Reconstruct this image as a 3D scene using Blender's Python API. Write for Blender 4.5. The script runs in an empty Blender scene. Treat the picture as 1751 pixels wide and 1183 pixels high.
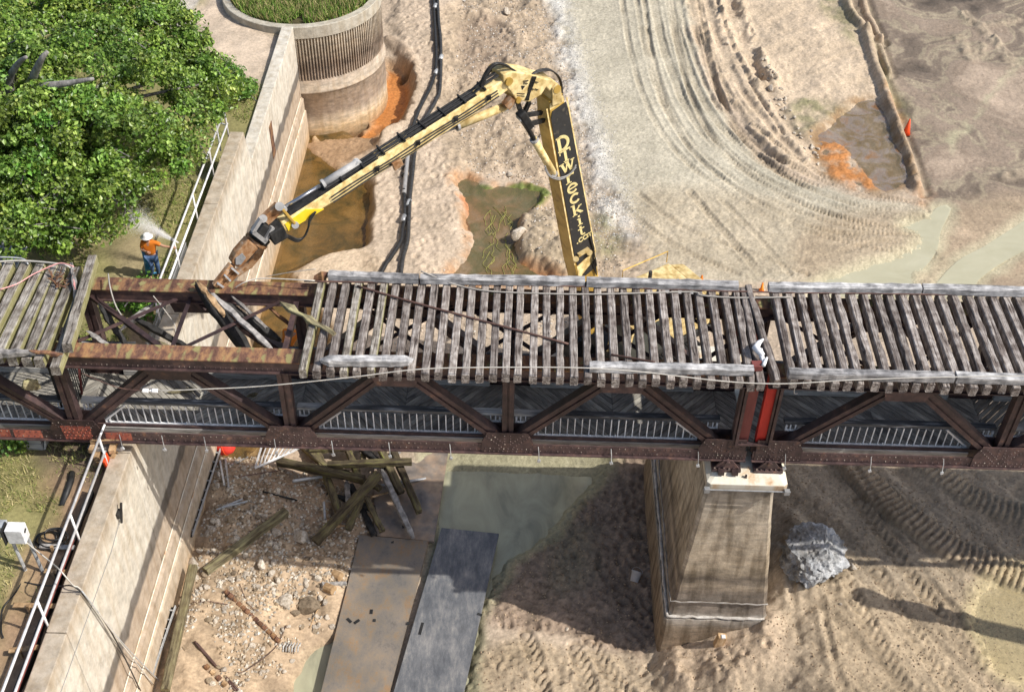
import bpy, math, random
import numpy as np
from mathutils import Vector, Matrix, noise
from mathutils.geometry import tessellate_polygon

random.seed(7); np.random.seed(7)
RNG = random.Random(11)
SC = bpy.context.scene
COL = SC.collection
rad = math.radians

# ------------------------------------------------------------------ camera
IW, IH, FPX = 1751., 1183., 2052.
_c = np.array([IW/2, IH/2])
_vy = np.array([950-_c[0], -1290-_c[1], FPX]); _vz = np.array([830-_c[0], 2830-_c[1], FPX])
_ry = _vy/np.linalg.norm(_vy)
_dz = _vz-_ry*(_vz@_ry); _rz = -_dz/np.linalg.norm(_dz)
_rx = np.cross(_ry, _rz)
CR = np.stack([_rx, _ry, _rz], 1)
TOP = 10.5                                   # height of the tie tops
def ray(px, py): return CR.T@(np.array([px-_c[0], py-_c[1], FPX])/FPX)
CAM = np.array([0, 0, TOP-(ray(875, 634)*FPX/70.)[2]])
def atz(px, py, z): r = ray(px, py); return CAM+r*((z-CAM[2])/r[2])
def aty(px, py, y): r = ray(px, py); return CAM+r*((y-CAM[1])/r[1])
def atx(px, py, x): r = ray(px, py); return CAM+r*((x-CAM[0])/r[0])
def atpl(px, py, p, n): r = ray(px, py); return CAM+r*(((p-CAM)@n)/(r@n))

cd = bpy.data.cameras.new("camera"); cam = bpy.data.objects.new("camera", cd); COL.objects.link(cam)
cd.sensor_width = 36; cd.lens = 36*FPX/IW; cd.clip_end = 1000; cd.clip_start = .5
cam.matrix_world = Matrix([[CR[0, 0], -CR[1, 0], -CR[2, 0], CAM[0]], [CR[0, 1], -CR[1, 1], -CR[2, 1], CAM[1]],
                           [CR[0, 2], -CR[1, 2], -CR[2, 2], CAM[2]], [0, 0, 0, 1]])
SC.camera = cam

# ------------------------------------------------------------------ sky, sun, exposure
SUN_EL, SUN_AZ = rad(45.5), rad(-14)           # azimuth from +X
S = Vector((math.cos(SUN_EL)*math.cos(SUN_AZ), math.cos(SUN_EL)*math.sin(SUN_AZ), math.sin(SUN_EL)))
w = bpy.data.worlds.new("World"); SC.world = w; w.use_nodes = True
nt = w.node_tree; sky = nt.nodes.new("ShaderNodeTexSky"); sky.sky_type = 'NISHITA'; sky.sun_disc = False
sky.sun_elevation = SUN_EL; sky.sun_rotation = math.atan2(S.x, S.y); sky.air_density = 1.0; sky.dust_density = 2.5
nt.links.new(sky.outputs[0], nt.nodes["Background"].inputs[0]); nt.nodes["Background"].inputs[1].default_value = 0.14
ld = bpy.data.lights.new("sun", 'SUN'); ld.energy = 4.6; ld.angle = rad(.55); ld.color = (1, .965, .905)
sun = bpy.data.objects.new("sun", ld); COL.objects.link(sun); sun.rotation_euler = S.to_track_quat('Z', 'Y').to_euler()
sun.location = (20, 0, 60)
SC.view_settings.view_transform = 'Standard'; SC.view_settings.look = 'None'
SC.view_settings.exposure = 0.10; SC.view_settings.gamma = 1

# ------------------------------------------------------------------ helpers
def setp(o, label=None, cat=None, group=None, kind=None):
    for k, v in (('label', label), ('category', cat), ('group', group), ('kind', kind)):
        if v: o[k] = v
    return o
def thing(name, loc, label, cat, group=None):
    o = bpy.data.objects.new(name, None); COL.objects.link(o); o.location = loc; o.empty_display_size = .2
    return setp(o, label, cat, group)
def link(name, me, parent=None, loc=(0, 0, 0), rot=None):
    o = bpy.data.objects.new(name, me); COL.objects.link(o)
    if parent: o.parent = parent
    o.location = loc
    if rot is not None: o.rotation_euler = rot
    return o
def rootloc(p):
    v = Vector((0, 0, 0))
    while p: v += p.location; p = p.parent
    return v

class MB:
    def __init__(s): s.v = []; s.f = []
    def add(s, vs, fs):
        n = len(s.v); s.v += [tuple(map(float, v)) for v in vs]; s.f += [tuple(i+n for i in f) for f in fs]; return s
    def box(s, c, d, R=None):
        vs = [Vector((x*d[0]/2, y*d[1]/2, z*d[2]/2)) for x in (-1, 1) for y in (-1, 1) for z in (-1, 1)]
        if R: vs = [R@v for v in vs]
        c = Vector(c)
        return s.add([v+c for v in vs], [(0, 1, 3, 2), (4, 6, 7, 5), (0, 4, 5, 1), (2, 3, 7, 6), (0, 2, 6, 4), (1, 5, 7, 3)])
    def beam(s, p, q, wd, ht, up=(0, 0, 1), w2=None, h2=None, off=(0, 0)):
        p, q, up = Vector(p), Vector(q), Vector(up); d = (q-p).normalized()
        a = d.cross(up).normalized(); b = a.cross(d).normalized(); w2 = w2 or wd; h2 = h2 or ht
        o = a*off[0]+b*off[1]
        vs = [c+o+a*x*ww/2+b*y*hh/2 for c, ww, hh in ((p, wd, ht), (q, w2, h2)) for x, y in ((-1, -1), (1, -1), (1, 1), (-1, 1))]
        return s.add(vs, [(0, 3, 2, 1), (4, 5, 6, 7)]+[(i, (i+1) % 4, 4+(i+1) % 4, 4+i) for i in range(4)])
    def tube(s, pts, r, n=8, rs=None, cap=True):
        pts = [Vector(p) for p in pts]; ring = []; prev = None
        for i, p in enumerate(pts):
            d = (pts[min(i+1, len(pts)-1)]-pts[max(i-1, 0)])
            if d.length < 1e-9: d = Vector((0, 0, 1))
            d.normalize()
            if prev is None:
                a = d.cross(Vector((0, 0, 1)) if abs(d.z) < .9 else Vector((1, 0, 0))).normalized()
            else:
                a = (prev-d*prev.dot(d)).normalized()
            prev = a; b = d.cross(a); rr = rs[i] if rs else r
            ring.append([p+(a*math.cos(t)+b*math.sin(t))*rr for t in [2*math.pi*k/n for k in range(n)]])
        vs = [v for R_ in ring for v in R_]; m = len(pts)
        fs = [(i*n+k, i*n+(k+1) % n, (i+1)*n+(k+1) % n, (i+1)*n+k) for i in range(m-1) for k in range(n)]
        if cap: fs += [tuple(range(n))[::-1], tuple((m-1)*n+k for k in range(n))]
        return s.add(vs, fs)
    def prism(s, poly, vec):
        poly = [Vector(p) for p in poly]; vec = Vector(vec); n = len(poly)
        return s.add(poly+[p+vec for p in poly], [tuple(range(n))[::-1], tuple(range(n, 2*n))]+[(i, (i+1) % n, n+(i+1) % n, n+i) for i in range(n)])
    def lathe(s, c, prof, n=16, R=None):
        c = Vector(c); vs = []
        for r, z in prof:
            for k in range(n):
                v = Vector((r*math.cos(2*math.pi*k/n), r*math.sin(2*math.pi*k/n), z)); vs.append(c+(R@v if R else v))
        m = len(prof)
        fs = [(i*n+k, i*n+(k+1) % n, (i+1)*n+(k+1) % n, (i+1)*n+k) for i in range(m-1) for k in range(n)]
        fs += [tuple(range(n))[::-1], tuple((m-1)*n+k for k in range(n))]
        return s.add(vs, fs)
    def mesh(s, name, mat, off=(0, 0, 0), smooth=False):
        me = bpy.data.meshes.new(name)
        me.from_pydata([(v[0]-off[0], v[1]-off[1], v[2]-off[2]) for v in s.v], [], s.f)
        if mat: me.materials.append(mat)
        if smooth: me.polygons.foreach_set('use_smooth', [True]*len(me.polygons))
        me.update(); return me
    def build(s, name, mat, parent=None, smooth=False, bevel=0, kind=None, label=None):
        o = link(name, s.mesh(name, mat, rootloc(parent) if parent else (0, 0, 0), smooth), parent)
        if not parent:                       # give a lone mesh its origin at its base
            c = np.array(s.v); b = Vector((c[:, 0].mean(), c[:, 1].mean(), c[:, 2].min()))
            o.data.transform(Matrix.Translation(-b)); o.location = b
        if bevel:
            m = o.modifiers.new('bevel', 'BEVEL'); m.width = bevel; m.segments = 2; m.limit_method = 'ANGLE'; m.angle_limit = rad(40)
        if kind: o['kind'] = kind
        if label: o['label'] = label
        return o

def fastmesh(name, V, F, mat, smooth=False):
    V = np.asarray(V, np.float32); F = np.asarray(F, np.int32); k = F.shape[1]
    me = bpy.data.meshes.new(name); me.vertices.add(len(V)); me.vertices.foreach_set('co', V.ravel())
    me.loops.add(F.size); me.loops.foreach_set('vertex_index', F.ravel())
    me.polygons.add(len(F)); me.polygons.foreach_set('loop_start', np.arange(0, F.size, k, dtype=np.int32))
    me.update(calc_edges=True)
    me.polygons.foreach_set('use_smooth', [smooth]*len(F))
    if mat: me.materials.append(mat)
    return me
def colattr(me, C, name='Col'):
    a = me.color_attributes.new(name, 'FLOAT_COLOR', 'POINT')
    C = np.asarray(C, np.float32); C4 = np.ones((len(C), 4), np.float32); C4[:, :C.shape[1]] = C
    a.data.foreach_set('color', C4.ravel())

# ------------------------------------------------------------------ materials
def mat(name, ramp, scale=(3, 3, 3), detail=6, rough=.85, bump=.3, bscale=None, metal=0, big=None, rand=True, attr=False,
        dist=.0, noise_rough=.6, side=None, spec=.3, coat=0):
    m = bpy.data.materials.new(name); m.use_nodes = True; n = m.node_tree.nodes; L = m.node_tree.links
    b = n['Principled BSDF']; b.inputs['Roughness'].default_value = rough; b.inputs['Metallic'].default_value = metal
    b.inputs['Specular IOR Level'].default_value = spec
    if coat: b.inputs['Coat Weight'].default_value = coat
    tc = n.new('ShaderNodeTexCoord'); vec = tc.outputs['Object']
    if rand:
        oi = n.new('ShaderNodeObjectInfo'); va = n.new('ShaderNodeVectorMath'); va.operation = 'MULTIPLY_ADD'
        cx = n.new('ShaderNodeCombineXYZ')
        for i in range(3): L.new(oi.outputs['Random'], cx.inputs[i])
        va.inputs[1].default_value = (37, 61, 23); L.new(cx.outputs[0], va.inputs[0]); L.new(vec, va.inputs[2]); vec = va.outputs[0]
    mp = n.new('ShaderNodeMapping'); mp.inputs['Scale'].default_value = scale; L.new(vec, mp.inputs[0])
    tx = n.new('ShaderNodeTexNoise'); tx.inputs['Scale'].default_value = 1; tx.inputs['Detail'].default_value = detail
    tx.inputs['Roughness'].default_value = noise_rough; tx.inputs['Distortion'].default_value = dist; L.new(mp.outputs[0], tx.inputs[0])
    cr = n.new('ShaderNodeValToRGB'); e = cr.color_ramp.elements
    while len(e) < len(ramp): e.new(.5)
    for el, (p, c) in zip(e, ramp): el.position = p; el.color = (*c, 1)
    L.new(tx.outputs['Fac'], cr.inputs[0]); out = cr.outputs[0]
    def mul(out, fac_out, c0, c1, blend='MULTIPLY', lo=.35, hi=.65):
        r = n.new('ShaderNodeValToRGB'); r.color_ramp.elements[0].position = lo; r.color_ramp.elements[1].position = hi
        r.color_ramp.elements[0].color = (*c0, 1); r.color_ramp.elements[1].color = (*c1, 1); L.new(fac_out, r.inputs[0])
        mx = n.new('ShaderNodeMix'); mx.data_type = 'RGBA'; mx.blend_type = blend; mx.inputs[0].default_value = 1
        L.new(out, mx.inputs[6]); L.new(r.outputs[0], mx.inputs[7]); return mx.outputs[2]
    if big:
        t2 = n.new('ShaderNodeTexNoise'); t2.inputs['Scale'].default_value = big[0]; t2.inputs['Detail'].default_value = 5
        L.new(vec, t2.inputs[0]); out = mul(out, t2.outputs['Fac'], big[1], big[2])
    if rand:
        out = mul(out, oi.outputs['Random'], (.68, .66, .65), (1.2, 1.19, 1.17), lo=0, hi=1)
    if side:                                  # lichen / grime on upright faces, by the object's own normal
        sx = n.new('ShaderNodeSeparateXYZ'); L.new(tc.outputs['Normal'], sx.inputs[0])
        ab = n.new('ShaderNodeMath'); ab.operation = 'ABSOLUTE'; L.new(sx.outputs[side[2]], ab.inputs[0])
        r = n.new('ShaderNodeMath'); r.operation = 'MULTIPLY'; r.inputs[1].default_value = side[1]; cl_ = n.new('ShaderNodeMapRange'); cl_.inputs[1].default_value = .55; cl_.inputs[2].default_value = .9; L.new(ab.outputs[0], cl_.inputs[0])
        L.new(cl_.outputs[0], r.inputs[0])
        mx = n.new('ShaderNodeMix'); mx.data_type = 'RGBA'; L.new(r.outputs[0], mx.inputs[0]); L.new(out, mx.inputs[6])
        mx.inputs[7].default_value = (*side[0], 1); out = mx.outputs[2]
    if attr:
        at = n.new('ShaderNodeAttribute'); at.attribute_name = 'Col'
        mx = n.new('ShaderNodeMix'); mx.data_type = 'RGBA'; mx.blend_type = 'MULTIPLY'; mx.inputs[0].default_value = 1
        L.new(at.outputs['Color'], mx.inputs[6]); L.new(out, mx.inputs[7]); out = mx.outputs[2]
        if attr == 'rough': L.new(at.outputs['Alpha'], b.inputs['Roughness'])
    L.new(out, b.inputs['Base Color'])
    if bump:
        bp = n.new('ShaderNodeBump'); bp.inputs['Strength'].default_value = bump; bp.inputs['Distance'].default_value = .03
        src = tx.outputs['Fac']
        if bscale:
            t3 = n.new('ShaderNodeTexNoise'); t3.inputs['Scale'].default_value = bscale; t3.inputs['Detail'].default_value = 8
            t3.inputs['Roughness'].default_value = .65; L.new(vec, t3.inputs[0]); src = t3.outputs['Fac']
        L.new(src, bp.inputs['Height']); L.new(bp.outputs[0], b.inputs['Normal'])
    return m
def g(v, t=(1, 1, 1)): return (v*t[0], v*t[1], v*t[2])
W_ = (1, .95, .90)
MT = {}
MT['tie'] = mat('weathered_tie_wood', [(.35, g(.03, (1, .85, .8))), (.43, g(.15, (1, .86, .78))), (.50, g(.31, (1, .91, .84))), (.63, g(.50, (1, .95, .90)))],
                (15, .9, 15), 10, .9, .9, big=(4.5, (.50, .45, .43), (1.1, 1.08, 1.06)), dist=1.3, noise_rough=.72)
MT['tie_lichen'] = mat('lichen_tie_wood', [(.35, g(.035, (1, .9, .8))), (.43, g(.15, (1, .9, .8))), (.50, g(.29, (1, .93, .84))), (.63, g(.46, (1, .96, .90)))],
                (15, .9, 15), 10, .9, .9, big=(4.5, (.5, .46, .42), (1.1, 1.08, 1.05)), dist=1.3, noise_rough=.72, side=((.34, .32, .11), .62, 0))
MT['guard'] = mat('silvery_guard_timber_wood', [(.30, g(.05, W_)), (.42, g(.30, (1, .98, .97))), (.62, g(.66, (1, .985, .97)))],
                (1.3, 13, 13), 10, .88, .7, big=(3.5, (.42, .42, .43), (1.15, 1.15, 1.15)), dist=1.0, noise_rough=.74)
MT['deck'] = mat('dark_deck_boards', [(.3, g(.15, (1, .95, .86))), (.5, g(.34, (1, .94, .84))), (.7, g(.50, (1, .93, .83)))], (2.2, 16, 8), 9, .85, .5, noise_rough=.72, big=(1.6, (.6, .6, .6), (1.2, 1.2, 1.15)))
MT['cap'] = mat('dark_handrail_wood', [(.3, g(.03)), (.55, g(.10, (1, 1, 1.02))), (.72, g(.42))], (1.6, 14, 14), 9, .85, .5)
MT['paleboard'] = mat('pale_worn_board', [(.28, g(.10, W_)), (.45, g(.40, (1, .97, .9))), (.7, g(.62, (1, .98, .93)))], (1.6, 16, 16), 9, .85, .5)
MT['mossy'] = mat('mossy_timber', [(.32, (.02, .016, .013)), (.42, (.085, .068, .045)), (.52, (.15, .125, .075)), (.62, (.19, .185, .07)), (.72, (.22, .25, .05))], (1.2, 9, 9), 10, .92, .8, noise_rough=.72, big=(2.0, (.55, .5, .5), (1.15, 1.15, 1.05)))
MT['mossylong'] = mat('sunbleached_mossy_timber', [(.32, (.04, .033, .024)), (.42, (.16, .135, .085)), (.52, (.29, .26, .16)), (.68, (.40, .39, .20))], (1.2, 11, 11), 10, .92, .8, noise_rough=.72, big=(1.6, (.6, .55, .5), (1.15, 1.15, 1.1)))
MT['freshwood'] = mat('raw_split_wood', [(.3, (.22, .13, .06)), (.55, (.46, .31, .17)), (.75, (.66, .50, .32))], (6, 6, 2), 7, .8, .4)
MT['greywood'] = mat('broken_grey_wood', [(.3, g(.10, W_)), (.5, g(.3, W_)), (.7, g(.5, W_))], (5, 5, 5), 8, .9, .5)
MT['charred'] = mat('tarred_black_timber', [(.35, g(.012)), (.6, g(.04, W_)), (.8, g(.10, W_))], (6, 6, 2), 7, .7, .5)
MT['steel'] = mat('brown_painted_steel', [(.3, (.035, .024, .024)), (.5, (.070, .045, .044)), (.62, (.10, .062, .055)), (.72, (.20, .11, .07))], (4.5, 4.5, 4.5), 10, .55, .12, big=(.8, (.75, .72, .72), (1.15, 1.1, 1.1)), spec=.4)
MT['rustytop'] = mat('rusted_chord_top', [(.28, (.05, .026, .02)), (.45, (.13, .065, .045)), (.58, (.26, .14, .07)), (.75, (.36, .24, .10))], (5, 2.2, 3), 9, .9, .5, bscale=24, noise_rough=.7)
MT['lichenmark'] = mat('pale_lichen_scale', [(.35, (.20, .16, .06)), (.6, (.36, .34, .14))], (9, 9, 9), 8, .95, .4)
MT['primer'] = mat('red_primer_steel', [(.3, (.18, .05, .04)), (.5, (.42, .12, .08)), (.75, (.56, .20, .11))], (6, 6, 6), 8, .7, .2)
MT['redflange'] = mat('bright_red_primer', [(.3, (.40, .022, .016)), (.6, (.62, .045, .028))], (4, 4, 1), 6, .5, .1)
MT['dullred'] = mat('dull_red_primer', [(.3, (.14, .04, .035)), (.6, (.22, .065, .055))], (4, 4, 1), 6, .6, .1)
MT['rivet'] = mat('worn_rivet_heads', [(.40, (.06, .038, .037)), (.54, (.13, .09, .08)), (.68, (.38, .33, .27))], (9, 9, 9), 2, .5, 0)
MT['whitemetal'] = mat('white_painted_rail', [(.3, g(.5)), (.5, g(.72)), (.7, g(.82))], (5, 5, 5), 6, .45, .05)
MT['galv'] = mat('galvanised_steel', [(.3, g(.33, (.95, 1, 1.02))), (.6, g(.52, (.97, 1, 1.02)))], (8, 8, 8), 6, .4, .05, metal=.3)
MT['white'] = mat('white_plastic', [(.3, g(.68)), (.7, g(.82))], (5, 5, 5), 3, .4, .05)
MT['black'] = mat('black_rubber', [(.3, g(.012)), (.7, g(.04))], (5, 5, 5), 5, .5, .15)
MT['blackpaint'] = mat('black_sign_paint', [(.32, g(.10, (1, .9, .7))), (.40, g(.03)), (.7, g(.04))], (5, 5, 5), 10, .45, .05)
MT['yellow'] = mat('faded_excavator_yellow', [(.30, (.34, .22, .09)), (.37, (.66, .49, .20)), (.45, (.82, .66, .33)), (.7, (.90, .76, .44))], (2.6, 2.6, 2.6), 11, .5, .12, noise_rough=.72, big=(5, (.62, .55, .42), (1.06, 1.05, 1.03)), spec=.4)
MT['ochre'] = mat('worn_ochre_yellow', [(.30, (.22, .12, .03)), (.40, (.48, .30, .06)), (.52, (.62, .40, .09)), (.7, (.72, .50, .14))], (2.4, 2.4, 2.4), 11, .5, .08, spec=.4)
MT['newyellow'] = mat('fresh_yellow_paint', [(.3, (.80, .55, .02)), (.7, (.88, .64, .04))], (3, 3, 3), 4, .4, .03)
MT['letter'] = mat('cream_yellow_lettering', [(.3, (.78, .64, .28)), (.7, (.88, .74, .36))], (6, 6, 6), 4, .5, 0, rand=False)
MT['chrome'] = mat('chromed_rod', [(.3, g(.55, (.95, .98, 1.05))), (.7, g(.75, (.95, .98, 1.05)))], (3, 3, 3), 3, .18, 0, metal=.9)
MT['grey'] = mat('grey_painted_steel', [(.3, g(.28)), (.7, g(.45, (1, .98, .95)))], (5, 5, 5), 6, .5, .1)
MT['rustarm'] = mat('rust_worn_attachment', [(.28, (.09, .04, .02)), (.45, (.32, .16, .07)), (.58, (.48, .30, .17)), (.74, (.55, .52, .48))], (4, 4, 4), 8, .5, .2, metal=.2)
MT['hydblack'] = mat('black_hydraulic_hose', [(.3, g(.015)), (.7, g(.05, (1, .95, .9)))], (7, 7, 7), 4, .4, 0)
MT['glass'] = mat('dark_cab_glass', [(.3, g(.03, (.8, 1, .95))), (.7, g(.06, (.8, 1, .95)))], (2, 2, 2), 2, .05, 0, spec=.6)
MT['rod'] = mat('rusty_steel_rod', [(.3, (.06, .035, .03)), (.7, (.16, .09, .07))], (6, 6, 6), 6, .6, .1)
MT['cable'] = mat('pale_cable', [(.3, g(.42, (1, .95, .85))), (.7, g(.62, (1, .95, .85)))], (4, 4, 4), 4, .6, 0)
MT['concap'] = mat('pale_cap_concrete', [(.26, (.30, .12, .04)), (.38, (.55, .42, .28)), (.48, (.62, .58, .48)), (.7, (.70, .67, .58))], (2.2, 2.2, .6), 7, .85, .15)
MT['boulder'] = mat('grey_granite', [(.30, g(.10, (.97, 1, 1.04))), (.46, g(.30, (.98, 1, 1.02))), (.6, g(.5)), (.72, g(.62, (1, .96, .88)))], (4, 4, 4), 11, .92, .9, bscale=12, noise_rough=.76, rand=False, big=(1.6, (.62, .58, .52), (1.12, 1.12, 1.12)))
MT['rock'] = mat('rubble_stone', [(.3, g(.26, (1, .84, .64))), (.5, g(.48, (1, .87, .70))), (.72, g(.66, (1, .93, .82)))], (4, 4, 4), 7, .9, .4, bscale=12)
MT['rockdark'] = mat('brown_rubble_stone', [(.3, (.12, .09, .06)), (.6, (.30, .235, .16))], (4, 4, 4), 7, .9, .4)
MT['orange'] = mat('hi_vis_orange', [(.3, (.80, .20, .015)), (.7, (.90, .28, .03))], (6, 6, 6), 5, .7, .2)
MT['lime'] = mat('hi_vis_lime', [(.3, (.30, .72, .04)), (.7, (.42, .82, .07))], (6, 6, 6), 5, .7, .2)
MT['denim'] = mat('blue_denim', [(.3, (.035, .07, .16)), (.7, (.12, .20, .36))], (9, 9, 9), 5, .85, .2)
MT['skin'] = mat('skin', [(.3, (.36, .19, .12)), (.7, (.46, .26, .17))], (5, 5, 5), 3, .55, 0)
MT['boot'] = mat('dark_boots', [(.3, g(.03, W_)), (.7, g(.07, W_))], (5, 5, 5), 3, .6, 0)
MT['bluepipe'] = mat('blue_mottled_plastic', [(.35, (.02, .16, .34)), (.55, (.07, .32, .55)), (.7, (.5, .62, .7))], (7, 7, 5), 5, .4, .05)
MT['red'] = mat('red_plastic', [(.3, (.58, .03, .02)), (.7, (.74, .06, .04))], (3, 3, 3), 3, .35, .03)
MT['conered'] = mat('orange_red_cone', [(.3, (.75, .07, .015)), (.7, (.85, .11, .02))], (3, 3, 3), 3, .5, .03)
MT['pinktape'] = mat('pink_tape', [(.3, (.75, .32, .30)), (.7, (.82, .45, .42))], (4, 4, 4), 3, .5, 0)
MT['bark'] = mat('grey_bark', [(.3, g(.10, W_)), (.6, g(.28, W_)), (.8, g(.4, W_))], (9, 9, 2), 7, .95, .5)
def stained(name, tones, boards=0, streak=.86):                     # concrete with stain courses at fixed heights, streaked by noise
    m = mat(name, [(.3, g(.72)), (.5, g(.97)), (.7, g(1.1))], (3.2, 3.2, 3.2), 11, .9, .45, bscale=12, noise_rough=.7, rand=False)
    n = m.node_tree.nodes; L = m.node_tree.links; b = n['Principled BSDF']
    src = b.inputs['Base Color'].links[0].from_socket
    ge = n.new('ShaderNodeNewGeometry'); sx = n.new('ShaderNodeSeparateXYZ'); L.new(ge.outputs['Position'], sx.inputs[0])
    mp = n.new('ShaderNodeMapping'); mp.inputs['Scale'].default_value = (1.1, 1.1, .5); L.new(ge.outputs['Position'], mp.inputs[0])
    t = n.new('ShaderNodeTexNoise'); t.inputs['Scale'].default_value = 1.3; t.inputs['Detail'].default_value = 7; L.new(mp.outputs[0], t.inputs[0])
    ma = n.new('ShaderNodeMath'); ma.operation = 'MULTIPLY_ADD'; ma.inputs[1].default_value = .5; L.new(t.outputs['Fac'], ma.inputs[0]); L.new(sx.outputs[2], ma.inputs[2])
    dv = n.new('ShaderNodeMath'); dv.operation = 'DIVIDE'; dv.inputs[1].default_value = 8.; L.new(ma.outputs[0], dv.inputs[0])
    r = n.new('ShaderNodeValToRGB'); e = r.color_ramp.elements
    while len(e) < len(tones): e.new(.5)
    for el, (z, c) in zip(e, tones): el.position = (z+.25)/8; el.color = (*c, 1)
    L.new(dv.outputs[0], r.inputs[0])
    mp2 = n.new('ShaderNodeMapping'); mp2.inputs['Scale'].default_value = (4, 4, .5); L.new(ge.outputs['Position'], mp2.inputs[0])
    t2 = n.new('ShaderNodeTexNoise'); t2.inputs['Scale'].default_value = 1; t2.inputs['Detail'].default_value = 5; L.new(mp2.outputs[0], t2.inputs[0])
    r2 = n.new('ShaderNodeValToRGB'); r2.color_ramp.elements[0].position = .33; r2.color_ramp.elements[0].color = (streak, streak*.95, streak*.88, 1)
    r2.color_ramp.elements[1].position = .55; r2.color_ramp.elements[1].color = (1, 1, 1, 1); L.new(t2.outputs['Fac'], r2.inputs[0])
    outs = [r.outputs[0], r2.outputs[0]]
    if boards:
        mp3 = n.new('ShaderNodeMapping'); mp3.inputs['Scale'].default_value = (1.6, 1.6, 7); L.new(ge.outputs['Position'], mp3.inputs[0])
        t3 = n.new('ShaderNodeTexNoise'); t3.inputs['Scale'].default_value = 1; t3.inputs['Detail'].default_value = 8; t3.inputs['Roughness'].default_value = .7; L.new(mp3.outputs[0], t3.inputs[0])
        r3 = n.new('ShaderNodeValToRGB'); r3.color_ramp.elements[0].position = .36; r3.color_ramp.elements[0].color = (1-boards, 1-boards, 1-boards, 1)
        r3.color_ramp.elements[1].position = .6; r3.color_ramp.elements[1].color = (1.25, 1.22, 1.18, 1); L.new(t3.outputs['Fac'], r3.inputs[0]); outs.append(r3.outputs[0])
    t4 = n.new('ShaderNodeTexNoise'); t4.inputs['Scale'].default_value = 2.6; t4.inputs['Detail'].default_value = 9; t4.inputs['Roughness'].default_value = .72; L.new(ge.outputs['Position'], t4.inputs[0])
    r4 = n.new('ShaderNodeValToRGB'); r4.color_ramp.elements[0].position = .34; r4.color_ramp.elements[0].color = (.80, .78, .75, 1)
    r4.color_ramp.elements[1].position = .58; r4.color_ramp.elements[1].color = (1.08, 1.07, 1.06, 1); L.new(t4.outputs['Fac'], r4.inputs[0]); outs.append(r4.outputs[0])
    for o in outs:
        mx = n.new('ShaderNodeMix'); mx.data_type = 'RGBA'; mx.blend_type = 'MULTIPLY'; mx.inputs[0].default_value = 1
        L.new(src, mx.inputs[6]); L.new(o, mx.inputs[7]); src = mx.outputs[2]
    L.new(src, b.inputs['Base Color']); return m
MT['wall'] = stained('retaining_wall_concrete', [(0, (.48, .34, .2)), (.5, (.50, .40, .29)), (1.3, (.50, .41, .31)), (1.9, (.42, .34, .26)), (2.75, (.42, .34, .26)), (2.9, (.15, .13, .11)), (3.3, (.18, .16, .14)), (3.42, (.55, .51, .44)), (5.9, (.60, .56, .48)), (6.5, (.44, .38, .30))])
MT['wallbare'] = stained('bare_wall_concrete', [(0, (.5, .38, .22)), (1.6, (.44, .37, .29)), (3, (.46, .41, .34)), (5.5, (.46, .43, .36))])
MT['intake'] = stained('intake_tower_concrete', [(0, (.58, .44, .27)), (.5, (.55, .46, .35)), (.9, (.36, .29, .23)), (1.5, (.46, .37, .29)), (2.3, (.42, .36, .29)), (2.8, (.38, .31, .25)), (3.3, (.24, .19, .15)), (3.9, (.40, .34, .27)), (5.2, (.54, .50, .42))], .2)
MT['pier'] = stained('old_pier_concrete', [(0, (.26, .20, .14)), (.5, (.26, .21, .155)), (.95, (.42, .39, .35)), (1.1, (.25, .215, .18)), (1.95, (.19, .16, .13)), (2.25, (.32, .265, .20)), (2.55, (.15, .125, .10)), (2.8, (.30, .25, .185)), (3.3, (.40, .335, .25)), (4.8, (.40, .345, .27)), (5.8, (.37, .33, .27)), (6.2, (.17, .155, .14))], .16, .5)
MT['mat0'] = mat('brown_mud_smeared_plate', [(.3, (.12, .11, .11)), (.45, (.22, .19, .165)), (.6, (.34, .25, .18)), (.75, (.42, .32, .22))], (1.1, 1.1, 1.1), 9, .55, .2, bscale=14, big=(3, (.7, .7, .7), (1.1, 1.08, 1.05)))
MT['mat1'] = mat('rusty_grey_plate', [(.30, (.11, .105, .10)), (.44, (.23, .21, .185)), (.54, (.28, .235, .18)), (.62, (.33, .215, .12)), (.75, (.40, .33, .25))], (1.6, 1.1, 1), 12, .6, .3, bscale=16, noise_rough=.8, big=(.7, (.75, .78, .82), (1.15, 1.1, 1.05)))
MT['mat2'] = mat('blue_grey_plate', [(.3, (.065, .068, .075)), (.48, (.13, .135, .145)), (.60, (.22, .215, .21)), (.72, (.40, .37, .32))], (3.2, 1.0, 1), 12, .55, .2, bscale=16, noise_rough=.8, big=(1.1, (.75, .77, .8), (1.2, 1.18, 1.15)))
MT['ground'] = mat('river_sediment', [(.28, g(.55)), (.45, g(.92)), (.55, g(1.05)), (.72, g(1.35))], (8, 8, 8), 12, .92, .8, bscale=11, noise_rough=.75, rand=False, attr='rough', big=(.5, (.88, .88, .87), (1.08, 1.08, 1.08)), spec=.25)
MT['grass'] = mat('grass_blades', [(.3, g(.75)), (.7, g(1.2))], (2, 2, 2), 5, .7, 0, rand=False, attr=True)
MT['gravel'] = mat('loose_stones', [(.3, g(.7)), (.7, g(1.2))], (6, 6, 6), 5, .9, .3, rand=False, attr=True)
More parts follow.
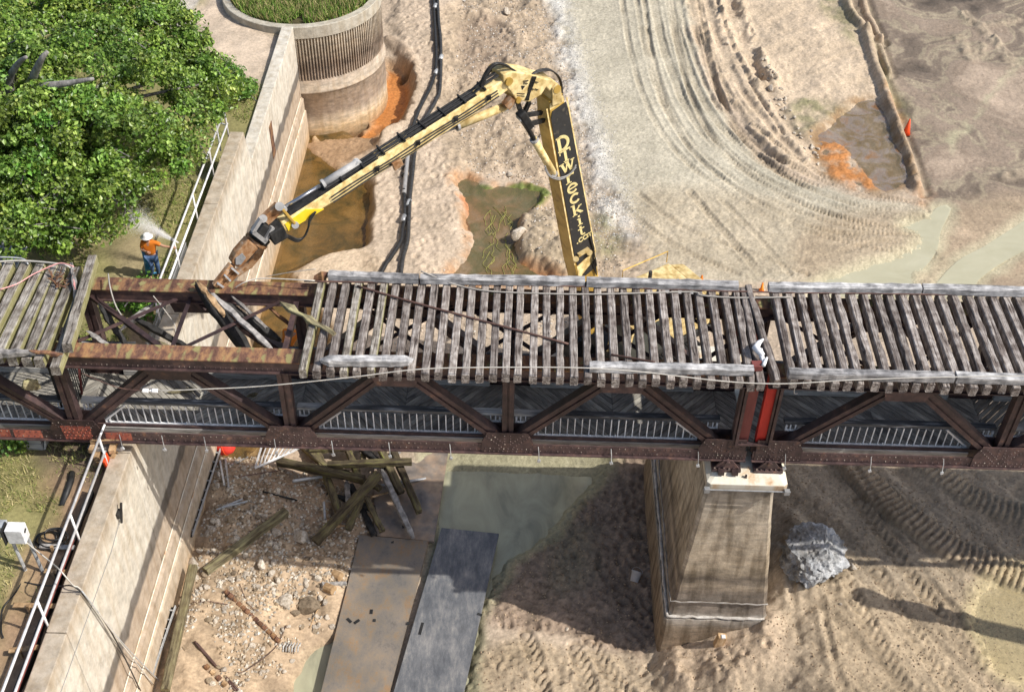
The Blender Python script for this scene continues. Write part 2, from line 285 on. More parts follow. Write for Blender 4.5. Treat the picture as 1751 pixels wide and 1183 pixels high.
def leafmat():
    m = mat('leaves', [(.3, g(.8)), (.7, g(1.15))], (1.5, 1.5, 1.5), 4, .38, 0, rand=False, attr=True, spec=.45)
    n = m.node_tree.nodes; L = m.node_tree.links; b = n['Principled BSDF']; o = n['Material Output']
    t = n.new('ShaderNodeBsdfTranslucent'); mx = n.new('ShaderNodeMixShader'); mx.inputs[0].default_value = .28
    L.new(b.inputs['Base Color'].links[0].from_socket, t.inputs[0]); L.new(b.outputs[0], mx.inputs[1]); L.new(t.outputs[0], mx.inputs[2])
    L.new(mx.outputs[0], o.inputs[0]); return m
MT['leaf'] = leafmat()
def water(name, ramp, scale=(.7, .7, .7), rough=.12, rip=6., bump=.05, murk=.7):
    m = mat(name, ramp, scale, 6, rough, bump, bscale=rip, rand=False, dist=.8, spec=.5); n = m.node_tree.nodes; L = m.node_tree.links
    t = n.new('ShaderNodeBsdfTransparent'); mx = n.new('ShaderNodeMixShader'); mx.inputs[0].default_value = murk
    L.new(t.outputs[0], mx.inputs[1]); L.new(n['Principled BSDF'].outputs[0], mx.inputs[2]); L.new(mx.outputs[0], n['Material Output'].inputs[0]); return m
MT['w_channel'] = water('tea_brown_water', [(.32, (.045, .04, .015)), (.44, (.11, .07, .02)), (.54, (.17, .095, .025)), (.7, (.25, .14, .04))], (.9, .9, .9))
MT['w_pool'] = water('algae_pool_water', [(.3, (.10, .10, .035)), (.45, (.14, .12, .05)), (.55, (.22, .15, .07)), (.72, (.30, .22, .14))], (.8, .8, .8))
MT['w_orange'] = water('iron_stained_water', [(.32, (.13, .115, .07)), (.45, (.22, .16, .08)), (.54, (.30, .26, .23)), (.66, (.32, .16, .06)), (.8, (.36, .17, .05))], (.9, .9, .9), murk=.55)
MT['w_pale'] = water('pale_silty_water', [(.34, (.27, .265, .185)), (.46, (.38, .365, .25)), (.56, (.44, .425, .29)), (.7, (.52, .50, .34))], (.9, .45, .5), .12, 9, .15, .88)
MT['w_stream'] = water('milky_stream_water', [(.3, (.50, .47, .32)), (.7, (.60, .57, .41))], (.5, .9, .5), .2, murk=.72)
MT['w_puddle'] = water('yellow_puddle_water', [(.3, (.42, .345, .19)), (.7, (.52, .44, .27))], (.5, .5, .5), .15, murk=.4)

# ------------------------------------------------------------------ the ground
def vnoise(x, y, scale, seed):
    r = np.random.RandomState(seed); T = r.rand(256, 256).astype(np.float32)
    u = x/scale+seed*7.31; v = y/scale+seed*3.17; i = np.floor(u).astype(int); j = np.floor(v).astype(int)
    a = (u-i).astype(np.float32); b = (v-j).astype(np.float32); a = a*a*(3-2*a); b = b*b*(3-2*b)
    i0, i1, j0, j1 = i & 255, (i+1) & 255, j & 255, (j+1) & 255
    return (T[i0, j0]*(1-a)+T[i1, j0]*a)*(1-b)+(T[i0, j1]*(1-a)+T[i1, j1]*a)*b
def fbm(x, y, scale, seed, o=4, gain=.5):
    s = 0; a = 1; t = 0
    for k in range(o): s = s+a*vnoise(x, y, scale/2**k, seed+k); t += a; a *= gain
    return s/t-.5
def gpts(px, z=0): return np.array([atz(x, y, z)[:2] for x, y in px])
def linedist(x, y, P, closed=False, margin=3.):
    """distance to a polyline and arc length along it; + side sign"""
    P = np.asarray(P); n = len(P); D = np.full(x.shape, 1e3, np.float32); Sx = np.zeros(x.shape, np.float32); Sg = np.ones(x.shape, np.float32)
    lo = P.min(0)-margin; hi = P.max(0)+margin
    m = (x > lo[0]) & (x < hi[0]) & (y > lo[1]) & (y < hi[1]); xs, ys = x[m], y[m]
    d = np.full(xs.shape, 1e3); s = np.zeros(xs.shape); sg = np.ones(xs.shape); acc = 0; ins = np.zeros(xs.shape, bool)
    for k in range(n if closed else n-1):
        a = P[k]; b = P[(k+1) % n]; e = b-a; l = math.hypot(*e)
        if l < 1e-6: continue
        t = np.clip(((xs-a[0])*e[0]+(ys-a[1])*e[1])/l**2, 0, 1)
        dd = np.hypot(xs-a[0]-t*e[0], ys-a[1]-t*e[1]); q = dd < d
        d[q] = dd[q]; s[q] = acc+t[q]*l; cr_ = e[0]*(ys-a[1])-e[1]*(xs-a[0]); sg[q] = np.sign(cr_[q]); acc += l
        if closed: ins ^= ((a[1] > ys) != (b[1] > ys)) & (xs < a[0]+(ys-a[1])/((b[1]-a[1]) or 1e-9)*e[0])
    if closed: d = np.where(ins, -d, d)
    D[m] = d; Sx[m] = s; Sg[m] = sg
    return D, Sx, Sg
def smooth(P, n=4, closed=False):
    P = np.asarray(P, float); N = len(P); out = []
    rng_ = range(N) if closed else range(N-1)
    for k in rng_:
        p0, p1, p2, p3 = (P[(k-1) % N] if closed or k else P[0]), P[k], P[(k+1) % N], (P[(k+2) % N] if closed or k+2 < N else P[-1])
        for t in np.arange(n)/n: out.append(.5*((2*p1)+(-p0+p2)*t+(2*p0-5*p1+4*p2-p3)*t*t+(-p0+3*p1-3*p2+p3)*t**3))
    if not closed: out.append(P[-1])
    return np.array(out)
def ss(v, a, b): t = np.clip((v-a)/(b-a), 0, 1); return t*t*(3-2*t)

WALLX = -10.5
def axis(lo, hi, step, far, n):
    core = np.arange(lo, hi, step); t = np.linspace(0, 1, n+1)[1:]
    return core, t
gx = np.concatenate([np.arange(WALLX-.1, 31, .062), 31+np.cumsum(np.linspace(.3, 12, 22))])
gy = np.concatenate([13-np.cumsum(np.linspace(.3, 8, 14))[::-1], np.arange(13, 30, .055), np.arange(30, 70, .085), 70+np.cumsum(np.linspace(.3, 12, 24))])
X, Yg = np.meshgrid(gx, gy, indexing='ij'); X = X.astype(np.float32); Yg = Yg.astype(np.float32)
nA, nB, nC = fbm(X, Yg, 6, 1), fbm(X, Yg, 1.6, 9, 4), fbm(X, Yg, .5, 17, 3, .6)
nD = fbm(X, Yg, .22, 29, 2)
Wx = X+nB*.8+nC*.25; Wy = Yg+fbm(X, Yg, 1.6, 41, 4)*.8        # warped coordinates: ragged outlines
h = nA*.16+nB*.10+nC*.05
C = np.empty(X.shape+(4,), np.float32); C[...] = (.465, .37, .275, .95)
def paint(mk, col, rough=None):
    mk = mk[..., None]; c = np.array((*col, .95 if rough is None else rough), np.float32); C[...] = C*(1-mk)+c*mk
PZ = -1.05                                     # the dug-out floor in the foreground lies lower
RZ = .9                                        # and the sand right of the pier lies higher
def pitfield(x, y): return RZ*ss(x, 6.9, 9.2)*(1-ss(y, 29, 36))+ PZ*ss(x, -10.4, -6.3)*(1-ss(x, 4.4, 7.2))*(1-ss(y, 27.6, 30))
def poly(px, z=0, warp=True, sm=True):
    P = gpts(px, z); P = smooth(P, 3, True) if sm else P
    return linedist(Wx if warp else X, Wy if warp else Yg, P, True)[0]
def pline(px, z=0, warp=0., n=4):
    P = smooth(gpts(px, z), n)
    return linedist(X+(Wx-X)*warp, Yg+(Wy-Yg)*warp, P)

# general sand tone variation
C[..., :3] *= (1+nA*.25+nB*.22+nC*.12)[..., None]
# rough excavated soil between hoses and road
d = poly([(775, 0), (960, 0), (1000, 190), (1040, 330), (1090, 470), (930, 470), (900, 300), (770, 300), (740, 120)])
k = ss(d, .5, -.6); h += k*(nB*.55+nC*.22+nD*.06); paint(k*.8, (.38, .295, .205)); C[..., :3] *= (1+k*(nC*.5))[..., None]
d = poly([(780, 40), (850, 30), (880, 80), (850, 150), (790, 110)]); k = ss(d, .4, -.5); paint(k*.6, (.27, .2, .145)); h -= k*.15
# trampled sand around the hoses
d = poly([(670, 0), (780, 0), (760, 200), (800, 300), (770, 460), (630, 460), (640, 260), (700, 140)])
sandk = ss(d, .5, -.5); h += sandk*(.28+nC*.10)
# road
rd = poly([(948, -40), (968, 90), (990, 170), (1015, 250), (1040, 320), (1075, 370), (1110, 420), (1130, 480), (1420, 480), (1600, 460), (1590, 360), (1500, 346), (1400, 322), (1320, 285), (1262, 235), (1216, 165), (1186, 75), (1163, -40)])
k = ss(rd, .35, -.35); h = h*(1-.75*k)+k*.05; paint(k, (.455, .41, .315)); C[..., :3] *= (1+k*(fbm(X*2.2, Yg*.35, 2, 55, 4)*.35))[..., None]
d = poly([(1090, 330), (1250, 330), (1400, 370), (1400, 470), (1110, 470)]); k = ss(d, 1., -1.); paint(k*.6, (.42, .34, .235)); h += k*nC*.12
d, s, sg = pline([(952, -30), (962, 60), (978, 120), (1000, 195), (1025, 275), (1040, 335), (1065, 400)], 0, .8)
k = ss(d, 1.1, .0)*np.clip(.8+nB*2+nC*2, 0, 1); paint(k*.85, (.60, .575, .53)); h += k*(.05+nD*.05)
# sand between road and drainage ditch
d = poly([(1175, -30), (1430, -30), (1470, 80), (1500, 160), (1400, 240), (1390, 300), (1320, 270), (1260, 200), (1210, 110)])
k = ss(d, .3, -.5); paint(k*.9, (.52, .41, .29)); h += k*(.14+nB*.25+nC*.12)
for px, dep, wd in (([(1240, -20), (1262, 50), (1285, 105), (1305, 140)], .30, .42), ([(1178, -10), (1200, 80), (1235, 165), (1290, 240), (1340, 280)], .11, .25),
                    ([(1205, 0), (1230, 80), (1262, 150), (1320, 225), (1370, 275)], .10, .22), ([(1270, 60), (1310, 150), (1350, 220), (1390, 262)], .08, .3),
                    ([(1220, -10), (1250, 80), (1290, 160), (1340, 235)], .09, .12)):
    d, s, sg = pline(px, 0, .35); k = ss(d, wd, wd*.3)*np.clip(.75+nB*2.5+nC*1.2, 0, 1.3); h -= k*dep; paint(np.clip(k, 0, 1)*.35, (.36, .27, .185))
    h += ss(np.abs(d-wd*1.5), wd*.8, 0)*.5*dep*np.clip(.8+nC*4, 0, 2)
# mud flats right
d = poly([(1470, -30), (1760, -60), (1800, 480), (1585, 475), (1590, 365), (1572, 330), (1545, 215), (1512, 90)])
mk = ss(d, .4, -.5); h = h*(1-.6*mk)-mk*.10
fl = fbm(X+fbm(X, Yg, 4, 71, 3)*5, Yg*1.0+fbm(X, Yg, 5, 75, 3)*7, 2.4, 77, 5, .6)
paint(mk, (.255, .197, .145), .55); C[..., :3] *= (1+mk*fl*2.1)[..., None]
fk = mk*ss(np.abs(fl+.05), .05, .0); paint(fk*.45, (.43, .37, .25)); fk2 = mk*ss(np.abs(fl-.12), .04, .0); paint(fk2*.4, (.17, .125, .09)); h += mk*fl*.12
d = poly([(1400, 370), (1600, 360), (1760, 330), (1760, 490), (1380, 490)]); k = ss(d, .8, -.8); paint(k*.7, (.37, .28, .185), .8)
C[..., :3] *= (1+k*fbm(X*.35, Yg*2.6, 1.2, 83, 4)*.5)[..., None]
for px in ([(1640, 60), (1660, 100), (1680, 75)], [(1690, 40), (1740, 30)], [(1700, 65), (1735, 110)], [(1650, 20), (1700, 70)], [(1720, 300), (1751, 290)]):
    d, s, sg = pline(px, 0, .3); k = ss(d, .5, .1); h += k*(.10+nC*.3); paint(k*.5, (.42, .34, .24))
STRM = [[(1385, 500), (1440, 470), (1500, 452), (1545, 438), (1570, 425), (1578, 402), (1548, 388), (1588, 376), (1605, 358), (1622, 356), (1604, 395), (1598, 425), (1580, 452), (1558, 472), (1545, 500)],
        [(1600, 500), (1640, 450), (1685, 425), (1740, 390), (1800, 355), (1800, 400), (1745, 428), (1705, 450), (1668, 478), (1655, 500)]]
for q in STRM:
    d = linedist(X+nC*.5, Yg+nB*.5, smooth(gpts(q, -.08), 3, True), True)[0]; k = ss(d, .55, -.35); h = h*(1-k)-k*.13; paint(ss(d, .8, -.1), (.47, .42, .28), .6)
# berms by the ditch
for px, wd, ht in (([(1438, -25), (1455, 28), (1480, 60), (1492, 110), (1510, 150), (1524, 195), (1545, 250), (1556, 285), (1568, 322)], .42, .42),
                   ([(1470, -20), (1487, 30), (1506, 70)], .3, .25), ([(1503, 80), (1512, 108), (1520, 125)], .28, .3), ([(1480, 60), (1506, 70)], .3, .28)):
    d, s, sg = pline(px, 0, .22); k = ss(d, wd, .05); h += k*(ht+nC*.12); paint(k*.9, (.47, .36, .25))
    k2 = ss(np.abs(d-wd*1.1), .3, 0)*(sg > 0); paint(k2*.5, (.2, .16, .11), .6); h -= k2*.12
# algae and green tinges
def tinge(pxs, col, a=.75, wd=.5):
    for px in pxs:
        d = poly(px); k = ss(d, wd, -wd)*np.clip(.75+nC*2.2, 0, 1); paint(k*a, col, .7)
tinge([[(1350, 190), (1385, 180), (1400, 225), (1375, 235)], [(1490, 60), (1520, 130), (1555, 180), (1545, 200), (1520, 160), (1500, 110)], [(1400, 10), (1440, 0), (1470, 80), (1440, 60)],
       [(1375, 175), (1450, 185), (1470, 200), (1400, 205)], [(1010, 380), (1050, 370), (1060, 420), (1020, 430)]], (.17, .17, .075), .7)
tinge([[(1622, 255), (1630, 228), (1652, 200), (1660, 203), (1646, 230), (1634, 258)], [(1660, 200), (1700, 150), (1740, 95), (1745, 100), (1705, 155)]], (.46, .42, .27), .8, .3)
tinge([[(1515, 150), (1530, 165), (1545, 200), (1530, 205)], [(1560, 320), (1590, 330), (1570, 350)]], (.42, .21, .09))
# iron stained pool
PL3 = [(1395, 245), (1425, 205), (1462, 178), (1492, 172), (1520, 205), (1545, 262), (1558, 312), (1505, 330), (1450, 322), (1412, 292)]
d3 = poly(PL3); k = ss(d3, .35, -.5); h = h*(1-k)-k*(.22+nC*.05-nB*.2); paint(ss(d3, .6, -.1)*np.clip(.65+nC*2.5+nB*1.5, 0, 1), (.27, .17, .085), .6)
d = poly([(1405, 250), (1440, 245), (1480, 290), (1500, 325), (1440, 320)]); paint(ss(d, .3, -.3)*np.clip(.8+nC*3, 0, 1), (.45, .19, .06), .6); h += ss(d, .5, -.4)*(.20+nC*.25)
# left drainage channel beside the wall
CH = [(480, 235), (560, 222), (600, 235), (585, 262), (566, 285), (608, 300), (632, 325), (632, 365), (620, 420), (585, 432), (540, 440), (505, 455), (486, 468), (520, 500), (560, 560), (540, 640), (470, 720), (430, 770), (385, 790), (300, 790), (330, 600), (420, 480)]
dc = poly(CH); k = ss(dc, .35, -.45); h = h*(1-k)-k*(.62+nB*.35); paint(ss(dc, .45, .0), (.27, .17, .07), .6)
# orange mud at the foot of the intake tower
d = poly([(655, 100), (690, 118), (700, 150), (692, 195), (660, 222), (622, 240), (590, 262), (565, 280), (520, 240), (560, 215), (640, 180)])
k = ss(d, .25, -.25); h = h*(1-k)-k*(.42+nC*.10); paint(k, (.36, .23, .13), .6)
d = poly([(655, 115), (684, 128), (694, 160), (686, 190), (650, 212), (628, 222), (600, 222), (640, 190)]); k = ss(d, .15, -.2); paint(k, (.47, .19, .055), .5); h -= k*.08
d, s, sg = pline([(665, 70), (695, 100), (706, 140), (704, 175), (690, 205), (660, 235), (600, 262)], 0, .5); k = ss(d, .55, .1); h += k*.25; paint(k*.6, (.30, .22, .15))
for a, b in ((612, 210), (600, 222), (690, 135), (648, 215)):
    q = atz(a, b, -.3); r = np.hypot(Wx-q[0], Wy-q[1]); k = ss(r, .45, .2); h -= k*.35; paint(k*.6, (.16, .09, .04))
d, s, sg = pline([(538, 238), (552, 262), (565, 282)], -.3, .3); k = ss(d, .22, .05); paint(k*.8, (.58, .42, .24)); h += k*.3
d = poly([(530, 238), (600, 228), (660, 225), (690, 205), (640, 250), (602, 270), (575, 282), (548, 270)]); k = ss(d, .35, -.3); h = h*(1-k)+k*(-.16+nC*.14); paint(k, (.33, .215, .125), .6)
# sand island by the channel
d = poly([(505, 470), (545, 442), (600, 428), (640, 440), (650, 475), (560, 480)]); k = ss(d, .3, -.4); h += k*.18; paint(k*.7, (.50, .39, .27))
# algae pool with orange rim
PL2 = [(778, 312), (800, 302), (830, 318), (880, 314), (925, 328), (915, 352), (892, 375), (885, 400), (890, 440), (925, 452), (945, 480), (785, 480), (800, 430), (812, 400), (800, 370), (782, 345)]
d2 = poly(PL2); k = ss(d2, .25, -.4); h = h*(1-k)-k*(.42+nB*.2); paint(ss(d2, .6, .0)*np.clip(.55+nC*3+nB*1.5, 0, 1), (.40, .23, .12), .6)
d = poly([(778, 340), (800, 325), (840, 345), (872, 350), (880, 372), (840, 378), (800, 365)]); paint(ss(d, .2, -.25), (.50, .22, .10), .55); h += ss(d, .3, -.3)*.2
d = poly([(840, 448), (900, 445), (950, 462), (950, 482), (820, 482)]); paint(ss(d, .2, -.2), (.52, .21, .06), .6); h += ss(d, .3, -.3)*.16
d, s, sg = pline([(815, 318), (850, 325), (890, 318), (930, 332), (915, 352)], 0, .6); paint(ss(d, .38, .1)*.85, (.10, .15, .02), .8); h += ss(d, .4, .1)*.15
d, s, sg = pline([(845, 350), (870, 368), (885, 395)], 0, .5); paint(ss(d, .3, .05)*.7, (.17, .17, .05))
# tracked mud lumps beside the boom
d = poly([(895, 370), (960, 380), (985, 470), (930, 470), (890, 430)]); k = ss(d, .3, -.4); h += k*(.35+nC*.3); paint(k*.8, (.36, .29, .2))

# ---- foreground
d = poly([(800, 1060), (1130, 1105), (1290, 1095), (1330, 960), (1345, 770), (1800, 770), (1800, 1260), (780, 1260)])
fgk = ss(d, .3, -.4); paint(fgk, (.36, .28, .188)); h += fgk*(nB*.14+nC*.07+nD*.02)
d = poly([(1345, 770), (1800, 770), (1800, 1010), (1450, 1000), (1330, 980)], RZ); paint(ss(d, .5, -.5)*.7, (.30, .24, .17), .85)
d = poly([(1140, 1060), (1340, 1000), (1400, 1090), (1340, 1260), (900, 1260), (860, 1130)]); k = ss(d, .8, -.8); paint(k*.65, (.41, .325, .23)); h += k*nC*.16
st = fbm((X*.83+Yg*.55)*2.6, (X*.55-Yg*.83)*.22, 1., 91, 5, .62); rgt = ss(X, 6.5, 9); C[..., :3] *= (1+fgk*st*(.35+.6*rgt))[..., None]; h += fgk*rgt*st*.16
DM = [(1050, 755), (1130, 770), (1135, 1110), (980, 1090), (850, 1065), (828, 1010), (880, 975), (960, 905), (1010, 850)]
dm = poly(DM, PZ); k = ss(dm, .3, -.3); paint(k, (.27, .20, .145), .75); h += k*(nC*.12+nB*.14-.03); C[..., :3] *= (1+k*(nC*.7+nB*.6+nD*.4))[..., None]
dmud = dm
d = poly([(950, 920), (1010, 910), (1010, 990), (950, 1000)], PZ); paint(ss(d, .6, -.4)*.45, (.27, .24, .15), .5)
d, s, sg = pline([(1050, 770), (1010, 850), (965, 900), (885, 965), (845, 1000)], PZ, .8); paint(ss(d, .3, .08)*.5, (.34, .28, .12))
GW = [(752, 740), (1055, 740), (1045, 795), (1005, 850), (962, 900), (908, 942), (880, 970), (848, 1002), (826, 1060), (812, 1200), (760, 1200), (735, 900)]
dg = poly(GW, PZ); k = ss(dg, .15, -.5); h = h*(1-k)-k*(.30+nB*.1); paint(ss(dg, .45, -.1), (.33, .30, .19), .5)
d = poly([(490, 1200), (505, 1150), (530, 1108), (565, 1082), (590, 1110), (560, 1200)], PZ); k = ss(d, .15, -.3); h = h*(1-k)-k*.45; paint(ss(d, .3, 0)*.7, (.24, .19, .11), .6); dbp = d
# debris mound by the wall
MND = [(335, 780), (450, 790), (560, 800), (640, 840), (640, 930), (600, 1010), (575, 1090), (520, 1100), (480, 1210), (270, 1210), (300, 1000), (325, 890)]
dmnd = poly(MND, PZ*.3); mdk = ss(dmnd, .5, -1.1); h += mdk*(.42+nB*.5+nC*.22); paint(ss(dmnd, .2, -.4), (.42, .31, .205)); C[..., :3] *= (1+ss(dmnd, .2, -.4)*(nC*.7+nB*.4))[..., None]
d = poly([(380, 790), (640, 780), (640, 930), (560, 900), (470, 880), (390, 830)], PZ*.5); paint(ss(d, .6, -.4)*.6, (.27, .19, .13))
MATS = [[(615, 915), (733, 925), (665, 1186), (548, 1186)], [(755, 902), (853, 912), (788, 1206), (672, 1186)], [(640, 755), (768, 763), (742, 925), (640, 915)]]
for q in MATS:
    d = linedist(X, Yg, gpts(q, PZ+.22), True)[0]; k = ss(d, .30, -.10); h = h*(1-k)+np.minimum(h, .06)*k
# puddle lower right and dried patches
d = poly([(1668, 1025), (1695, 1000), (1770, 980), (1770, 1160), (1700, 1130), (1675, 1080)], RZ); k = ss(d, .3, -.3); h = h*(1-k)-k*.12; paint(ss(d, .6, 0), (.46, .37, .21), .5)
# sand heap in front of the pier
d = poly([(1135, 1110), (1200, 1085), (1290, 1075), (1340, 1120), (1310, 1190), (1170, 1190)], -.5); k = ss(d, .5, -.6); h += k*.55; paint(k*.6, (.52, .39, .27))
d = poly([(1310, 940), (1350, 900), (1360, 1000), (1320, 1080), (1290, 1090)], .3); k = ss(d, .4, -.4); h += k*.3

q = atz(1388, 960, RZ); r_ = np.hypot(X-q[0], Yg-q[1]); h += .16*np.exp(-((r_-1.0)/.35)**2)*np.clip(.6+nC*4, 0, 1.5)
# ---- tyre and track marks
def tread(px, wd, dep, sp, lug, z=0, warp=.1, chev=.6, ridge=0., col=None, a=.35):
    global h
    d, s, sg = pline(px, z, warp, 6); wr = np.clip(.9+nA*.8+nB*1.7, .3, 1.15); k = ss(d, wd/2+.07, wd/2-.04)*(wr if not ridge else np.clip(wr+.35, 0, 1.1))
    ph = np.sin(2*np.pi*(s/sp+chev*np.abs(d)/sp))
    h += -k*dep+k*lug*np.clip(ph*2.2, -1, 1)+ss(np.abs(d-wd/2-.08), .10, 0)*dep*.7*np.clip(wr, 0, 1)+ridge*ss(d, wd*.9, wd*.3)
    paint(np.clip(k*a*(.45+.75*np.clip(-ph, 0, 1)), 0, 1), col or (.26, .20, .13))
    if col: paint(k*a, col)
edge = [(1168, -30), (1189, 70), (1219, 160), (1262, 230), (1322, 282), (1402, 324), (1500, 350), (1580, 358)]
def offs(px, o):
    P = smooth(gpts(px), 3); T = np.gradient(P, axis=0); T /= np.linalg.norm(T, axis=1)[:, None]; return P+np.stack([-T[:, 1], T[:, 0]], 1)*o
def tread_w(P, *a, **k2):
    global gpts; sv = gpts; gpts = lambda px, z=0: np.asarray(px); tread(P, *a, **k2); gpts = sv
for o, wd, sp in ((-.0, .42, .16), (-.55, .36, .2), (-.95, .3, .16), (-1.75, .42, .18), (-2.2, .22, .2), (.5, .3, .17), (-3.4, .25, .2), (-.3, .2, .14), (.25, .24, .2), (-1.3, .22, .18), (-2.5, .26, .16), (-2.95, .24, .2), (.85, .26, .18)):
    tread_w(offs(edge, o)+np.array([.22, .15])*np.sin(np.linspace(0, 5+o, 22)*1.3+o*4)[:, None], wd, .05, sp, .034, warp=.14)
for px, wd in (([(1060, 350), (1120, 400), (1190, 440), (1260, 470)], .3), ([(1090, 330), (1170, 390), (1300, 440), (1380, 470)], .22), ([(1180, 330), (1240, 400), (1300, 470)], .3), ([(1230, 340), (1290, 400), (1350, 470)], .22),
               ([(1440, 430), (1500, 415), (1580, 410)], .3), ([(1350, 380), (1450, 400), (1590, 402)], .2), ([(970, 350), (990, 400), (1000, 460)], .3)):
    tread(px, wd, .05, .2, .02)
big_tr = [(1432, 775), (1470, 815), (1520, 865), (1570, 905), (1630, 945), (1700, 972), (1790, 1005)]
tread(big_tr, .95, -.10, .215, .05, RZ, chev=.12, ridge=.16, col=(.30, .225, .15), a=.3)
tread([(1545, 770), (1600, 810), (1650, 845), (1700, 866), (1790, 895)], .85, -.06, .215, .045, RZ, chev=.12, ridge=.12, col=(.30, .24, .165), a=.3)
for px in ([(1010, 1090), (1040, 1140), (1090, 1200)], [(985, 1100), (1000, 1150), (1020, 1200)], [(900, 1080), (920, 1140), (930, 1200)]): tread(px, .5, .04, .26, .045, PZ*.8, chev=1.0)
for px in ([(1430, 960), (1480, 1060), (1560, 1200)], [(1500, 980), (1560, 1080), (1640, 1200)], [(1560, 990), (1620, 1060), (1670, 1130)], [(1470, 860), (1540, 960), (1600, 1040)]): tread(px, .5, .03, .26, .03, RZ, chev=.9)
for px in ([(1345, 950), (1352, 1010), (1368, 1090)], [(1390, 960), (1410, 1060), (1440, 1180)], [(1560, 960), (1640, 1060), (1680, 1110)], [(1450, 790), (1520, 900), (1640, 1050)]):
    d, s, sg = pline(px, RZ, .2); k = ss(d, .13, .04)*np.clip(.6+nB*3, 0, 1); h -= k*.08; h += ss(np.abs(d-.2), .14, 0)*.03
# footprints, clods and pits
def dents(n, region, dep, r0, r1, seed):
    r = np.random.RandomState(seed); idx = np.argwhere(region > .5)
    for i, j in idx[r.randint(0, len(idx), n)]:
        rr = r.uniform(r0, r1); di = int(rr/.06)+2; dj = int(rr/(.055 if gy[j] < 30 else .085))+2
        sl = (slice(max(i-di, 0), i+di), slice(max(j-dj, 0), j+dj)); dd = np.hypot(X[sl]-X[i, j], (Yg[sl]-Yg[i, j])*r.uniform(.6, 1.3))/rr
        h[sl] += dep*r.uniform(.4, 1)*(-np.exp(-dd**2*3)+.55*np.exp(-(dd-1)**2*8))
dents(800, (dmud < 0).astype(float), .055, .08, .22, 5); dents(420, sandk, .06, .10, .26, 6)
dents(900, ((fgk > .5) & (Yg < 27)).astype(float), .035, .07, .16, 8); dents(300, ((fgk > .5) & (X < 7.5)).astype(float), .06, .08, .2, 12)
dents(420, ((X > -6) & (X < 3) & (Yg > 34) & (Yg < 62) & (rd > .3)).astype(float), .075, .10, .26, 14)
h += nD*.035
gr_ = np.random.RandomState(33); fine = (X < 31) & (Yg > 12) & (Yg < 70); damp = np.clip(1-mk*.6, 0, 1)
h += np.where(fine, gr_.normal(0, .007, X.shape), 0)*damp; C[..., :3] *= (1+np.where(fine, np.clip(gr_.normal(0, .085, X.shape), -.25, .25), 0)*damp+nD*.22*damp)[..., None]
sp_k = fine & (gr_.rand(*X.shape) < .012); C[..., :3] = np.where(sp_k[..., None], C[..., :3]*gr_.uniform(.5, 1.5, X.shape)[..., None], C[..., :3]); h += np.where(sp_k, gr_.uniform(.0, .03, X.shape), 0)
h += pitfield(X, Yg)
h = np.where((gx > 33)[:, None] | (gy > 75)[None, :] | (gy < 11)[None, :], h*.3, h)
def hz(x, y):
    i = int(np.clip(np.searchsorted(gx, x)-1, 0, len(gx)-2)); j = int(np.clip(np.searchsorted(gy, y)-1, 0, len(gy)-2))
    a = min(max((x-gx[i])/(gx[i+1]-gx[i]), 0), 1); b = min(max((y-gy[j])/(gy[j+1]-gy[j]), 0), 1)
    return float((h[i, j]*(1-a)+h[i+1, j]*a)*(1-b)+(h[i, j+1]*(1-a)+h[i+1, j+1]*a)*b)
def gridfaces(nx, ny):
    i, j = np.meshgrid(np.arange(nx-1), np.arange(ny-1), indexing='ij'); a = (i*ny+j).ravel()
    return np.stack([a, a+ny, a+ny+1, a+1], 1)
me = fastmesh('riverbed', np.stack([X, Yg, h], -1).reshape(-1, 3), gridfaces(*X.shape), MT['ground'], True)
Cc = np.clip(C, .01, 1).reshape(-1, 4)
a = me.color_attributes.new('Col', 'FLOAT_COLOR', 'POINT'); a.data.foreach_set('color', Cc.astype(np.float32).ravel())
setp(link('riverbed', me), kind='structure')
def on(px, py, it=4, z=0):                       # the point of the riverbed seen at a pixel
    for _ in range(it): p = atz(px, py, z); z = hz(p[0], p[1])
    return Vector((p[0], p[1], z))

def sheet(name, px, z, m, grow=.35):
    P = smooth(gpts(px, z), 3, True); T = np.roll(P, -1, 0)-np.roll(P, 1, 0); T /= np.linalg.norm(T, axis=1)[:, None]
    ar = np.sum(P[:, 0]*np.roll(P[:, 1], -1)-np.roll(P[:, 0], -1)*P[:, 1]); P = P+np.stack([T[:, 1], -T[:, 0]], 1)*grow*np.sign(ar)
    V = [Vector((p[0], p[1], z)) for p in P]; b = MB(); b.add(V, [tuple(t) for t in tessellate_polygon([V])])
    o = b.build(name, m); o['kind'] = 'structure'; return o
sheet('channel_water', CH, -.24, MT['w_channel'], .1)
sheet('pool_water', PL2, -.13, MT['w_pool'], .15)
sheet('pool_water', PL3, -.08, MT['w_orange'], .1)
sheet('river_water', GW, PZ-.15, MT['w_pale'], .25)
sheet('puddle_water', [(490, 1200), (505, 1150), (530, 1108), (565, 1082), (595, 1110), (565, 1200)], PZ-.12, MT['w_pale'], .2)
sheet('puddle_water', [(1668, 1025), (1695, 1000), (1770, 980), (1770, 1160), (1700, 1130), (1675, 1080)], RZ-.06, MT['w_puddle'], .2)
for q in STRM: sheet('stream_water', q, -.075, MT['w_stream'], .12)
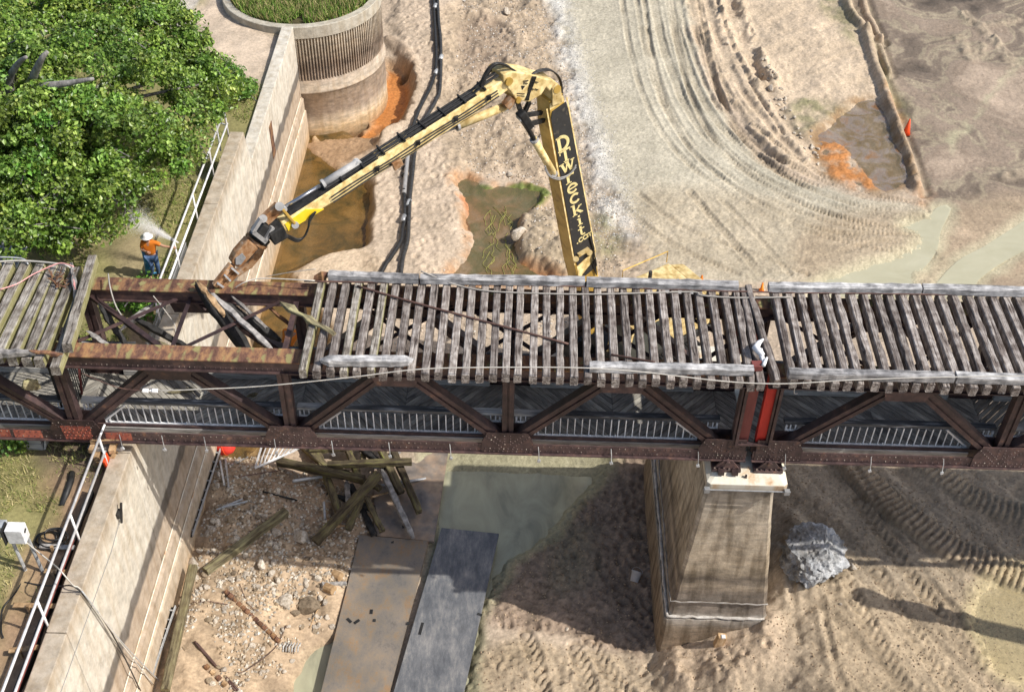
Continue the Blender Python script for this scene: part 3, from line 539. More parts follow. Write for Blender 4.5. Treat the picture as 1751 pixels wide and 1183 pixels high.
# ---- the bank on the left, behind the wall
bx = np.concatenate([-34-np.cumsum(np.linspace(.3, 12, 20))[::-1], np.arange(-34, WALLX-.30, .085), [WALLX-.30]])
by = np.concatenate([11-np.cumsum(np.linspace(.3, 8, 14))[::-1], np.arange(11, 72, .11), 72+np.cumsum(np.linspace(.3, 12, 24))])
BX, BY = np.meshgrid(bx, by, indexing='ij')
b1, b2, b3 = fbm(BX, BY, 5, 101), fbm(BX, BY, 1.3, 105, 4), fbm(BX, BY, .4, 111, 3)
BH = 6.22-1.25*ss(BY, 34, 38)+b1*.25+b2*.14+b3*.06
BC = np.empty(BX.shape+(3,), np.float32); BC[...] = (.25, .225, .095)
WBX, WBY = BX+b2*.9+b3*.3, BY+fbm(BX, BY, 1.3, 121, 4)*.9
def bpoly(px, z): return linedist(WBX, WBY, smooth(gpts(px, z), 3, True), True)[0]
def bpaint(k, c): BC[...] = BC*(1-k[..., None])+np.array(c, np.float32)*k[..., None]
k = ss(BX+b2*1.5, -12.6, -11.6)*ss(BY, 30, 26); bpaint(k*.9, (.31, .20, .125))
d = bpoly([(75, 840), (140, 800), (120, 960), (90, 1010), (40, 1040), (0, 1150), (-30, 1300), (40, 1300), (120, 1000), (160, 860)], 6.2); bpaint(ss(d, .5, -.4)*.8, (.33, .215, .135))
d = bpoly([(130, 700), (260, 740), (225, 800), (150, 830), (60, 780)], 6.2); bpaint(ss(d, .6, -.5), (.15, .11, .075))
SANDP = [(330, 30), (380, -20), (470, 50), (500, 70), (470, 110), (440, 150), (400, 130), (330, 90)]
d = bpoly(SANDP, 5.0); bpaint(ss(d, .5, -.5), (.50, .40, .30)); sandd = d
d = bpoly([(290, -20), (335, -20), (332, 35), (300, 45)], 5.); bpaint(ss(d, .2, -.1), (.48, .43, .36))
d = bpoly([(-200, 60), (-60, 50), (75, 28), (75, 45), (0, 62), (-200, 90)], 5.5); bpaint(ss(d, .2, -.1), (.50, .46, .40))
d = bpoly([(200, 420), (260, 400), (250, 470), (200, 480)], 6.2); bpaint(ss(d, .5, -.4)*.7, (.36, .28, .17))
d = bpoly([(80, 330), (160, 310), (180, 420), (60, 430)], 6.2); bpaint(ss(d, .8, -.5)*.5, (.33, .25, .15))
BC *= (1+b2*.4+b3*.5)[..., None]
me = fastmesh('bank', np.stack([BX, BY, BH], -1).reshape(-1, 3), gridfaces(*BX.shape), MT['ground'], True)
colattr(me, np.clip(np.concatenate([BC, np.full(BX.shape+(1,), .95)], -1), .01, 1).reshape(-1, 4)); setp(link('bank', me), kind='structure')
def bankz(x, y):
    i = int(np.clip(np.searchsorted(bx, x)-1, 0, len(bx)-2)); j = int(np.clip(np.searchsorted(by, y)-1, 0, len(by)-2)); return float(BH[i, j])

def blades(name, P, hgt, wid, cols, seed, lean=.5):
    r = np.random.RandomState(seed); n = len(P); a = r.rand(n)*2*np.pi; hh = hgt*r.uniform(.5, 1.3, n); ww = wid*r.uniform(.6, 1.3, n)
    d = np.stack([np.cos(a), np.sin(a), 0*a], 1); l = np.stack([r.normal(0, lean, n)*hh, r.normal(0, lean, n)*hh, hh], 1)
    V = np.stack([P-d*ww[:, None], P+d*ww[:, None], P+l], 1).reshape(-1, 3); F = np.arange(3*n).reshape(-1, 3)
    me = fastmesh(name, V, F, MT['grass']); c = np.array(cols, np.float32)[r.randint(0, len(cols), n)]*r.uniform(.7, 1.25, (n, 1)); colattr(me, np.repeat(c, 3, 0))
    return setp(link(name, me), kind='stuff')
GREEN = [(.15, .21, .035), (.21, .27, .055), (.27, .28, .075), (.13, .17, .035), (.40, .35, .15)]
DRY = [(.42, .36, .15), (.33, .31, .11), (.24, .26, .075), (.50, .42, .22), (.18, .22, .05)]
def scatter(n, x0, x1, y0, y1, keep, seed):
    r = np.random.RandomState(seed); xs = r.uniform(x0, x1, n); ys = r.uniform(y0, y1, n); ix = np.clip(np.searchsorted(bx, xs)-1, 0, len(bx)-2); iy = np.clip(np.searchsorted(by, ys)-1, 0, len(by)-2)
    q = keep(xs, ys, ix, iy, r); return np.stack([xs[q], ys[q], BH[ix[q], iy[q]]], 1)
lum = BC[..., 0]-BC[..., 1]
P = scatter(60000, -19, -11.2, 11, 25, lambda x, y, i, j, r: (lum[i, j]+r.normal(0, .02, len(x)) < .045) & (fbm(x, y, 1.1, 131) > -.12), 3)
blades('dry_grass', P, .10, .012, DRY, 4, .8)
P = scatter(60000, -24, -11.1, 24, 46, lambda x, y, i, j, r: (lum[i, j] < .055) & (fbm(x, y, 1.5, 141) > -.06), 5)
blades('shade_grass', P, .13, .016, GREEN, 6, .6)

# ------------------------------------------------------------------ retaining wall and intake tower
rw = thing('retaining_wall', (-10.7, 30, 0), 'long pale concrete retaining wall with dark stain course beside the bank', 'wall')
def walltop(y): return np.interp(y, [0, 14, 37.5, 37.95, 47.9], [6.8, 6.66, 6.62, 5.06, 5.38])
cuts = [-8, 4.5, 10.2, 15.9, 21.6, 27.3, 33.0, 37.95, 43.0, 47.95]
for a, b in zip(cuts[:-1], cuts[1:]):
    a2, b2 = a+.012, b-.012
    ys = [a2]+[y for y in (37.5,) if a2 < y < b2]+[b2]
    P = [(WALLX, y, float(walltop(y))) for y in ys]
    P = [(WALLX, a2, -1.5)]+P+[(WALLX, b2, -1.5)]
    MB().prism(P, (-.5, 0, 0)).build('wall_panel', MT['wall'], rw, bevel=.025)
# end of the taller wall, then the footing courses
MB().prism([(WALLX+.003, -8, -1), (WALLX+.003, -8, 1.95), (WALLX+.12, -8, 1.85), (WALLX+.12, -8, -1)], (0, 55.8, 0)).build('footing_course', MT['wall'], rw)
MB().prism([(WALLX+.124, -8, -1), (WALLX+.124, -8, 1.35), (WALLX+.2, -8, 1.28), (WALLX+.2, -8, -1)], (0, 55.7, 0)).build('footing_course', MT['wall'], rw)
b = MB()
for z in (1.97, 1.37): b.tube([(WALLX+.03+.12*(z < 1.5), -8, z), (WALLX+.03+.12*(z < 1.5), 47.6, z)], .018, 5)
b.build('pale_edge_line', MT['concap'], rw)
b = MB(); b.box((WALLX+.01, 41.5, 3.7), (.03, .5, 1.5)); b.build('rust_slot', MT['rustytop'], rw)
b = MB(); p = atx(203, 878, WALLX+.04); b.box((p[0], p[1], p[2]), (.08, .22, .16)).beam((p[0]+.05, p[1]-.1, p[2]-.25), (p[0]+.09, p[1]+.12, p[2]+.3), .05, .05)
b.build('steel_bracket', MT['charred'], rw)
b = MB(); b.tube([(WALLX+.015, 12, 6.0), (WALLX+.015, 19, 5.75), (WALLX+.015, 20, 5.9)], .008, 4); b.build('thin_wire', MT['galv'], rw)

it = thing('intake_tower', (-10.7, 51.6, 0), 'round ribbed concrete intake tower with grass growing on top', 'tower')
IC = Vector((-10.7, 51.6, 0))
MB().lathe(IC, [(3.66, -1), (3.63, .2), (3.60, 1.95), (3.68, 2.0), (3.68, 2.07), (3.61, 2.13), (3.61, 2.6), (3.48, 2.66), (3.48, 4.72), (3.62, 4.76)], 96).build('drum', MT['intake'], it, True)
MB().lathe(IC, [(3.64, 4.75), (3.64, 5.28), (3.62, 5.3), (3.3, 5.3), (3.3, 4.9)], 96).build('rim_coping', MT['wallbare'], it)
b = MB()
for k in range(110):
    a = -math.pi*1.02+k*math.pi*1.35/110; c = IC+Vector((3.535*math.cos(a), 3.535*math.sin(a), 3.69))
    b.box(c, (.13, .052, 2.1), Matrix.Rotation(a, 3, 'Z'))
b.build('fluted_rib', MT['intake'], it, kind='stuff')
MB().lathe(IC, [(3.3, 4.9), (3.3, 5.12), (1.5, 5.25), (.1, 5.3)], 48).build('soil_fill', mat('dark_soil', [(.3, (.06, .05, .03)), (.7, (.16, .14, .06))], (3, 3, 3)), it, True)
r = np.random.RandomState(9); n = 16000; rr = 3.25*np.sqrt(r.rand(n)); aa = r.rand(n)*2*np.pi
P = np.stack([IC.x+rr*np.cos(aa), IC.y+rr*np.sin(aa), 5.2+0*rr], 1); P = P[fbm(P[:, 0], P[:, 1], 1.2, 151) > -.16]
blades('tower_grass', P, .42, .03, [(.13, .25, .03), (.18, .30, .05), (.24, .33, .07), (.10, .19, .03), (.42, .35, .17), (.36, .30, .14), (.30, .30, .10)], 10, .35)

# ------------------------------------------------------------------ the bridge pier
PC = Vector((5.9, 23.5, 0))
pr = thing('bridge_pier', PC, 'battered concrete bridge pier with pale cap under the joint of the spans', 'pier')
def frustum(b, z0, r0, z1, r1, rows=14, jit=.0):
    (x0, x1, y0, y1), (a0, a1, c0, c1) = r0, r1; V = []; K = 1
    for i in range(rows+1):
        t = i/rows; z = z0+(z1-z0)*t; L = [x0+(a0-x0)*t, x1+(a1-x1)*t, y0+(c0-y0)*t, y1+(c1-y1)*t]; e = .09
        q = [(L[0]+e, L[2]), (L[1]-e, L[2]), (L[1], L[2]+e), (L[1], L[3]-e), (L[1]-e, L[3]), (L[0]+e, L[3]), (L[0], L[3]-e), (L[0], L[2]+e)]
        V += [(x+RNG.uniform(-jit, jit), y+RNG.uniform(-jit, jit), z) for x, y in q]
    F = [(i*8+k, i*8+(k+1) % 8, (i+1)*8+(k+1) % 8, (i+1)*8+k) for i in range(rows) for k in range(8)]
    b.add(V, F+[tuple(range(8))[::-1], tuple(range(rows*8, rows*8+8))])
b = MB(); frustum(b, .85, (4.52, 7.42, 20.92, 28.0), 6.33, (5.06, 6.84, 21.42, 26.6), 16, .012); b.build('shaft', MT['pier'], pr)
b = MB(); frustum(b, -2, (4.30, 7.55, 20.72, 28.5), .84, (4.40, 7.46, 20.86, 28.1), 6, .015); b.build('footing', MT['pier'], pr)
MT['scum'] = mat('pale_mineral_crust', [(.3, (.24, .21, .18)), (.5, (.42, .39, .35)), (.7, (.58, .56, .52))], (4, 4, 4), 9, .95, .4)
rr = random.Random(8)
for zz, wd, hh in ((.93, .05, .075), (1.62, .025, .03)):
    pts = [Vector((4.44+.04*zz, y, zz)) for y in np.arange(27.6, 20.9, -.25)]+[Vector((x, 20.88+.03*zz, zz)) for x in np.arange(4.5, 7.42, .15)]
    MB().tube([p+Vector((rr.uniform(-.015, .015), rr.uniform(-.015, .015), rr.uniform(-.02, .02))) for p in pts], wd, 7, [wd*rr.uniform(.5, 1.25) for _ in pts]).build('eroded_ledge', MT['scum'], pr, True)
b = MB(); frustum(b, 6.335, (4.98, 7.14, 21.16, 26.6), 6.58, (4.98, 7.14, 21.16, 26.6), 2, .0); b.build('cap', MT['concap'], pr, bevel=.02)
b = MB(); frustum(b, 6.58, (4.99, 7.13, 21.17, 26.6), 6.72, (5.2, 6.95, 21.5, 26.3), 1); b.build('cap_chamfer', MT['concap'], pr)
b = MB()
for x in (5.02, 7.1): b.tube([(x, 21.12, 6.40), (x, 26.5, 6.40)], .022, 6)
b.tube([(4.9, 21.11, 6.42), (7.22, 21.11, 6.42)], .022, 6)
for x in (4.99, 7.12): b.box((x, 21.1, 6.42), (.14, .12, .14))
b.build('clamp_rod', MT['galv'], pr)
MB().box((6.02, 21.36, 6.66), (.05, .05, .2)).build('anchor_stub', MT['steel'], pr)
MB().box((5.98, 22.0, 6.42), (.30, 1.75, .012), Matrix.Rotation(0, 3, 'X')).build('rust_stain', MT['concap'], pr) if 0 else None
def shoe(x, lab):
    t = thing('bearing_shoe', (x, 21.75, 6.72), lab, 'bridge bearing')
    MB().box((x, 21.78, 6.765), (.78, .62, .09)).build('base_plate', MT['steel'], t, bevel=.01)
    for yy in (21.52, 21.98): MB().prism([(x-.34, yy, 6.81), (x+.34, yy, 6.81), (x+.12, yy, 7.12), (x-.12, yy, 7.12)], (0, .05, 0)).build('web_plate', MT['steel'], t)
    b = MB().tube([(x, 21.46, 7.05), (x, 22.1, 7.05)], .07, 10); b.build('pin', MT['steel'], t)
    for k in range(6): MB().box((x-.32+k*.128, 21.5, 6.83), (.045, .045, .05)).build('bolt', MT['rivet'], t)
shoe(5.5, 'riveted bearing shoe under the span end with the dull red post'); shoe(6.62, 'riveted bearing shoe under the span end with the bright red post')
b = MB()
for x in (5.35, 5.72): b.box((x, 21.42, 6.78), (.16, .14, .12))
b.build('bearing_foot', MT['steel'], pr)

# ------------------------------------------------------------------ truss spans
YN, YF = 21.8, 24.4
def plate(b, pts, y, t): b.prism([(x, y, z) for x, z in pts], (0, t, 0))
def rivet(b, x, y, z, r=.022, ax='y'):
    d = []
    for k in range(6):
        a = k*math.pi/3; u, v = r*math.cos(a), r*math.sin(a)
        d.append((x+u, y, z+v) if ax == 'y' else (x+u, y+v, z))
    for k in range(6):
        a = k*math.pi/3; u, v = r*.55*math.cos(a), r*.55*math.sin(a)
        d.append((x+u, y-.016, z+v) if ax == 'y' else (x+u, y+v, z+.016))
    b.add(d, [(k, (k+1) % 6, 6+(k+1) % 6, 6+k) for k in range(6)]+[tuple(range(6, 12))])
def member(b, p, q, wy, dp):                    # two rolled channels with a recessed web between
    p, q = Vector(p), Vector(q); up = (0, -1, 0)
    for o in (-1, 1): b.beam(p, q, dp*.40, wy, up, off=(o*dp*.30, 0))
    b.beam(p, q, dp*.25, wy*.7, up)
def clip_rect(poly, x0, x1, y0, y1):
    for ax, s, v in ((0, 1, x0), (0, -1, x1), (1, 1, y0), (1, -1, y1)):
        out = []
        for i in range(len(poly)):
            p, q = poly[i], poly[(i+1) % len(poly)]; a, c = (p[ax]-v)*s, (q[ax]-v)*s
            if a >= 0: out.append(p)
            if (a >= 0) != (c >= 0): t = a/(a-c); out.append((p[0]+(q[0]-p[0])*t, p[1]+(q[1]-p[1])*t))
        poly = out
        if len(poly) < 3: return []
    return poly
bal = MB().beam((0, 0, 0), (0, 0, 1), .026, .026, (0, 1, 0)).mesh('baluster', MT['whitemetal'])
def striped():                                    # rusted chord top with lichen scale left between the old tie seats
    m = MT['rustytop'].copy(); m.name = 'tie_seat_chord_top'; n = m.node_tree.nodes; L = m.node_tree.links; b = n['Principled BSDF']
    src = b.inputs['Base Color'].links[0].from_socket
    ge = n.new('ShaderNodeNewGeometry'); nz = n.new('ShaderNodeTexNoise'); nz.inputs['Scale'].default_value = 3.5; nz.inputs['Detail'].default_value = 6; L.new(ge.outputs['Position'], nz.inputs[0])
    sx = n.new('ShaderNodeSeparateXYZ'); L.new(ge.outputs['Position'], sx.inputs[0])
    a = n.new('ShaderNodeMath'); a.operation = 'MULTIPLY_ADD'; a.inputs[1].default_value = 2*math.pi/.335; L.new(sx.outputs[0], a.inputs[0])
    a2 = n.new('ShaderNodeMath'); a2.operation = 'MULTIPLY'; a2.inputs[1].default_value = 7.; L.new(nz.outputs['Fac'], a2.inputs[0]); L.new(a2.outputs[0], a.inputs[2])
    s_ = n.new('ShaderNodeMath'); s_.operation = 'SINE'; L.new(a.outputs[0], s_.inputs[0])
    ad = n.new('ShaderNodeMath'); ad.operation = 'MULTIPLY_ADD'; ad.inputs[1].default_value = 6.5; L.new(nz.outputs['Fac'], ad.inputs[0]); L.new(s_.outputs[0], ad.inputs[2])
    r = n.new('ShaderNodeValToRGB'); r.color_ramp.elements[0].position = .0; r.color_ramp.elements[1].position = 1.
    sb = n.new('ShaderNodeMath'); sb.operation = 'SUBTRACT'; sb.inputs[1].default_value = 3.75; L.new(ad.outputs[0], sb.inputs[0]); L.new(sb.outputs[0], r.inputs[0])
    mx = n.new('ShaderNodeMix'); mx.data_type = 'RGBA'; L.new(r.outputs[0], mx.inputs[0]); L.new(src, mx.inputs[6]); mx.inputs[7].default_value = (.27, .235, .10, 1)
    L.new(mx.outputs[2], b.inputs['Base Color']); return m
MT['seat'] = striped()

def span(root, nodes, tops, x0, x1, endx, primer=()):
    for y, near in ((YN, True), (YF, False)):
        # top chord: cover plate on two channels with flanges
        MB().box(((x0+x1)/2, y, 10.195), (x1-x0, .52, .03)).build('cover_plate', MT['seat'], root)
        b = MB()
        for o in (-1, 1):
            b.box(((x0+x1)/2, y+o*.2, 10.0), (x1-x0, .03, .358)); b.box(((x0+x1)/2, y+o*.235, 9.835), (x1-x0, .10, .028))
        b.build('top_chord', MT['steel'], root)
        b = MB()
        for o in (-1, 1): b.box(((x0+x1)/2, y+o*.15, 7.23), (x1-x0, .035, .34)); b.box(((x0+x1)/2, y+o*.19, 7.065), (x1-x0, .11, .025))
        b.build('bottom_chord', MT['steel'], root)
        for n in nodes:
            if abs(n-endx) > 1: b = MB(); member(b, (n, y, 7.4), (n, y, 9.83), .26, .30); b.build('vertical_post', MT['steel'], root)
            b = MB(); w0, w1 = .68, .53
            end = abs(n-endx) < 1; lo = n-w0 if n < 6 else n-.55; hi = n+w0 if n > 6 else n+.55
            if not end: lo, hi = n-w0, n+w0
            pts = [(lo, 7.075), (hi, 7.075), (hi, 7.5), (n+w1 if not (end and n < 6) else hi, 7.84), (n-w1 if not (end and n > 6) else lo, 7.84), (lo, 7.5)]
            plate(b, pts, y-.195, .025); plate(b, pts, y+.17, .025)
            gp = b.build('gusset_plate', MT['steel'], root)
            if near:
                b = MB()
                for k in range(11):
                    for j in (7.14, 7.24): rivet(b, lo+.08+k*(hi-lo-.16)/10+.02*(j > 7.2), y-.195, j)
                for s_ in (-1, 1):
                    for k in range(7):
                        for o in (-.07, .07):
                            xx, zz = n+s_*(.12+k*.065)+o*.7*s_, 7.36+k*.066-o*.7
                            if lo+.04 < xx < hi-.04 and zz < 7.8: rivet(b, xx, y-.195, zz)
                for k in range(4):
                    for o in (-.08, .08): rivet(b, n+o, y-.195, 7.42+k*.105)
                b.build('rivet', MT['rivet'], gp, kind='stuff')
        for t in tops:
            b = MB(); plate(b, [(t-.62, 9.86), (t+.62, 9.86), (t+.5, 9.42), (t-.5, 9.42)], y-.185, .02); b.build('upper_gusset', MT['steel'], root)
            for n in nodes:
                if abs(n-t) < 3.6:
                    s_ = 1 if n > t else -1
                    if not near and abs(t+8.92) < .1 and s_ < 0: continue
                    b = MB(); member(b, (t+s_*.28, y, 9.80), (n-s_*.12, y, 7.42), .26, .30); b.build('diagonal', MT['steel'], root)
        if near:
            b = MB(); x = x0+.2
            while x < x1-.1:
                if min(abs(x-n) for n in nodes) > .75: rivet(b, x, y-.1675, 7.33); rivet(b, x+.08, y-.1675, 7.16)
                x += .155
            x = x0+.1
            while x < x1-.1: rivet(b, x, y-.215, 9.93, .016); x += .13
            b.build('rivet', MT['rivet'], root, kind='stuff')
    # floor beams and walkway
    b = MB()
    for n in list(nodes)+list(tops): b.box((n, (YN+YF)/2, 6.95), (.18, YF-YN-.5, .26))
    b.build('floor_beam', MT['steel'], root)
    b = MB()
    for y in (22.25, 23.1, 23.95): b.box(((x0+x1)/2, y, 7.0), (x1-x0, .09, .14))
    b.build('stringer', MT['deck'], root)
    wk = link('walkway_deck', None, root)
    ed = sorted(list(nodes)+list(tops)); ed = [x0]+[e for e in ed if x0+.4 < e < x1-.4]+[x1]; cnt = 0
    for a, c in zip(ed[:-1], ed[1:]):
        sg = 1 if ((round((.5*(a+c)+.35)/2.86-.5)) % 2) else -1
        u = Vector((1, sg, 0))/math.sqrt(2); nv = Vector((-sg, 1, 0))/math.sqrt(2); mid = Vector(((a+c)/2, 23.1, 0)); wdt = .152
        for k in range(-16, 17):
            q = mid+nv*(k*wdt); P = [q+u*s1*4+nv*s2*(wdt/2-.009) for s1, s2 in ((-1, -1), (1, -1), (1, 1), (-1, 1))]
            P = clip_rect([(p.x, p.y) for p in P], a+.006, c-.006, 22.06, 24.14)
            if len(P) < 3: continue
            ar = abs(sum(P[i][0]*P[(i+1) % len(P)][1]-P[(i+1) % len(P)][0]*P[i][1] for i in range(len(P))))/2
            if ar < .004: continue
            z = 7.075+RNG.uniform(-.008, .008); cx_, cy_ = sum(p[0] for p in P)/len(P), sum(p[1] for p in P)/len(P)
            a45 = sg*math.pi/4; R = Matrix.Rotation(-a45, 3, 'Z')
            b = MB().prism([R@Vector((p[0]-cx_, p[1]-cy_, 0)) for p in P], (0, 0, .045))
            o = link('plank', b.mesh('plank', MT['deck']), wk, Vector((cx_, cy_, z))-rootloc(wk), (0, 0, a45)); cnt += 1
    # hand railings in the truss planes
    ns = sorted(nodes)
    for y, near in ((22.02, True), (24.18, False)):
        for n in ns+[ns[0]-5.72]:
            lo, hi = n+.62, n+5.10
            if lo < x0 or hi > x1+.2: continue
            rp = link('railing_panel', None, root, Vector((0, 0, 0)))
            zb, zt = 7.385, 8.03; b = MB()
            for p, q in (((lo, zb), (hi, zb)), ((lo+.02, zb+.03), (lo+.68, zt)), ((hi-.02, zb+.03), (hi-.68, zt))): b.beam((p[0], y, p[1]), (q[0], y, q[1]), .05, .05, (0, 1, 0))
            for xx in (lo+.18, (lo+hi)/2, hi-.18): b.beam((xx, y-.02, 7.12), (xx, y-.02, zb+.1), .03, .03, (0, 1, 0))
            b.build('frame', MT['whitemetal'], rp)
            x = lo+.19
            while x < hi-.1:
                top = min(zt, zb+(x-lo)*.97, zb+(hi-x)*.97)
                if top-zb > .1:
                    o = link('baluster', bal, rp, Vector((x, y, zb))-rootloc(rp)); o.scale = (1, 1, top-zb)
                x += .192
            MB().box(((lo+hi)/2, y-.06, 7.21), (hi-lo+.1, .10, .17)).build('kerb_board', MT['paleboard'], rp)
            MB().box((n+2.86, y+(.10 if near else -.1), 8.10), (3.5, .20, .09)).build('handrail_cap', MT['cap'], rp, bevel=.012)
        for n in ns:
            for s_ in (-1, 1):
                if (n+s_*.8 > x1) or (n+s_*.8 < x0): continue
                if abs(n-endx) < 1 and s_*(endx-n-1e-6) > 0 and s_ == (1 if n < 6 else -1): continue
                st = link('railing_stub', None, root); b = MB()
                pts = [(n+s_*.22, 8.03), (n+s_*.22, 7.84), (n+s_*.50, 7.84), (n+s_*.84, 8.05)]
                for p, q in zip(pts[:-1], pts[1:]): b.beam((p[0], y, p[1]), (q[0], y, q[1]), .05, .05, (0, 1, 0))
                for k in (.33, .46): b.beam((n+s_*k, y, 7.84), (n+s_*k, y, 8.05), .03, .03, (0, 1, 0))
                b.build('frame', MT['whitemetal'], st)
                white = near and ((abs(n+.35) < .1) or (n > 12 and s_ > 0) or (abs(n+6.07) < .1 and s_ > 0) or (abs(n+11.79) < .1 and s_ > 0))
                MB().box((n+s_*.58, y+.10, 8.10), (.86, .2, .09)).build('handrail_cap', MT['paleboard'] if white else MT['cap'], st, bevel=.01)

NA = [5.37, -.35, -6.07, -11.79, -17.51]; TA = [2.51, -3.21, -8.93, -14.65]
spA = thing('truss_span', (-3.2, 23.1, 7.05), 'brown riveted steel truss span being dismantled, with the gap in its timber ties', 'bridge span', 'truss spans of the old bridge')
span(spA, NA, TA, -18.2, 5.98, 5.37)
NB = [6.75, 12.6, 18.3, 24.0, 29.7]; TB = [9.66, 15.45, 21.15, 26.85]
spB = thing('truss_span', (12.5, 23.1, 7.05), 'brown riveted steel truss span with unbroken ties, beyond the bright red post', 'bridge span', 'truss spans of the old bridge')
span(spB, NB, TB, 6.14, 30.2, 6.75)
def endpost(root, x0, x1, redx0, redx1, red):
    for y in (YN, YF):
        b = MB()
        for k, (a, c) in enumerate(((x0, x0+.055), (x0+.075, x0+.15))): b.box(((a+c)/2, y-.05-.05*k, 8.72), (c-a, .3, 2.2))
        b.box(((redx0+redx1)/2, y-.19, 7.70), (redx1-redx0+.2, .13, .035))
        b.build('end_post', MT['steel'], root)
        MB().box(((redx0+redx1)/2, y-.02, 8.95), (redx1-redx0, .2, 2.48)).build('post_flange', MT[red], root, label=('bright' if red == 'redflange' else 'dull')+' red primed post flange')
endpost(spA, 5.53, 5.7, 5.70, 5.96, 'dullred'); endpost(spB, 6.40, 6.56, 6.16, 6.40, 'redflange')
# primer patches where the paint was scraped off the chord and its gusset
b = MB(); plate(b, [(-12.12, 7.10), (-11.42, 7.10), (-11.38, 7.62), (-12.18, 7.62)], YN-.2005, .003); b.build('primer_patch', MT['primer'], spA)
for a, c in ((-11.05, -10.35), (-14.6, -13.6), (-13.5, -12.75)): MB().box(((a+c)/2, YN-.169, 7.235), (c-a, .006, .28)).build('primer_patch', MT['primer'], spA)
b = MB()
for x in np.arange(-12.1, -11.4, .11):
    for z in (7.16, 7.27, 7.38, 7.5): rivet(b, x+(.05 if z in (7.27, 7.5) else 0), YN-.2, z)
b.build('rivet', MT['primer'], spA, kind='stuff')
# white drop brackets below the chord
for px in ((208, 756), (280, 758), (350, 752), (470, 755), (568, 758), (665, 752), (770, 757), (922, 757), (1047, 762), (1197, 765), (1348, 765), (1495, 772), (1620, 775)):
    p = aty(*px, YN-.24); rt = spA if p[0] < 6.05 else spB
    fx = link('drop_bracket', None, rt); b = MB().tube([(p[0]-.02, YN-.20, 7.36), (p[0], YN-.26, 7.2), (p[0]+.01, YN-.3, 6.98)], .012, 5); b.build('stem', MT['galv'], fx)
    MB().box((p[0]+.01, YN-.31, 6.93), (.085, .05, .09), Matrix.Rotation(RNG.uniform(-.5, .5), 3, 'Y')).build('plate', MT['galv'], fx, bevel=.01)
# laterals in the stripped bay: angle bars and snapped rods between the two top chords
def bar(px0, px1, z0, z1, wd, ht, m='steel', w2=None, root=spA, name='lateral_brace'):
    p, q = atz(*px0, z0), atz(*px1, z1); b = MB().beam(p, q, wd, ht, w2=w2); b.beam(p, q, ht, wd*.8, off=(wd*.45, -wd*.35)); b.build(name, MT[m], root)
bar((156, 505), (280, 596), 9.95, 9.95, .13, .025); bar((303, 511), (134, 583), 9.92, 9.92, .12, .02)
bar((498, 507), (306, 598), 9.95, 9.95, .11, .02); bar((328, 503), (293, 598), 9.98, 9.98, .11, .02)
bar((326, 505), (352, 530), 10.0, 9.6, .12, .02)
for x in np.arange(-4.6, 5.6, 2.86): 
    b = MB().beam((x, YN, 9.95), (x+2.86, YF, 9.95), .12, .025); b.beam((x, YF, 9.92), (x+2.86, YN, 9.92), .12, .025); b.build('lateral_brace', MT['steel'], spA)
for x in np.arange(6.5, 28, 2.86):
    b = MB().beam((x, YN, 9.95), (x+2.86, YF, 9.95), .12, .025); b.beam((x, YF, 9.92), (x+2.86, YN, 9.92), .12, .025); b.build('lateral_brace', MT['steel'], spB)
for x in (-6.07, -.35, 5.3): MB().box((x, (YN+YF)/2, 9.9), (.14, YF-YN-.5, .16)).build('top_strut', MT['steel'], spA)

# ------------------------------------------------------------------ ties
def tie_mesh(seed, L=3.62, Wd=.192, H=.275, rag=.006, m='tie', notch=False):
    r = random.Random(seed); N = 13; V = []; e = .018; bow = r.uniform(-.008, .008)
    for i in range(N):
        y = -L/2+L*i/(N-1); x_ = bow*math.sin(math.pi*i/(N-1))+r.uniform(-rag, rag)*.35; w_ = Wd/2+r.uniform(-rag, rag)*.6; hh = H+r.uniform(-rag, rag)*.6
        cl = r.uniform(.01, .035)*(notch and r.random() < .2); cr_ = r.uniform(.01, .04)*(notch and r.random() < .22)
        for a, z in ((-w_+e, 0), (w_-e, 0), (w_, e), (w_-cr_, hh-e), (w_-e-cr_, hh), (w_*.3, hh+r.uniform(-rag, rag)), (-w_*.3, hh+r.uniform(-rag, rag)), (-w_+e+cl, hh), (-w_+cl, hh-e), (-w_, e)):
            V.append((a+x_, y+(r.uniform(-.012, .012) if i in (0, N-1) else 0), z-H))
    F = [(i*10+k, i*10+(k+1) % 10, (i+1)*10+(k+1) % 10, (i+1)*10+k) for i in range(N-1) for k in range(10)]+[tuple(range(10))[::-1], tuple(range((N-1)*10, N*10))]
    return MB().add(V, [f[::-1] for f in F]).mesh('tie', MT[m])
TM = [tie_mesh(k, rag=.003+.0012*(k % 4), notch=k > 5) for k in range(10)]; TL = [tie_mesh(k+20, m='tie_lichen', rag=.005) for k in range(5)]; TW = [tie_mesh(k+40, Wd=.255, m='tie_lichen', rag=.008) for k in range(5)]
SPLIT = tie_mesh(99, rag=.01, notch=True)
def tie(root, x, yc, z, rot, me, dy=0):
    return link('tie', me, root, Vector((x, yc+dy, z))-rootloc(root), (rad(RNG.uniform(-.3, .3)), rad(RNG.uniform(-1.2, 1.2)), rot))
YT = 22.84
main = [511, 533.6, 557, 580.4, 602.7, 627, 648, 672.5, 695.7, 720, 742, 767, 789, 813, 836, 858, 878, 905, 927, 951, 975, 998, 1021, 1045, 1069, 1092, 1115, 1139, 1162, 1185, 1208, 1232, 1256, 1277]
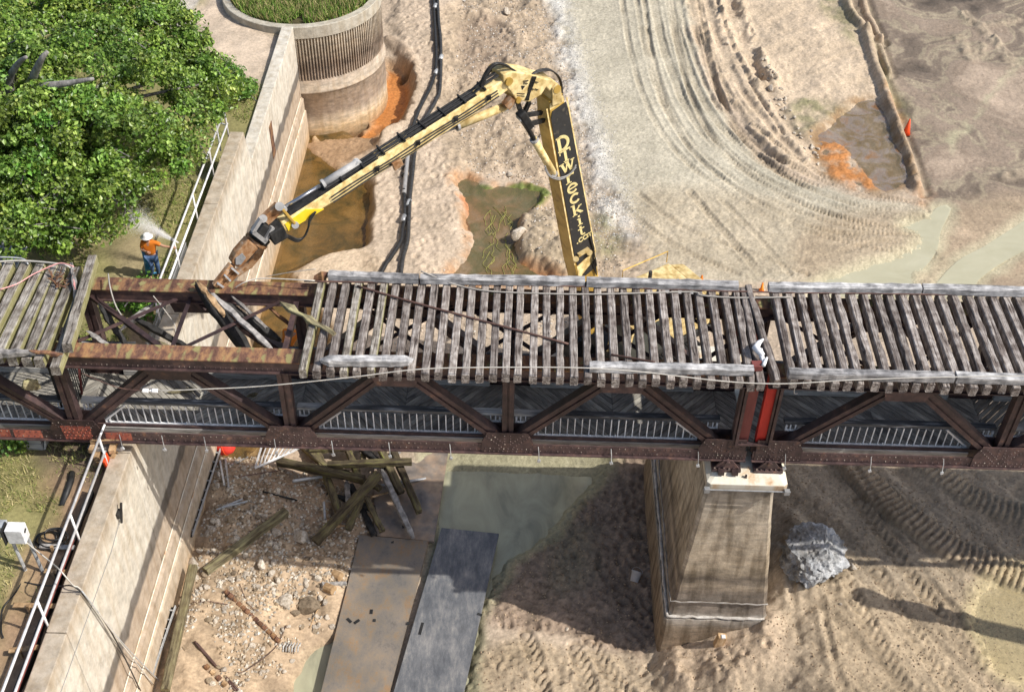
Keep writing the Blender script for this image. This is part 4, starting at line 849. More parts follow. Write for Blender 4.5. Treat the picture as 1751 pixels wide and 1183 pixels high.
for i, px in enumerate(main):
    x = atz(px+7, 632+(px-875)*.026, TOP)[0]; k = RNG.random()
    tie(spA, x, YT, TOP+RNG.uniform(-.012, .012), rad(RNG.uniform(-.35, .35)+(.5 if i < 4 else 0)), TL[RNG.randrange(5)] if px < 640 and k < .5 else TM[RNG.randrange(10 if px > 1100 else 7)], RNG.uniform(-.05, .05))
right = [1354, 1378, 1402, 1425, 1447, 1469, 1495, 1519, 1543, 1565, 1589, 1613, 1637, 1661, 1685, 1713, 1734, 1758, 1781, ]+[1781+23.7*k for k in range(1, 48)]
for i, px in enumerate(right):
    x = atz(px+2, 643+(px-1350)*.026, TOP)[0]
    o = tie(spB, x, YT+.08, TOP+RNG.uniform(-.012, .012), rad(RNG.uniform(-.35, .35)), TM[RNG.randrange(10)], RNG.uniform(-.05, .05))
# the two crooked ties at the joint of the spans
a = atz(1301, 652, TOP); o = tie(spA, a[0], YT, TOP, rad(.4), TM[3])
a, c = atz(1332, 655, TOP+.02), atz(1278, 484, TOP+.02); o = tie(spA, (a[0]+c[0])/2, (a[1]+c[1])/2, TOP+.05, math.atan2(-(c[0]-a[0]), c[1]-a[1]), TM[8]); o['label'] = 'skewed tie at the joint of the spans'
# disturbed ties at the broken end, shoved together and askew
LT = [(118, 620, 160, 458), (97, 622, 147, 470), (68, 611, 124, 470), (47, 608, 100, 466), (22, 606, 84, 466), (-4, 604, 62, 462), (-32, 603, 38, 460), (-58, 602, 12, 458), (-84, 600, -14, 457), (-110, 600, -40, 456), (-136, 598, -66, 455)]
for i, (x0, y0, x1, y1) in enumerate(LT[1:]):
    a, c = atz(x0, y0, TOP), atz(x1, y1, TOP)
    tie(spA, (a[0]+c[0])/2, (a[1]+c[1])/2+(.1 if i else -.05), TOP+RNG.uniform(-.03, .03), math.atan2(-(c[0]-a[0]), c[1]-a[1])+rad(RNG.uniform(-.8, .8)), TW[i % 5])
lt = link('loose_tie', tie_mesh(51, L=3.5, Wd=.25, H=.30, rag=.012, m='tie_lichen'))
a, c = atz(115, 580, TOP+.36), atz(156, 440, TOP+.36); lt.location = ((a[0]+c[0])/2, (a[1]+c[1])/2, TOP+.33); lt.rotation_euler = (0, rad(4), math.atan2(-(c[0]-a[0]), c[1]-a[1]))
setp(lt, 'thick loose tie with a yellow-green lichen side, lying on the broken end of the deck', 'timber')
# guard timbers
def timber(p, q, wd, ht, seed, m, name, root=None, rag=.012, N=14, ragend=False, loose=False):
    p, q = Vector(p), Vector(q); d = q-p; L = d.length; r = random.Random(seed); V = []; e = min(wd, ht)*.12
    for i in range(N):
        t = -L/2+L*i/(N-1); k = 1
        if ragend and i in (0, N-1): k = .45
        if ragend and i in (1, N-2): k = .8
        w_, h_ = wd/2*k+r.uniform(-rag, rag), ht/2*k+r.uniform(-rag, rag); oy, oz = r.uniform(-rag, rag)*.6, r.uniform(-rag, rag)*.6
        for a, z in ((-w_+e, -h_), (w_-e, -h_), (w_, -h_+e), (w_, h_-e), (w_-e, h_), (0, h_+r.uniform(-rag, rag)), (-w_+e, h_), (-w_, h_-e), (-w_, -h_+e)):
            V.append((t+(r.uniform(-.05, .05) if ragend and i in (0, N-1) else 0), a+oy, z+oz))
    F = [(i*9+k, i*9+(k+1) % 9, (i+1)*9+(k+1) % 9, (i+1)*9+k) for i in range(N-1) for k in range(9)]+[tuple(range(9))[::-1], tuple(range((N-1)*9, N*9))]
    o = link(name, MB().add(V, F).mesh(name, MT[m]), root); o.location = (p+q)/2-(rootloc(root) if root else Vector())
    o.rotation_euler = d.to_track_quat('X', 'Z').to_euler(); return o
GZ = TOP+.115
for i, (x0, y0, x1, y1, rt, rg) in enumerate(((562, 471, 716, 477, spA, 0), (719, 477, 1000, 481, spA, 0), (1003, 482, 1262, 489, spA, 0), (1314, 491, 1574, 494, spB, 0), (1577, 494, 2900, 530, spB, 0),
    (548, 617, 706, 617, spA, 1), (1008, 627, 1288, 633, spA, 0), (1348, 638, 1630, 645, spB, 0), (1634, 645, 2900, 684, spB, 0))):
    timber(atz(x0, y0, GZ), atz(x1, y1, GZ), .235, .22, 60+i, 'guard', 'guard_timber', rt, .009, 22, rg)
o = timber(atz(538, 474, GZ-.02), atz(562, 471, GZ-.02), .2, .2, 70, 'rustytop', 'rotten_timber_end', spA, .03, 5, True)
timber(atz(-40, 604, TOP+.1), atz(62, 603, TOP+.1), .2, .16, 71, 'greywood', 'guard_timber', spA, .03, 10, True)
timber(atz(50, 600, TOP+.16), atz(106, 606, TOP+.12), .12, .08, 72, 'rustytop', 'guard_timber', spA, .02, 8, True)

# ------------------------------------------------------------------ high reach excavator
EB = atz(1050, 590, 1.2); ET = aty(385, 485, 24.5)
ed_ = np.array([ET[0]-EB[0], ET[1]-EB[1], 0]); ed_ /= np.linalg.norm(ed_); en = np.array([-ed_[1], ed_[0], 0])
if en[1] > 0: en = -en                          # towards the camera
en = Vector(en); ed_ = Vector(ed_)
def xp(px, py, off=0.): return Vector(atpl(px, py, EB+np.array(en)*off, np.array(en)))
ex = thing('excavator', (EB[0], EB[1], hz(EB[0], EB[1])), 'yellow high reach demolition excavator with lettered boom and rusty grapple', 'excavator')
ez = hz(EB[0], EB[1])
# undercarriage and house stand beyond the bridge, turned towards the grapple
UX = ed_; UY = Vector((-UX.y, UX.x, 0)); O = Vector((EB[0], EB[1], ez))-ed_*.9
RM = Matrix((UX, UY, Vector((0, 0, 1)))).transposed()
def L(x, y, z): return O+UX*x+UY*y+Vector((0, 0, z))
for s_ in (-1, 1):
    tr = link('crawler_track', None, ex); b = MB(); prof = []
    for k in range(24):
        a = 2*math.pi*k/24; cx_ = 1.7 if math.cos(a) > 0 else -1.7; prof.append(L(cx_+.45*math.cos(a), s_*1.35-.3, .47+.45*math.sin(a)))
    b.prism(prof, UY*.6); b.build('track_frame', MT['black'], tr)
    b = MB()
    for k in range(30): b.box(L(-2.0+k*.138, s_*1.35, .94), (.10, .62, .05), RM)
    b.build('grouser', MT['charred'], tr, kind='stuff')
MB().box(L(0, 0, .75), (1.8, 2.2, .4), RM).build('car_body', MT['ochre'], ex)
MB().lathe(L(0, 0, .9), [(.75, 0), (.75, .35)], 20).build('slew_ring', MT['charred'], ex)
MB().box(L(-.5, 0, 1.42), (4.2, 2.7, .32), RM).build('deck_frame', MT['charred'], ex, bevel=.04)
hood = MB().prism([L(-.2, -1.3, 1.6), L(-2.5, -1.3, 1.6), L(-2.5, -1.3, 2.75), L(-.9, -1.3, 2.75), L(-.2, -1.3, 2.5)], UY*2.6).build('engine_hood', MT['yellow'], ex, bevel=.08)
MB().box(L(-1.7, .3, 2.78), (.9, 1.2, .06), RM).build('hood_grille', MT['grey'], ex)
MB().prism([L(-2.55, -1.4, 1.35), L(-3.1, -1.1, 1.35), L(-3.1, 1.1, 1.35), L(-2.55, 1.4, 1.35)], (0, 0, 1.25)).build('counterweight', MT['yellow'], ex, bevel=.1)
MB().tube([L(-1.2, -.8, 2.7), L(-1.2, -.8, 3.2)], .07, 10).build('exhaust', MT['charred'], ex)
cb = link('cab', None, ex)
MB().prism([L(-.1, .45, 1.6), L(1.5, .45, 1.6), L(1.6, .45, 2.5), L(1.25, .45, 3.2), L(-.1, .45, 3.2)], UY*.95).build('cab_glazing', MT['glass'], cb)
b = MB(); b.box(L(.58, .93, 3.23), (1.5, 1.08, .09), RM)
for x, y in ((-.08, .45), (-.08, 1.4), (1.3, .45), (1.3, 1.4)): b.beam(L(x+(.25 if x > 1 else 0), y, 1.6), L(x, y, 3.2), .09, .09)
b.build('cab_frame', MT['yellow'], cb)
MB().box(L(.4, .93, 3.29), (.7, .6, .02), RM).build('roof_window', MT['glass'], cb)
for y in (-1.3, 1.42):
    MB().tube([L(-2.4, y, 2.8), L(-2.4, y, 3.3), L(-.3, y, 3.3), L(-.3, y, 2.7)], .022, 6).build('guard_rail', MT['ochre'], ex)
MB().box(L(-1.2, -1.45, 2.0), (.9, .1, .5), RM).build('side_vent', MT['charred'], ex)
def box_arm(p, q, a0, a1, bw, name, m, mside=None, up=None):
    """box section: depth a (in the arm's plane) tapering from p to q, width bw across it"""
    return MB().beam(p, q, bw, a0, up or en.cross(q-p), bw, a1)
# boom
bt, bb = xp(951, 172), xp(1001, 446); bd = (bb-bt).normalized(); bs = bd.cross(en).normalized()
if bs.dot(ed_) > 0: bs = -bs                    # points away from the grapple: right in view
BW = .70; BA = .76
foot = bb+bd*((bb.z-2.0)/-bd.z*.92)
V = []; bc = -en*(BW/2)
for p, a in ((bt-bd*.1, .44), (bt+bd*.9, .72), (bb, .86), (foot, .62)):
    for s1, s2 in ((-1, 0), (1, 0), (1, 1), (-1, 1)): V.append(p+bs*s1*a/2+(-en)*(s2*BW))
F = [(i*4+k, i*4+(k+1) % 4, i*4+4+(k+1) % 4, i*4+4+k) for i in range(3) for k in range(4)]+[(0, 1, 2, 3), (12, 13, 14, 15)]
MB().add(V, F).build('boom', MT['ochre'], ex, bevel=.03)
def bp(u, v, o=.0): return bt+bd*u+bs*v+en*o      # boom side coordinates: down, right, proud
BL = (bb-bt).length
pn = [(.50, -.29), (.28, -.2), (.22, .30), (.5, .34), (BL-.95, .40), (BL-.25, .40), (BL-.02, -.34), (BL-.6, -.385)]
MB().prism([bp(u, v, .004) for u, v in pn], en*.02).build('sign_panel', MT['blackpaint'], ex)
b = MB()
for s_, w_ in ((-1, .045), (1, .05)):
    for i in range(8):
        u0, u1 = .1+i*(BL-.2)/8, .1+(i+1)*(BL-.2)/8; f = lambda u: (.36+.07*u/BL)*s_
        b.prism([bp(u0, f(u0)-w_/2, .002), bp(u1, f(u1)-w_/2, .002), bp(u1, f(u1)+w_/2, .002), bp(u0, f(u0)+w_/2, .002)], en*.012)
b.prism([bp(.0, -.24, .002), bp(.2, -.27, .002), bp(.16, .27, .002), bp(-.05, .24, .002)], en*.012)
b.prism([bp(BL-.2, .42, .002), bp(BL+.55, .40, .002), bp(BL+.55, -.38, .002), bp(BL+.02, -.36, .002)], en*.012)
b.build('side_plate', MT['yellow'], ex)
b = MB(); b.prism([bp(BL+.12, .40, .015), bp(BL+.5, .40, .015), bp(BL+.62, -.1, .015), bp(BL+.5, -.22, .015)], en*.02); b.build('sign_panel', MT['blackpaint'], ex)
# lettering, stroke by stroke, upright down the boom
def arc(cx, cy, rx, ry, a0, a1, n=12): return [(cx+rx*math.cos(rad(a0+(a1-a0)*k/n)), cy+ry*math.sin(rad(a0+(a1-a0)*k/n))) for k in range(n+1)]
def srf(x, y, l=.34): return ([(x-l/2, y), (x+l/2, y)], .07)
GLY = {'D': [([(.22, 0), (.22, 1)], .2), (arc(.3, .5, .50, .46, -88, 88), .19), ([(.06, .035), (.4, .035)], .08), ([(.06, .965), (.4, .965)], .08)],
       'T': [([(.5, 0), (.5, 1)], .2), ([(.06, .94), (.94, .94)], .12), ([(.09, .68), (.09, .97)], .08), ([(.91, .68), (.91, .97)], .08), srf(.5, .035, .44)],
       'w': [([(.12, .72), (.33, .03)], .17), ([(.33, .03), (.5, .62)], .10), ([(.5, .72), (.7, .03)], .17), ([(.7, .03), (.92, .7)], .10), srf(.12, .69), srf(.5, .69, .28), srf(.9, .69, .26)],
       'r': [([(.3, 0), (.3, .7)], .19), (arc(.58, .42, .26, .24, 165, 50, 6), .15), srf(.3, .035, .42), srf(.2, .68, .26)],
       'e': [(arc(.5, .36, .33, .33, 0, 318, 16), .16), ([(.2, .38), (.83, .38)], .09)],
       'c': [(arc(.52, .36, .33, .33, 42, 318, 14), .17)],
       'k': [([(.24, 0), (.24, 1)], .19), ([(.3, .32), (.78, .70)], .11), ([(.45, .42), (.82, .03)], .18), srf(.24, .035, .4), srf(.15, .97, .26), srf(.8, .035, .28), srf(.76, .69, .28)],
       'i': [([(.5, 0), (.5, .68)], .2), srf(.5, .035, .46), srf(.42, .67, .26), ([(.5, .84), (.5, 1.0)], .19)],
       't': [([(.45, .14), (.45, .95)], .19), ([(.18, .68), (.78, .68)], .09), (arc(.62, .16, .17, .13, 180, 320, 6), .13)],
       'o': [(arc(.5, .36, .34, .33, 0, 360, 18), .17)], '.': [([(.5, .0), (.5, .18)], .2)],
       'm': [([(.12, 0), (.12, .7)], .16), (arc(.31, .42, .19, .26, 180, 0, 7), .12), ([(.5, 0), (.5, .45)], .16), (arc(.69, .42, .19, .26, 180, 0, 7), .12), ([(.88, 0), (.88, .45)], .16)]}
def glyph(ch, org, ax, ay, sc, parent):
    b = MB()
    for pts, wd in GLY[ch]:
        for i in range(len(pts)-1):
            p, q = Vector(pts[i]), Vector(pts[i+1]); d = (q-p).normalized(); nn = Vector((-d.y, d.x))*wd/2
            ext = d*.012 if len(pts) > 2 else d*0
            b.prism([org+ax*(v.x*sc)+ay*(v.y*sc)+en*.026 for v in (p-nn-ext, q-nn+ext, q+nn+ext, p+nn-ext)], en*.008)
    b.build('letter', MT['letter'], parent)
lt_px = {0: ('D', 962.5, 243.5, .55), 1: ('T', 966, 265, .46), 2: ('w', 969.5, 284, .53), 3: ('r', 975, 303.5, .50), 4: ('e', 978, 321, .50), 5: ('c', 982, 338.5, .50), 6: ('k', 986, 356.5, .46), 7: ('i', 990, 376, .42), 8: ('t', 993.5, 393, .42)}
sp_ = link('lettering', None, ex)
for i in range(9):
    ch, px, py, sc = lt_px[i]; c = xp(px, py); half = .5 if ch in 'DTkit' else .36
    glyph(ch, c-bs*.5*sc+bd*half*sc, bs, -bd, sc, sp_)
ax = bs; ay = -bd; c0 = xp(984, 418)
for i, ch in enumerate('.com'): glyph(ch, c0+ax*((-.06, .09, .27, .46)[i]), ax, ay, .25, sp_)
# knuckle head
hp = [(860.6, 129), (876, 123), (906.5, 127), (930, 135), (946, 137), (954.6, 144), (960, 160), (960, 174), (945, 182), (942, 158), (934, 150), (925.5, 163), (905, 175), (883.6, 172), (874, 158), (861, 142)]
MB().prism([xp(*p, .03) for p in hp], -en*.62).build('knuckle_head', MT['yellow'], ex, bevel=.03)
b = MB().prism([xp(a, c, .032) for a, c in ((943, 181), (960, 174), (958, 150), (950, 143), (943, 150))], en*.05); b.build('hinge_cheek', MT['yellow'], ex, bevel=.015)
b = MB()
for p, r_ in (((950, 151), .13), ((868, 138), .12), ((884, 170), .09)): c = xp(*p); b.tube([c+en*.1, c-en*.85], r_, 14)
b.build('pivot_pin', MT['ochre'], ex)
b = MB()                                          # faint maker's marks: a swoosh, a small crest and worn lettering strokes
for a, c, e_, f_ in ((895, 139, 903, 138), (895, 142, 902, 143), (907, 139, 912, 140), (914, 140, 920, 141), (903, 152, 907, 153), (909, 152, 913, 153), (915, 152, 920, 154), (884, 160, 897, 161), (884, 164, 897, 165)):
    b.beam(xp(a, c, .036), xp(e_, f_, .036), .02, .05 if c < 158 else .015, en)
b.prism([xp(a, c, .034) for a, c in ((891, 147), (898, 147), (896, 150), (893, 154))], en*.01)
b.build('worn_marking', MT['blackpaint'], ex)
# stick
at_, ae = xp(872, 141), xp(484, 388); ad = (ae-at_).normalized(); au = en.cross(ad); au = au if au.z > 0 else -au
def ap(t, v, o=0): return at_+(ae-at_)*t+au*v+en*o
V = []; 
for t, lo, hi in ((0, -.2, .17), (.14, -.29, .21), (.5, -.28, .21), (.8, -.22, .18), (1, -.19, .16)):
    for v, o in ((lo, 0), (hi, 0), (hi, -.40), (lo, -.40)): V.append(ap(t, v, o))
F = [(i*4+k, i*4+(k+1) % 4, i*4+4+(k+1) % 4, i*4+4+k) for i in range(4) for k in range(4)]+[(0, 1, 2, 3), (16, 17, 18, 19)]
MB().add(V, F).build('stick', MT['yellow'], ex, bevel=.03)
MB().prism([ap(.84, -.23, .004), ap(.99, -.2, .004), ap(.99, .06, .004), ap(.90, .10, .004)], en*.02).build('new_paint_panel', MT['newyellow'], ex)
for t in np.arange(.10, .82, .09): MB().prism([ap(t, .22, -.42), ap(t+.006, .22, -.42), ap(t+.006, .30, -.42), ap(t, .30, -.42)], en*.44).build('hose_clamp', MT['charred'], ex)
for t in (.1, .25, .42, .6): MB().box(ap(t, -.02, .03), (.12, .12, .12)).build('hose_clamp', MT['charred'], ex)
b = MB()
for k in range(6):
    o = -.08-.05*k; b.tube([ap(t, .245+.02*math.sin(k*2.1+t*9)+(.10*(t < .1)), o) for t in np.linspace(.03, .80, 14)], .021, 6)
for k in range(3): b.tube([ap(t, .0-.09*k+.015*math.sin(t*20+k), .035) for t in np.linspace(.06, .80, 12)], .02, 6)
b.build('hydraulic_line', MT['hydblack'], ex, kind=None)
MB().prism([ap(.14, .212, -.40), ap(.97, .165, -.40), ap(.97, .18, -.40), ap(.14, .227, -.40)], en*.38).build('stick_top_plate', MT['charred'], ex)
MB().prism([ap(.505, -.36, .02), ap(.545, -.38, .02), ap(.545, -.10, .02), ap(.505, -.14, .02)], en*.10).build('stop_block', MT['rustarm'], ex, bevel=.02)
def cyl(p, q, fr, r0, r1, m0, m1='chrome', nm='hydraulic_cylinder'):
    c = link(nm, None, ex); m_ = p+(q-p)*fr
    MB().tube([p, m_], r0, 14).build('barrel', MT[m0], c, True); MB().tube([m_, q], r1, 12).build('rod', MT[m1], c, True)
    b = MB().tube([m_-(q-p).normalized()*.08, m_], r0*1.18, 14).tube([p-en*.1, p+en*.1], r0*.9, 10).tube([q-en*.1, q+en*.1], r1*1.5, 10); b.build('gland', MT['grey'], c)
cyl(xp(864, 182, -.2), xp(722, 240, -.2), .60, .125, .07, 'yellow')
cyl(xp(611, 279, -.25), xp(484, 356, -.25), .48, .11, .055, 'grey')
cyl(xp(946, 296, .0), xp(891, 200, .0), .62, .115, .075, 'yellow', 'black')
MB().beam(xp(889, 192), xp(906, 218), .26, .26, en).build('rod_guard', MT['black'], ex, bevel=.05)
b = MB()
for p, q in (((884, 171), (893, 200)), ((905, 175), (893, 200)), ((893, 198), (926, 193)), ((908, 212), (930, 206))): b.beam(xp(*p, -.1), xp(*q, -.3), .12, .10, en)
b.build('link_arm', MT['charred'], ex)
b = MB().beam(xp(864, 182, -.05), xp(876, 168, -.05), .25, .2, en); b.beam(xp(864, 182, -.5), xp(876, 160, -.5), .1, .25, en); b.build('cylinder_lug', MT['rustarm'], ex)
b = MB()
for k in range(9):                               # hose loops over the knuckle
    o = -.05-.075*k; j = RNG.uniform(-3, 3)
    b.tube([xp(*p, o) for p in smooth([(822+j, 150), (832+j, 126+j*.4), (848+j, 110+j*.6), (866, 113+j*.5), (884+j, 124), (900, 129)], 4)], .026, 6)
    j = RNG.uniform(-3, 3)
    b.tube([xp(*p, o) for p in smooth([(908, 128), (922+j, 122+j*.4), (940+j*.5, 120+j*.5), (954+j*.4, 130), (960+j*.4, 146), (961, 168+j)], 4)], .024, 6)
for k in range(4): b.tube([xp(*p, .05) for p in smooth([(911+k*2, 131), (906+k*2, 145), (903+k, 160), (898+k*2, 172)], 4)], .016, 5)
b.build('hose_bundle', MT['hydblack'], ex, True)
b = MB()
for k in range(2): b.tube([xp(*p, .2) for p in smooth([(932, 284+k*5), (940, 300+k*2), (958, 304+k*3), (975, 297), (985, 282+k*4)], 5)], .022, 6)
b.build('return_hose', MT['grey'], ex, True)
b = MB()
for k in range(3): b.tube([xp(*p, .05) for p in smooth([(1008, 404), (1016, 425+k*4), (1012+k*3, 445), (1020, 470)], 4)], .022, 6)
b.build('boom_hose', MT['hydblack'], ex, True)
b = MB(); b.beam(xp(988, 436, .05), xp(1006, 425, .05), .12, .14, en); b.tube([xp(1008, 432, .12), xp(1008, 432, -.8)], .1, 12); b.tube([xp(985, 443, .1), xp(985, 443, -.8)], .1, 12)
b.build('boom_lug', MT['yellow'], ex)
# linkage, coupler, grapple
b = MB().beam(xp(478, 352, .02), xp(508, 387, .02), .08, .13, en); b.beam(xp(478, 352, -.6), xp(508, 387, -.6), .08, .13, en); b.build('tipping_link', MT['ochre'], ex, bevel=.02)
b = MB().tube([xp(478, 353, .1), xp(478, 353, -.7)], .12, 12).tube([xp(505, 385, .1), xp(505, 385, -.7)], .10, 12).tube([xp(450, 374, .1), xp(450, 374, -.7)], .11, 12); b.build('linkage_pin', MT['grey'], ex)
MB().beam(xp(478, 353, -.1), xp(452, 377, -.1), .3, .16, en).build('push_link', MT['rustarm'], ex)
MB().beam(xp(482, 388, 0), xp(458, 402, 0), .55, .42, en.cross(ad)).build('stick_nose', MT['charred'], ex, bevel=.03)
cp = link('coupler', None, ex)
MB().prism([xp(*p, .12) for p in ((452, 384), (470, 394), (458, 416), (437, 402))], -en*.36).build('coupler_body', MT['black'], cp, bevel=.03)
b = MB()
for p, q in (((446, 374), (432, 396)), ((466, 388), (452, 412)), ((432, 396), (454, 413))): b.beam(xp(*p, .14), xp(*q, .14), .1, .12, en)
b.build('coupler_rib', MT['grey'], cp)
b = MB()
for k in range(3): b.tube([xp(*p, .1) for p in smooth([(478, 398), (492, 402+k*2), (508, 409+k*2), (520, 405), (527, 390), (530, 372+k*3), (540, 362)], 4)], .028, 6)
b.build('jumper_hose', MT['hydblack'], ex, True)
gr = link('grapple', None, ex)
MB().tube([xp(447, 402, -.2), xp(441, 409, -.2)], .30, 16).build('rotator', MT['charred'], gr)
MB().tube([xp(440, 410, -.2), xp(437, 414, -.2)], .33, 16).build('slew_flange', MT['rustarm'], gr)
MB().prism([xp(*p, .10) for p in ((425, 410), (443, 425), (428, 442), (412, 459), (402, 456), (396, 449), (404, 434))], -en*.26).build('grapple_body', MT['rustarm'], gr, bevel=.04)
MB().prism([xp(*p, .11) for p in ((402, 441), (414, 432), (420, 440), (411, 452), (402, 452))], en*.04).build('worn_plate', MT['galv'], gr, bevel=.015)
for lab, pts, o in (('fixed', ((443, 424), (456, 418), (450, 436), (432, 458), (414, 470), (398, 478), (404, 468), (424, 452)), -.25), ('moving', ((402, 452), (392, 462), (372, 484), (366, 490), (374, 494), (388, 486), (404, 466)), .05)):
    MB().prism([xp(*p, o) for p in pts], -en*.16).build('jaw', MT['rustarm'], gr, bevel=.02)
for q_ in (((394, 452), (400, 457), (371, 493), (365, 489)), ((406, 463), (412, 468), (381, 498), (374, 496))): MB().prism([xp(*p, .10) for p in q_], -en*.14).build('jaw', MT['rustarm'], gr, bevel=.02)
b = MB()
for p, q in (((396, 458), (408, 468)), ((384, 470), (394, 480)), ((372, 484), (382, 491))): b.beam(xp(*p, .14), xp(*q, .14), .045, .05, en)
b.build('jaw_tooth', MT['galv'], gr)

# ------------------------------------------------------------------ people
def skinmesh(name, J, E, m, sub=1, root=0):
    """J: list of (point, radius); E: edges; grown with the Skin modifier"""
    me = bpy.data.meshes.new(name); me.from_pydata([tuple(p) for p, r_ in J], E, []); o = bpy.data.objects.new(name, me); COL.objects.link(o)
    sk = o.modifiers.new('s', 'SKIN'); ly = me.skin_vertices[0].data if me.skin_vertices else None
    if ly is None: me.skin_vertices.new(); ly = me.skin_vertices[0].data
    for i, (p, r_) in enumerate(J):
        rr = r_ if isinstance(r_, tuple) else (r_, r_); ly[i].radius = rr; ly[i].use_root = (i == root)
    sd = o.modifiers.new('d', 'SUBSURF'); sd.levels = sub; sd.render_levels = sub
    dg = bpy.context.evaluated_depsgraph_get(); dg.update(); ev = o.evaluated_get(dg)
    m2 = bpy.data.meshes.new_from_object(ev); bpy.data.objects.remove(o, do_unlink=True)
    m2.name = name; m2.materials.clear(); m2.materials.append(m); m2.polygons.foreach_set('use_smooth', [True]*len(m2.polygons)); return m2
def person(loc, heading, label, pose, shirt, hat=None, legs='denim'):
    """local axes: x to the figure's left, -y forward, z up; pose gives joint points"""
    t = thing('person', loc, label, 'person'); t.rotation_euler = (0, 0, heading); p = {k: Vector(v) for k, v in pose.items()}
    J = [(p['pelvis'], (.15, .11)), (p['chest'], (.17, .12)), (p['neck'], .06), (p['head'], (.085, .10)), (p['head']+(p['head']-p['neck']).normalized()*.12, (.075, .085))]; E = [(0, 1), (1, 2), (2, 3), (3, 4)]
    for s_ in ('l', 'r'):
        n = len(J); J += [(p['sh'+s_], .065), (p['el'+s_], .045), (p['ha'+s_], .032)]; E += [(1, n), (n, n+1), (n+1, n+2)]
        n = len(J); J += [(p['hip'+s_], .085), (p['kn'+s_], .06), (p['an'+s_], .042), (p['an'+s_]+Vector((0, -.16, -.04)), .04)]; E += [(0, n), (n, n+1), (n+1, n+2), (n+2, n+3)]
    me = skinmesh('body', J, E, MT['skin'], 2)
    bmv = MB()                                    # nose, ears, eyes and the fingers
    hd = p['head']; f = Vector((0, -1, 0)); 
    bmv.lathe(hd+f*.105+Vector((0, 0, .03)), [(.018, -.03), (.012, .03)], 6)
    for s_ in (-1, 1): bmv.box(hd+Vector((s_*.09, 0, .03)), (.02, .045, .06)); bmv.box(hd+Vector((s_*.035, -.095, .06)), (.025, .012, .015))
    for s_ in ('l', 'r'):
        d = (p['ha'+s_]-p['el'+s_]).normalized(); a = d.cross(Vector((0, 0, 1)) if abs(d.z) < .9 else Vector((0, 1, 0))).normalized(); c = p['ha'+s_]
        bmv.tube([c-d*.02, c+d*.05, c+d*.09], .035, 8, [.03, .042, .036])
        for k, ln in enumerate((.065, .08, .075, .055)): q = c+d*.085+a*(k-1.5)*.02; bmv.tube([q-d*.02, q+d*ln*.6, q+d*ln*.9+d.cross(a)*.03], .009, 6)
        bmv.tube([c+d*.03+a*-.03, c+d*.07+a*-.06, c+d*.10+a*-.055], .011, 6)
    import bmesh
    bm = bmesh.new(); bm.from_mesh(me); me2 = bmv.mesh('x', MT['skin'], smooth=True); bm.from_mesh(me2); bm.to_mesh(me); bm.free()
    bd_ = link('body', me, t)
    J = [(p['pelvis'], (.175, .135)), (p['chest'], (.20, .15)), (p['neck']-Vector((0, 0, .03)), .085)]; E = [(0, 1), (1, 2)]
    for s_ in ('l', 'r'): n = len(J); J += [(p['sh'+s_], .088), (p['sh'+s_]+(p['el'+s_]-p['sh'+s_])*.75, .068)]; E += [(1, n), (n, n+1)]
    link('shirt', skinmesh('shirt', J, E, MT[shirt], 2), bd_)
    J = [(p['pelvis']-Vector((0, 0, .02)), (.172, .13))]; E = []
    for s_ in ('l', 'r'): n = len(J); J += [(p['hip'+s_], .10), (p['kn'+s_], .076), (p['an'+s_]+(p['kn'+s_]-p['an'+s_])*.06, .062)]; E += [(0, n), (n, n+1), (n+1, n+2)]
    link('trousers', skinmesh('trousers', J, E, MT[legs], 2), bd_)
    for s_ in ('l', 'r'):
        a = p['an'+s_]; b = MB().tube([a+Vector((0, .03, .06)), a+Vector((0, .02, -.03)), a+Vector((0, -.06, -.05)), a+Vector((0, -.19, -.06))], .05, 8, [.055, .058, .052, .035])
        o = link('boot', b.mesh('boot', MT['boot'], smooth=True), bd_)
    top = p['head']+Vector((0, 0, .07)); b = MB()
    if hat == 'brim': b.lathe(top, [(.19, -.01), (.195, .0), (.125, .015), (.12, .06), (.09, .11), (.03, .135)], 18)
    else: b.lathe(top, [(.115, -.01), (.12, .0), (.11, .07), (.07, .12), (.02, .135)], 16); b.box(top+Vector((0, -.13, .0)), (.17, .10, .015))
    link('hard_hat', b.mesh('hard_hat', MT['white'], smooth=True), bd_); return t
stand = dict(pelvis=(0, 0, .95), chest=(0, -.02, 1.28), neck=(0, -.02, 1.48), head=(0, -.05, 1.60), shl=(.19, -.02, 1.42), shr=(-.19, -.02, 1.42), ell=(.46, -.10, 1.33), hal=(.70, -.10, 1.28),
             elr=(-.24, -.08, 1.17), har=(-.03, -.27, 1.24), hipl=(.10, 0, .88), hipr=(-.10, 0, .88), knl=(.13, -.06, .48), knr=(-.02, -.12, .50), anl=(.06, .05, .09), anr=(-.16, -.02, .09))
pz = atz(268, 474, 6.25)
person((pz[0], pz[1], bankz(pz[0], pz[1])), rad(4), 'worker in orange shirt, jeans and white brimmed hard hat with one hand on the rail', stand, 'orange', 'brim')
bend = dict(pelvis=(0, .12, .80), chest=(0, -.18, 1.02), neck=(0, -.36, 1.06), head=(0, -.47, 1.04), shl=(.19, -.28, 1.06), shr=(-.19, -.28, 1.06), ell=(.26, -.38, .80), hal=(.14, -.52, .60),
            elr=(-.26, -.38, .80), har=(-.10, -.52, .58), hipl=(.10, .10, .76), hipr=(-.10, .10, .76), knl=(.13, -.12, .42), knr=(-.13, -.05, .44), anl=(.13, .06, .09), anr=(-.14, .12, .09))
q = atz(494, 576, 8.05); person((q[0], q[1]-.22, 7.12), rad(165), 'worker in orange top bending down behind the stripped end of the ties', bend, 'orange')
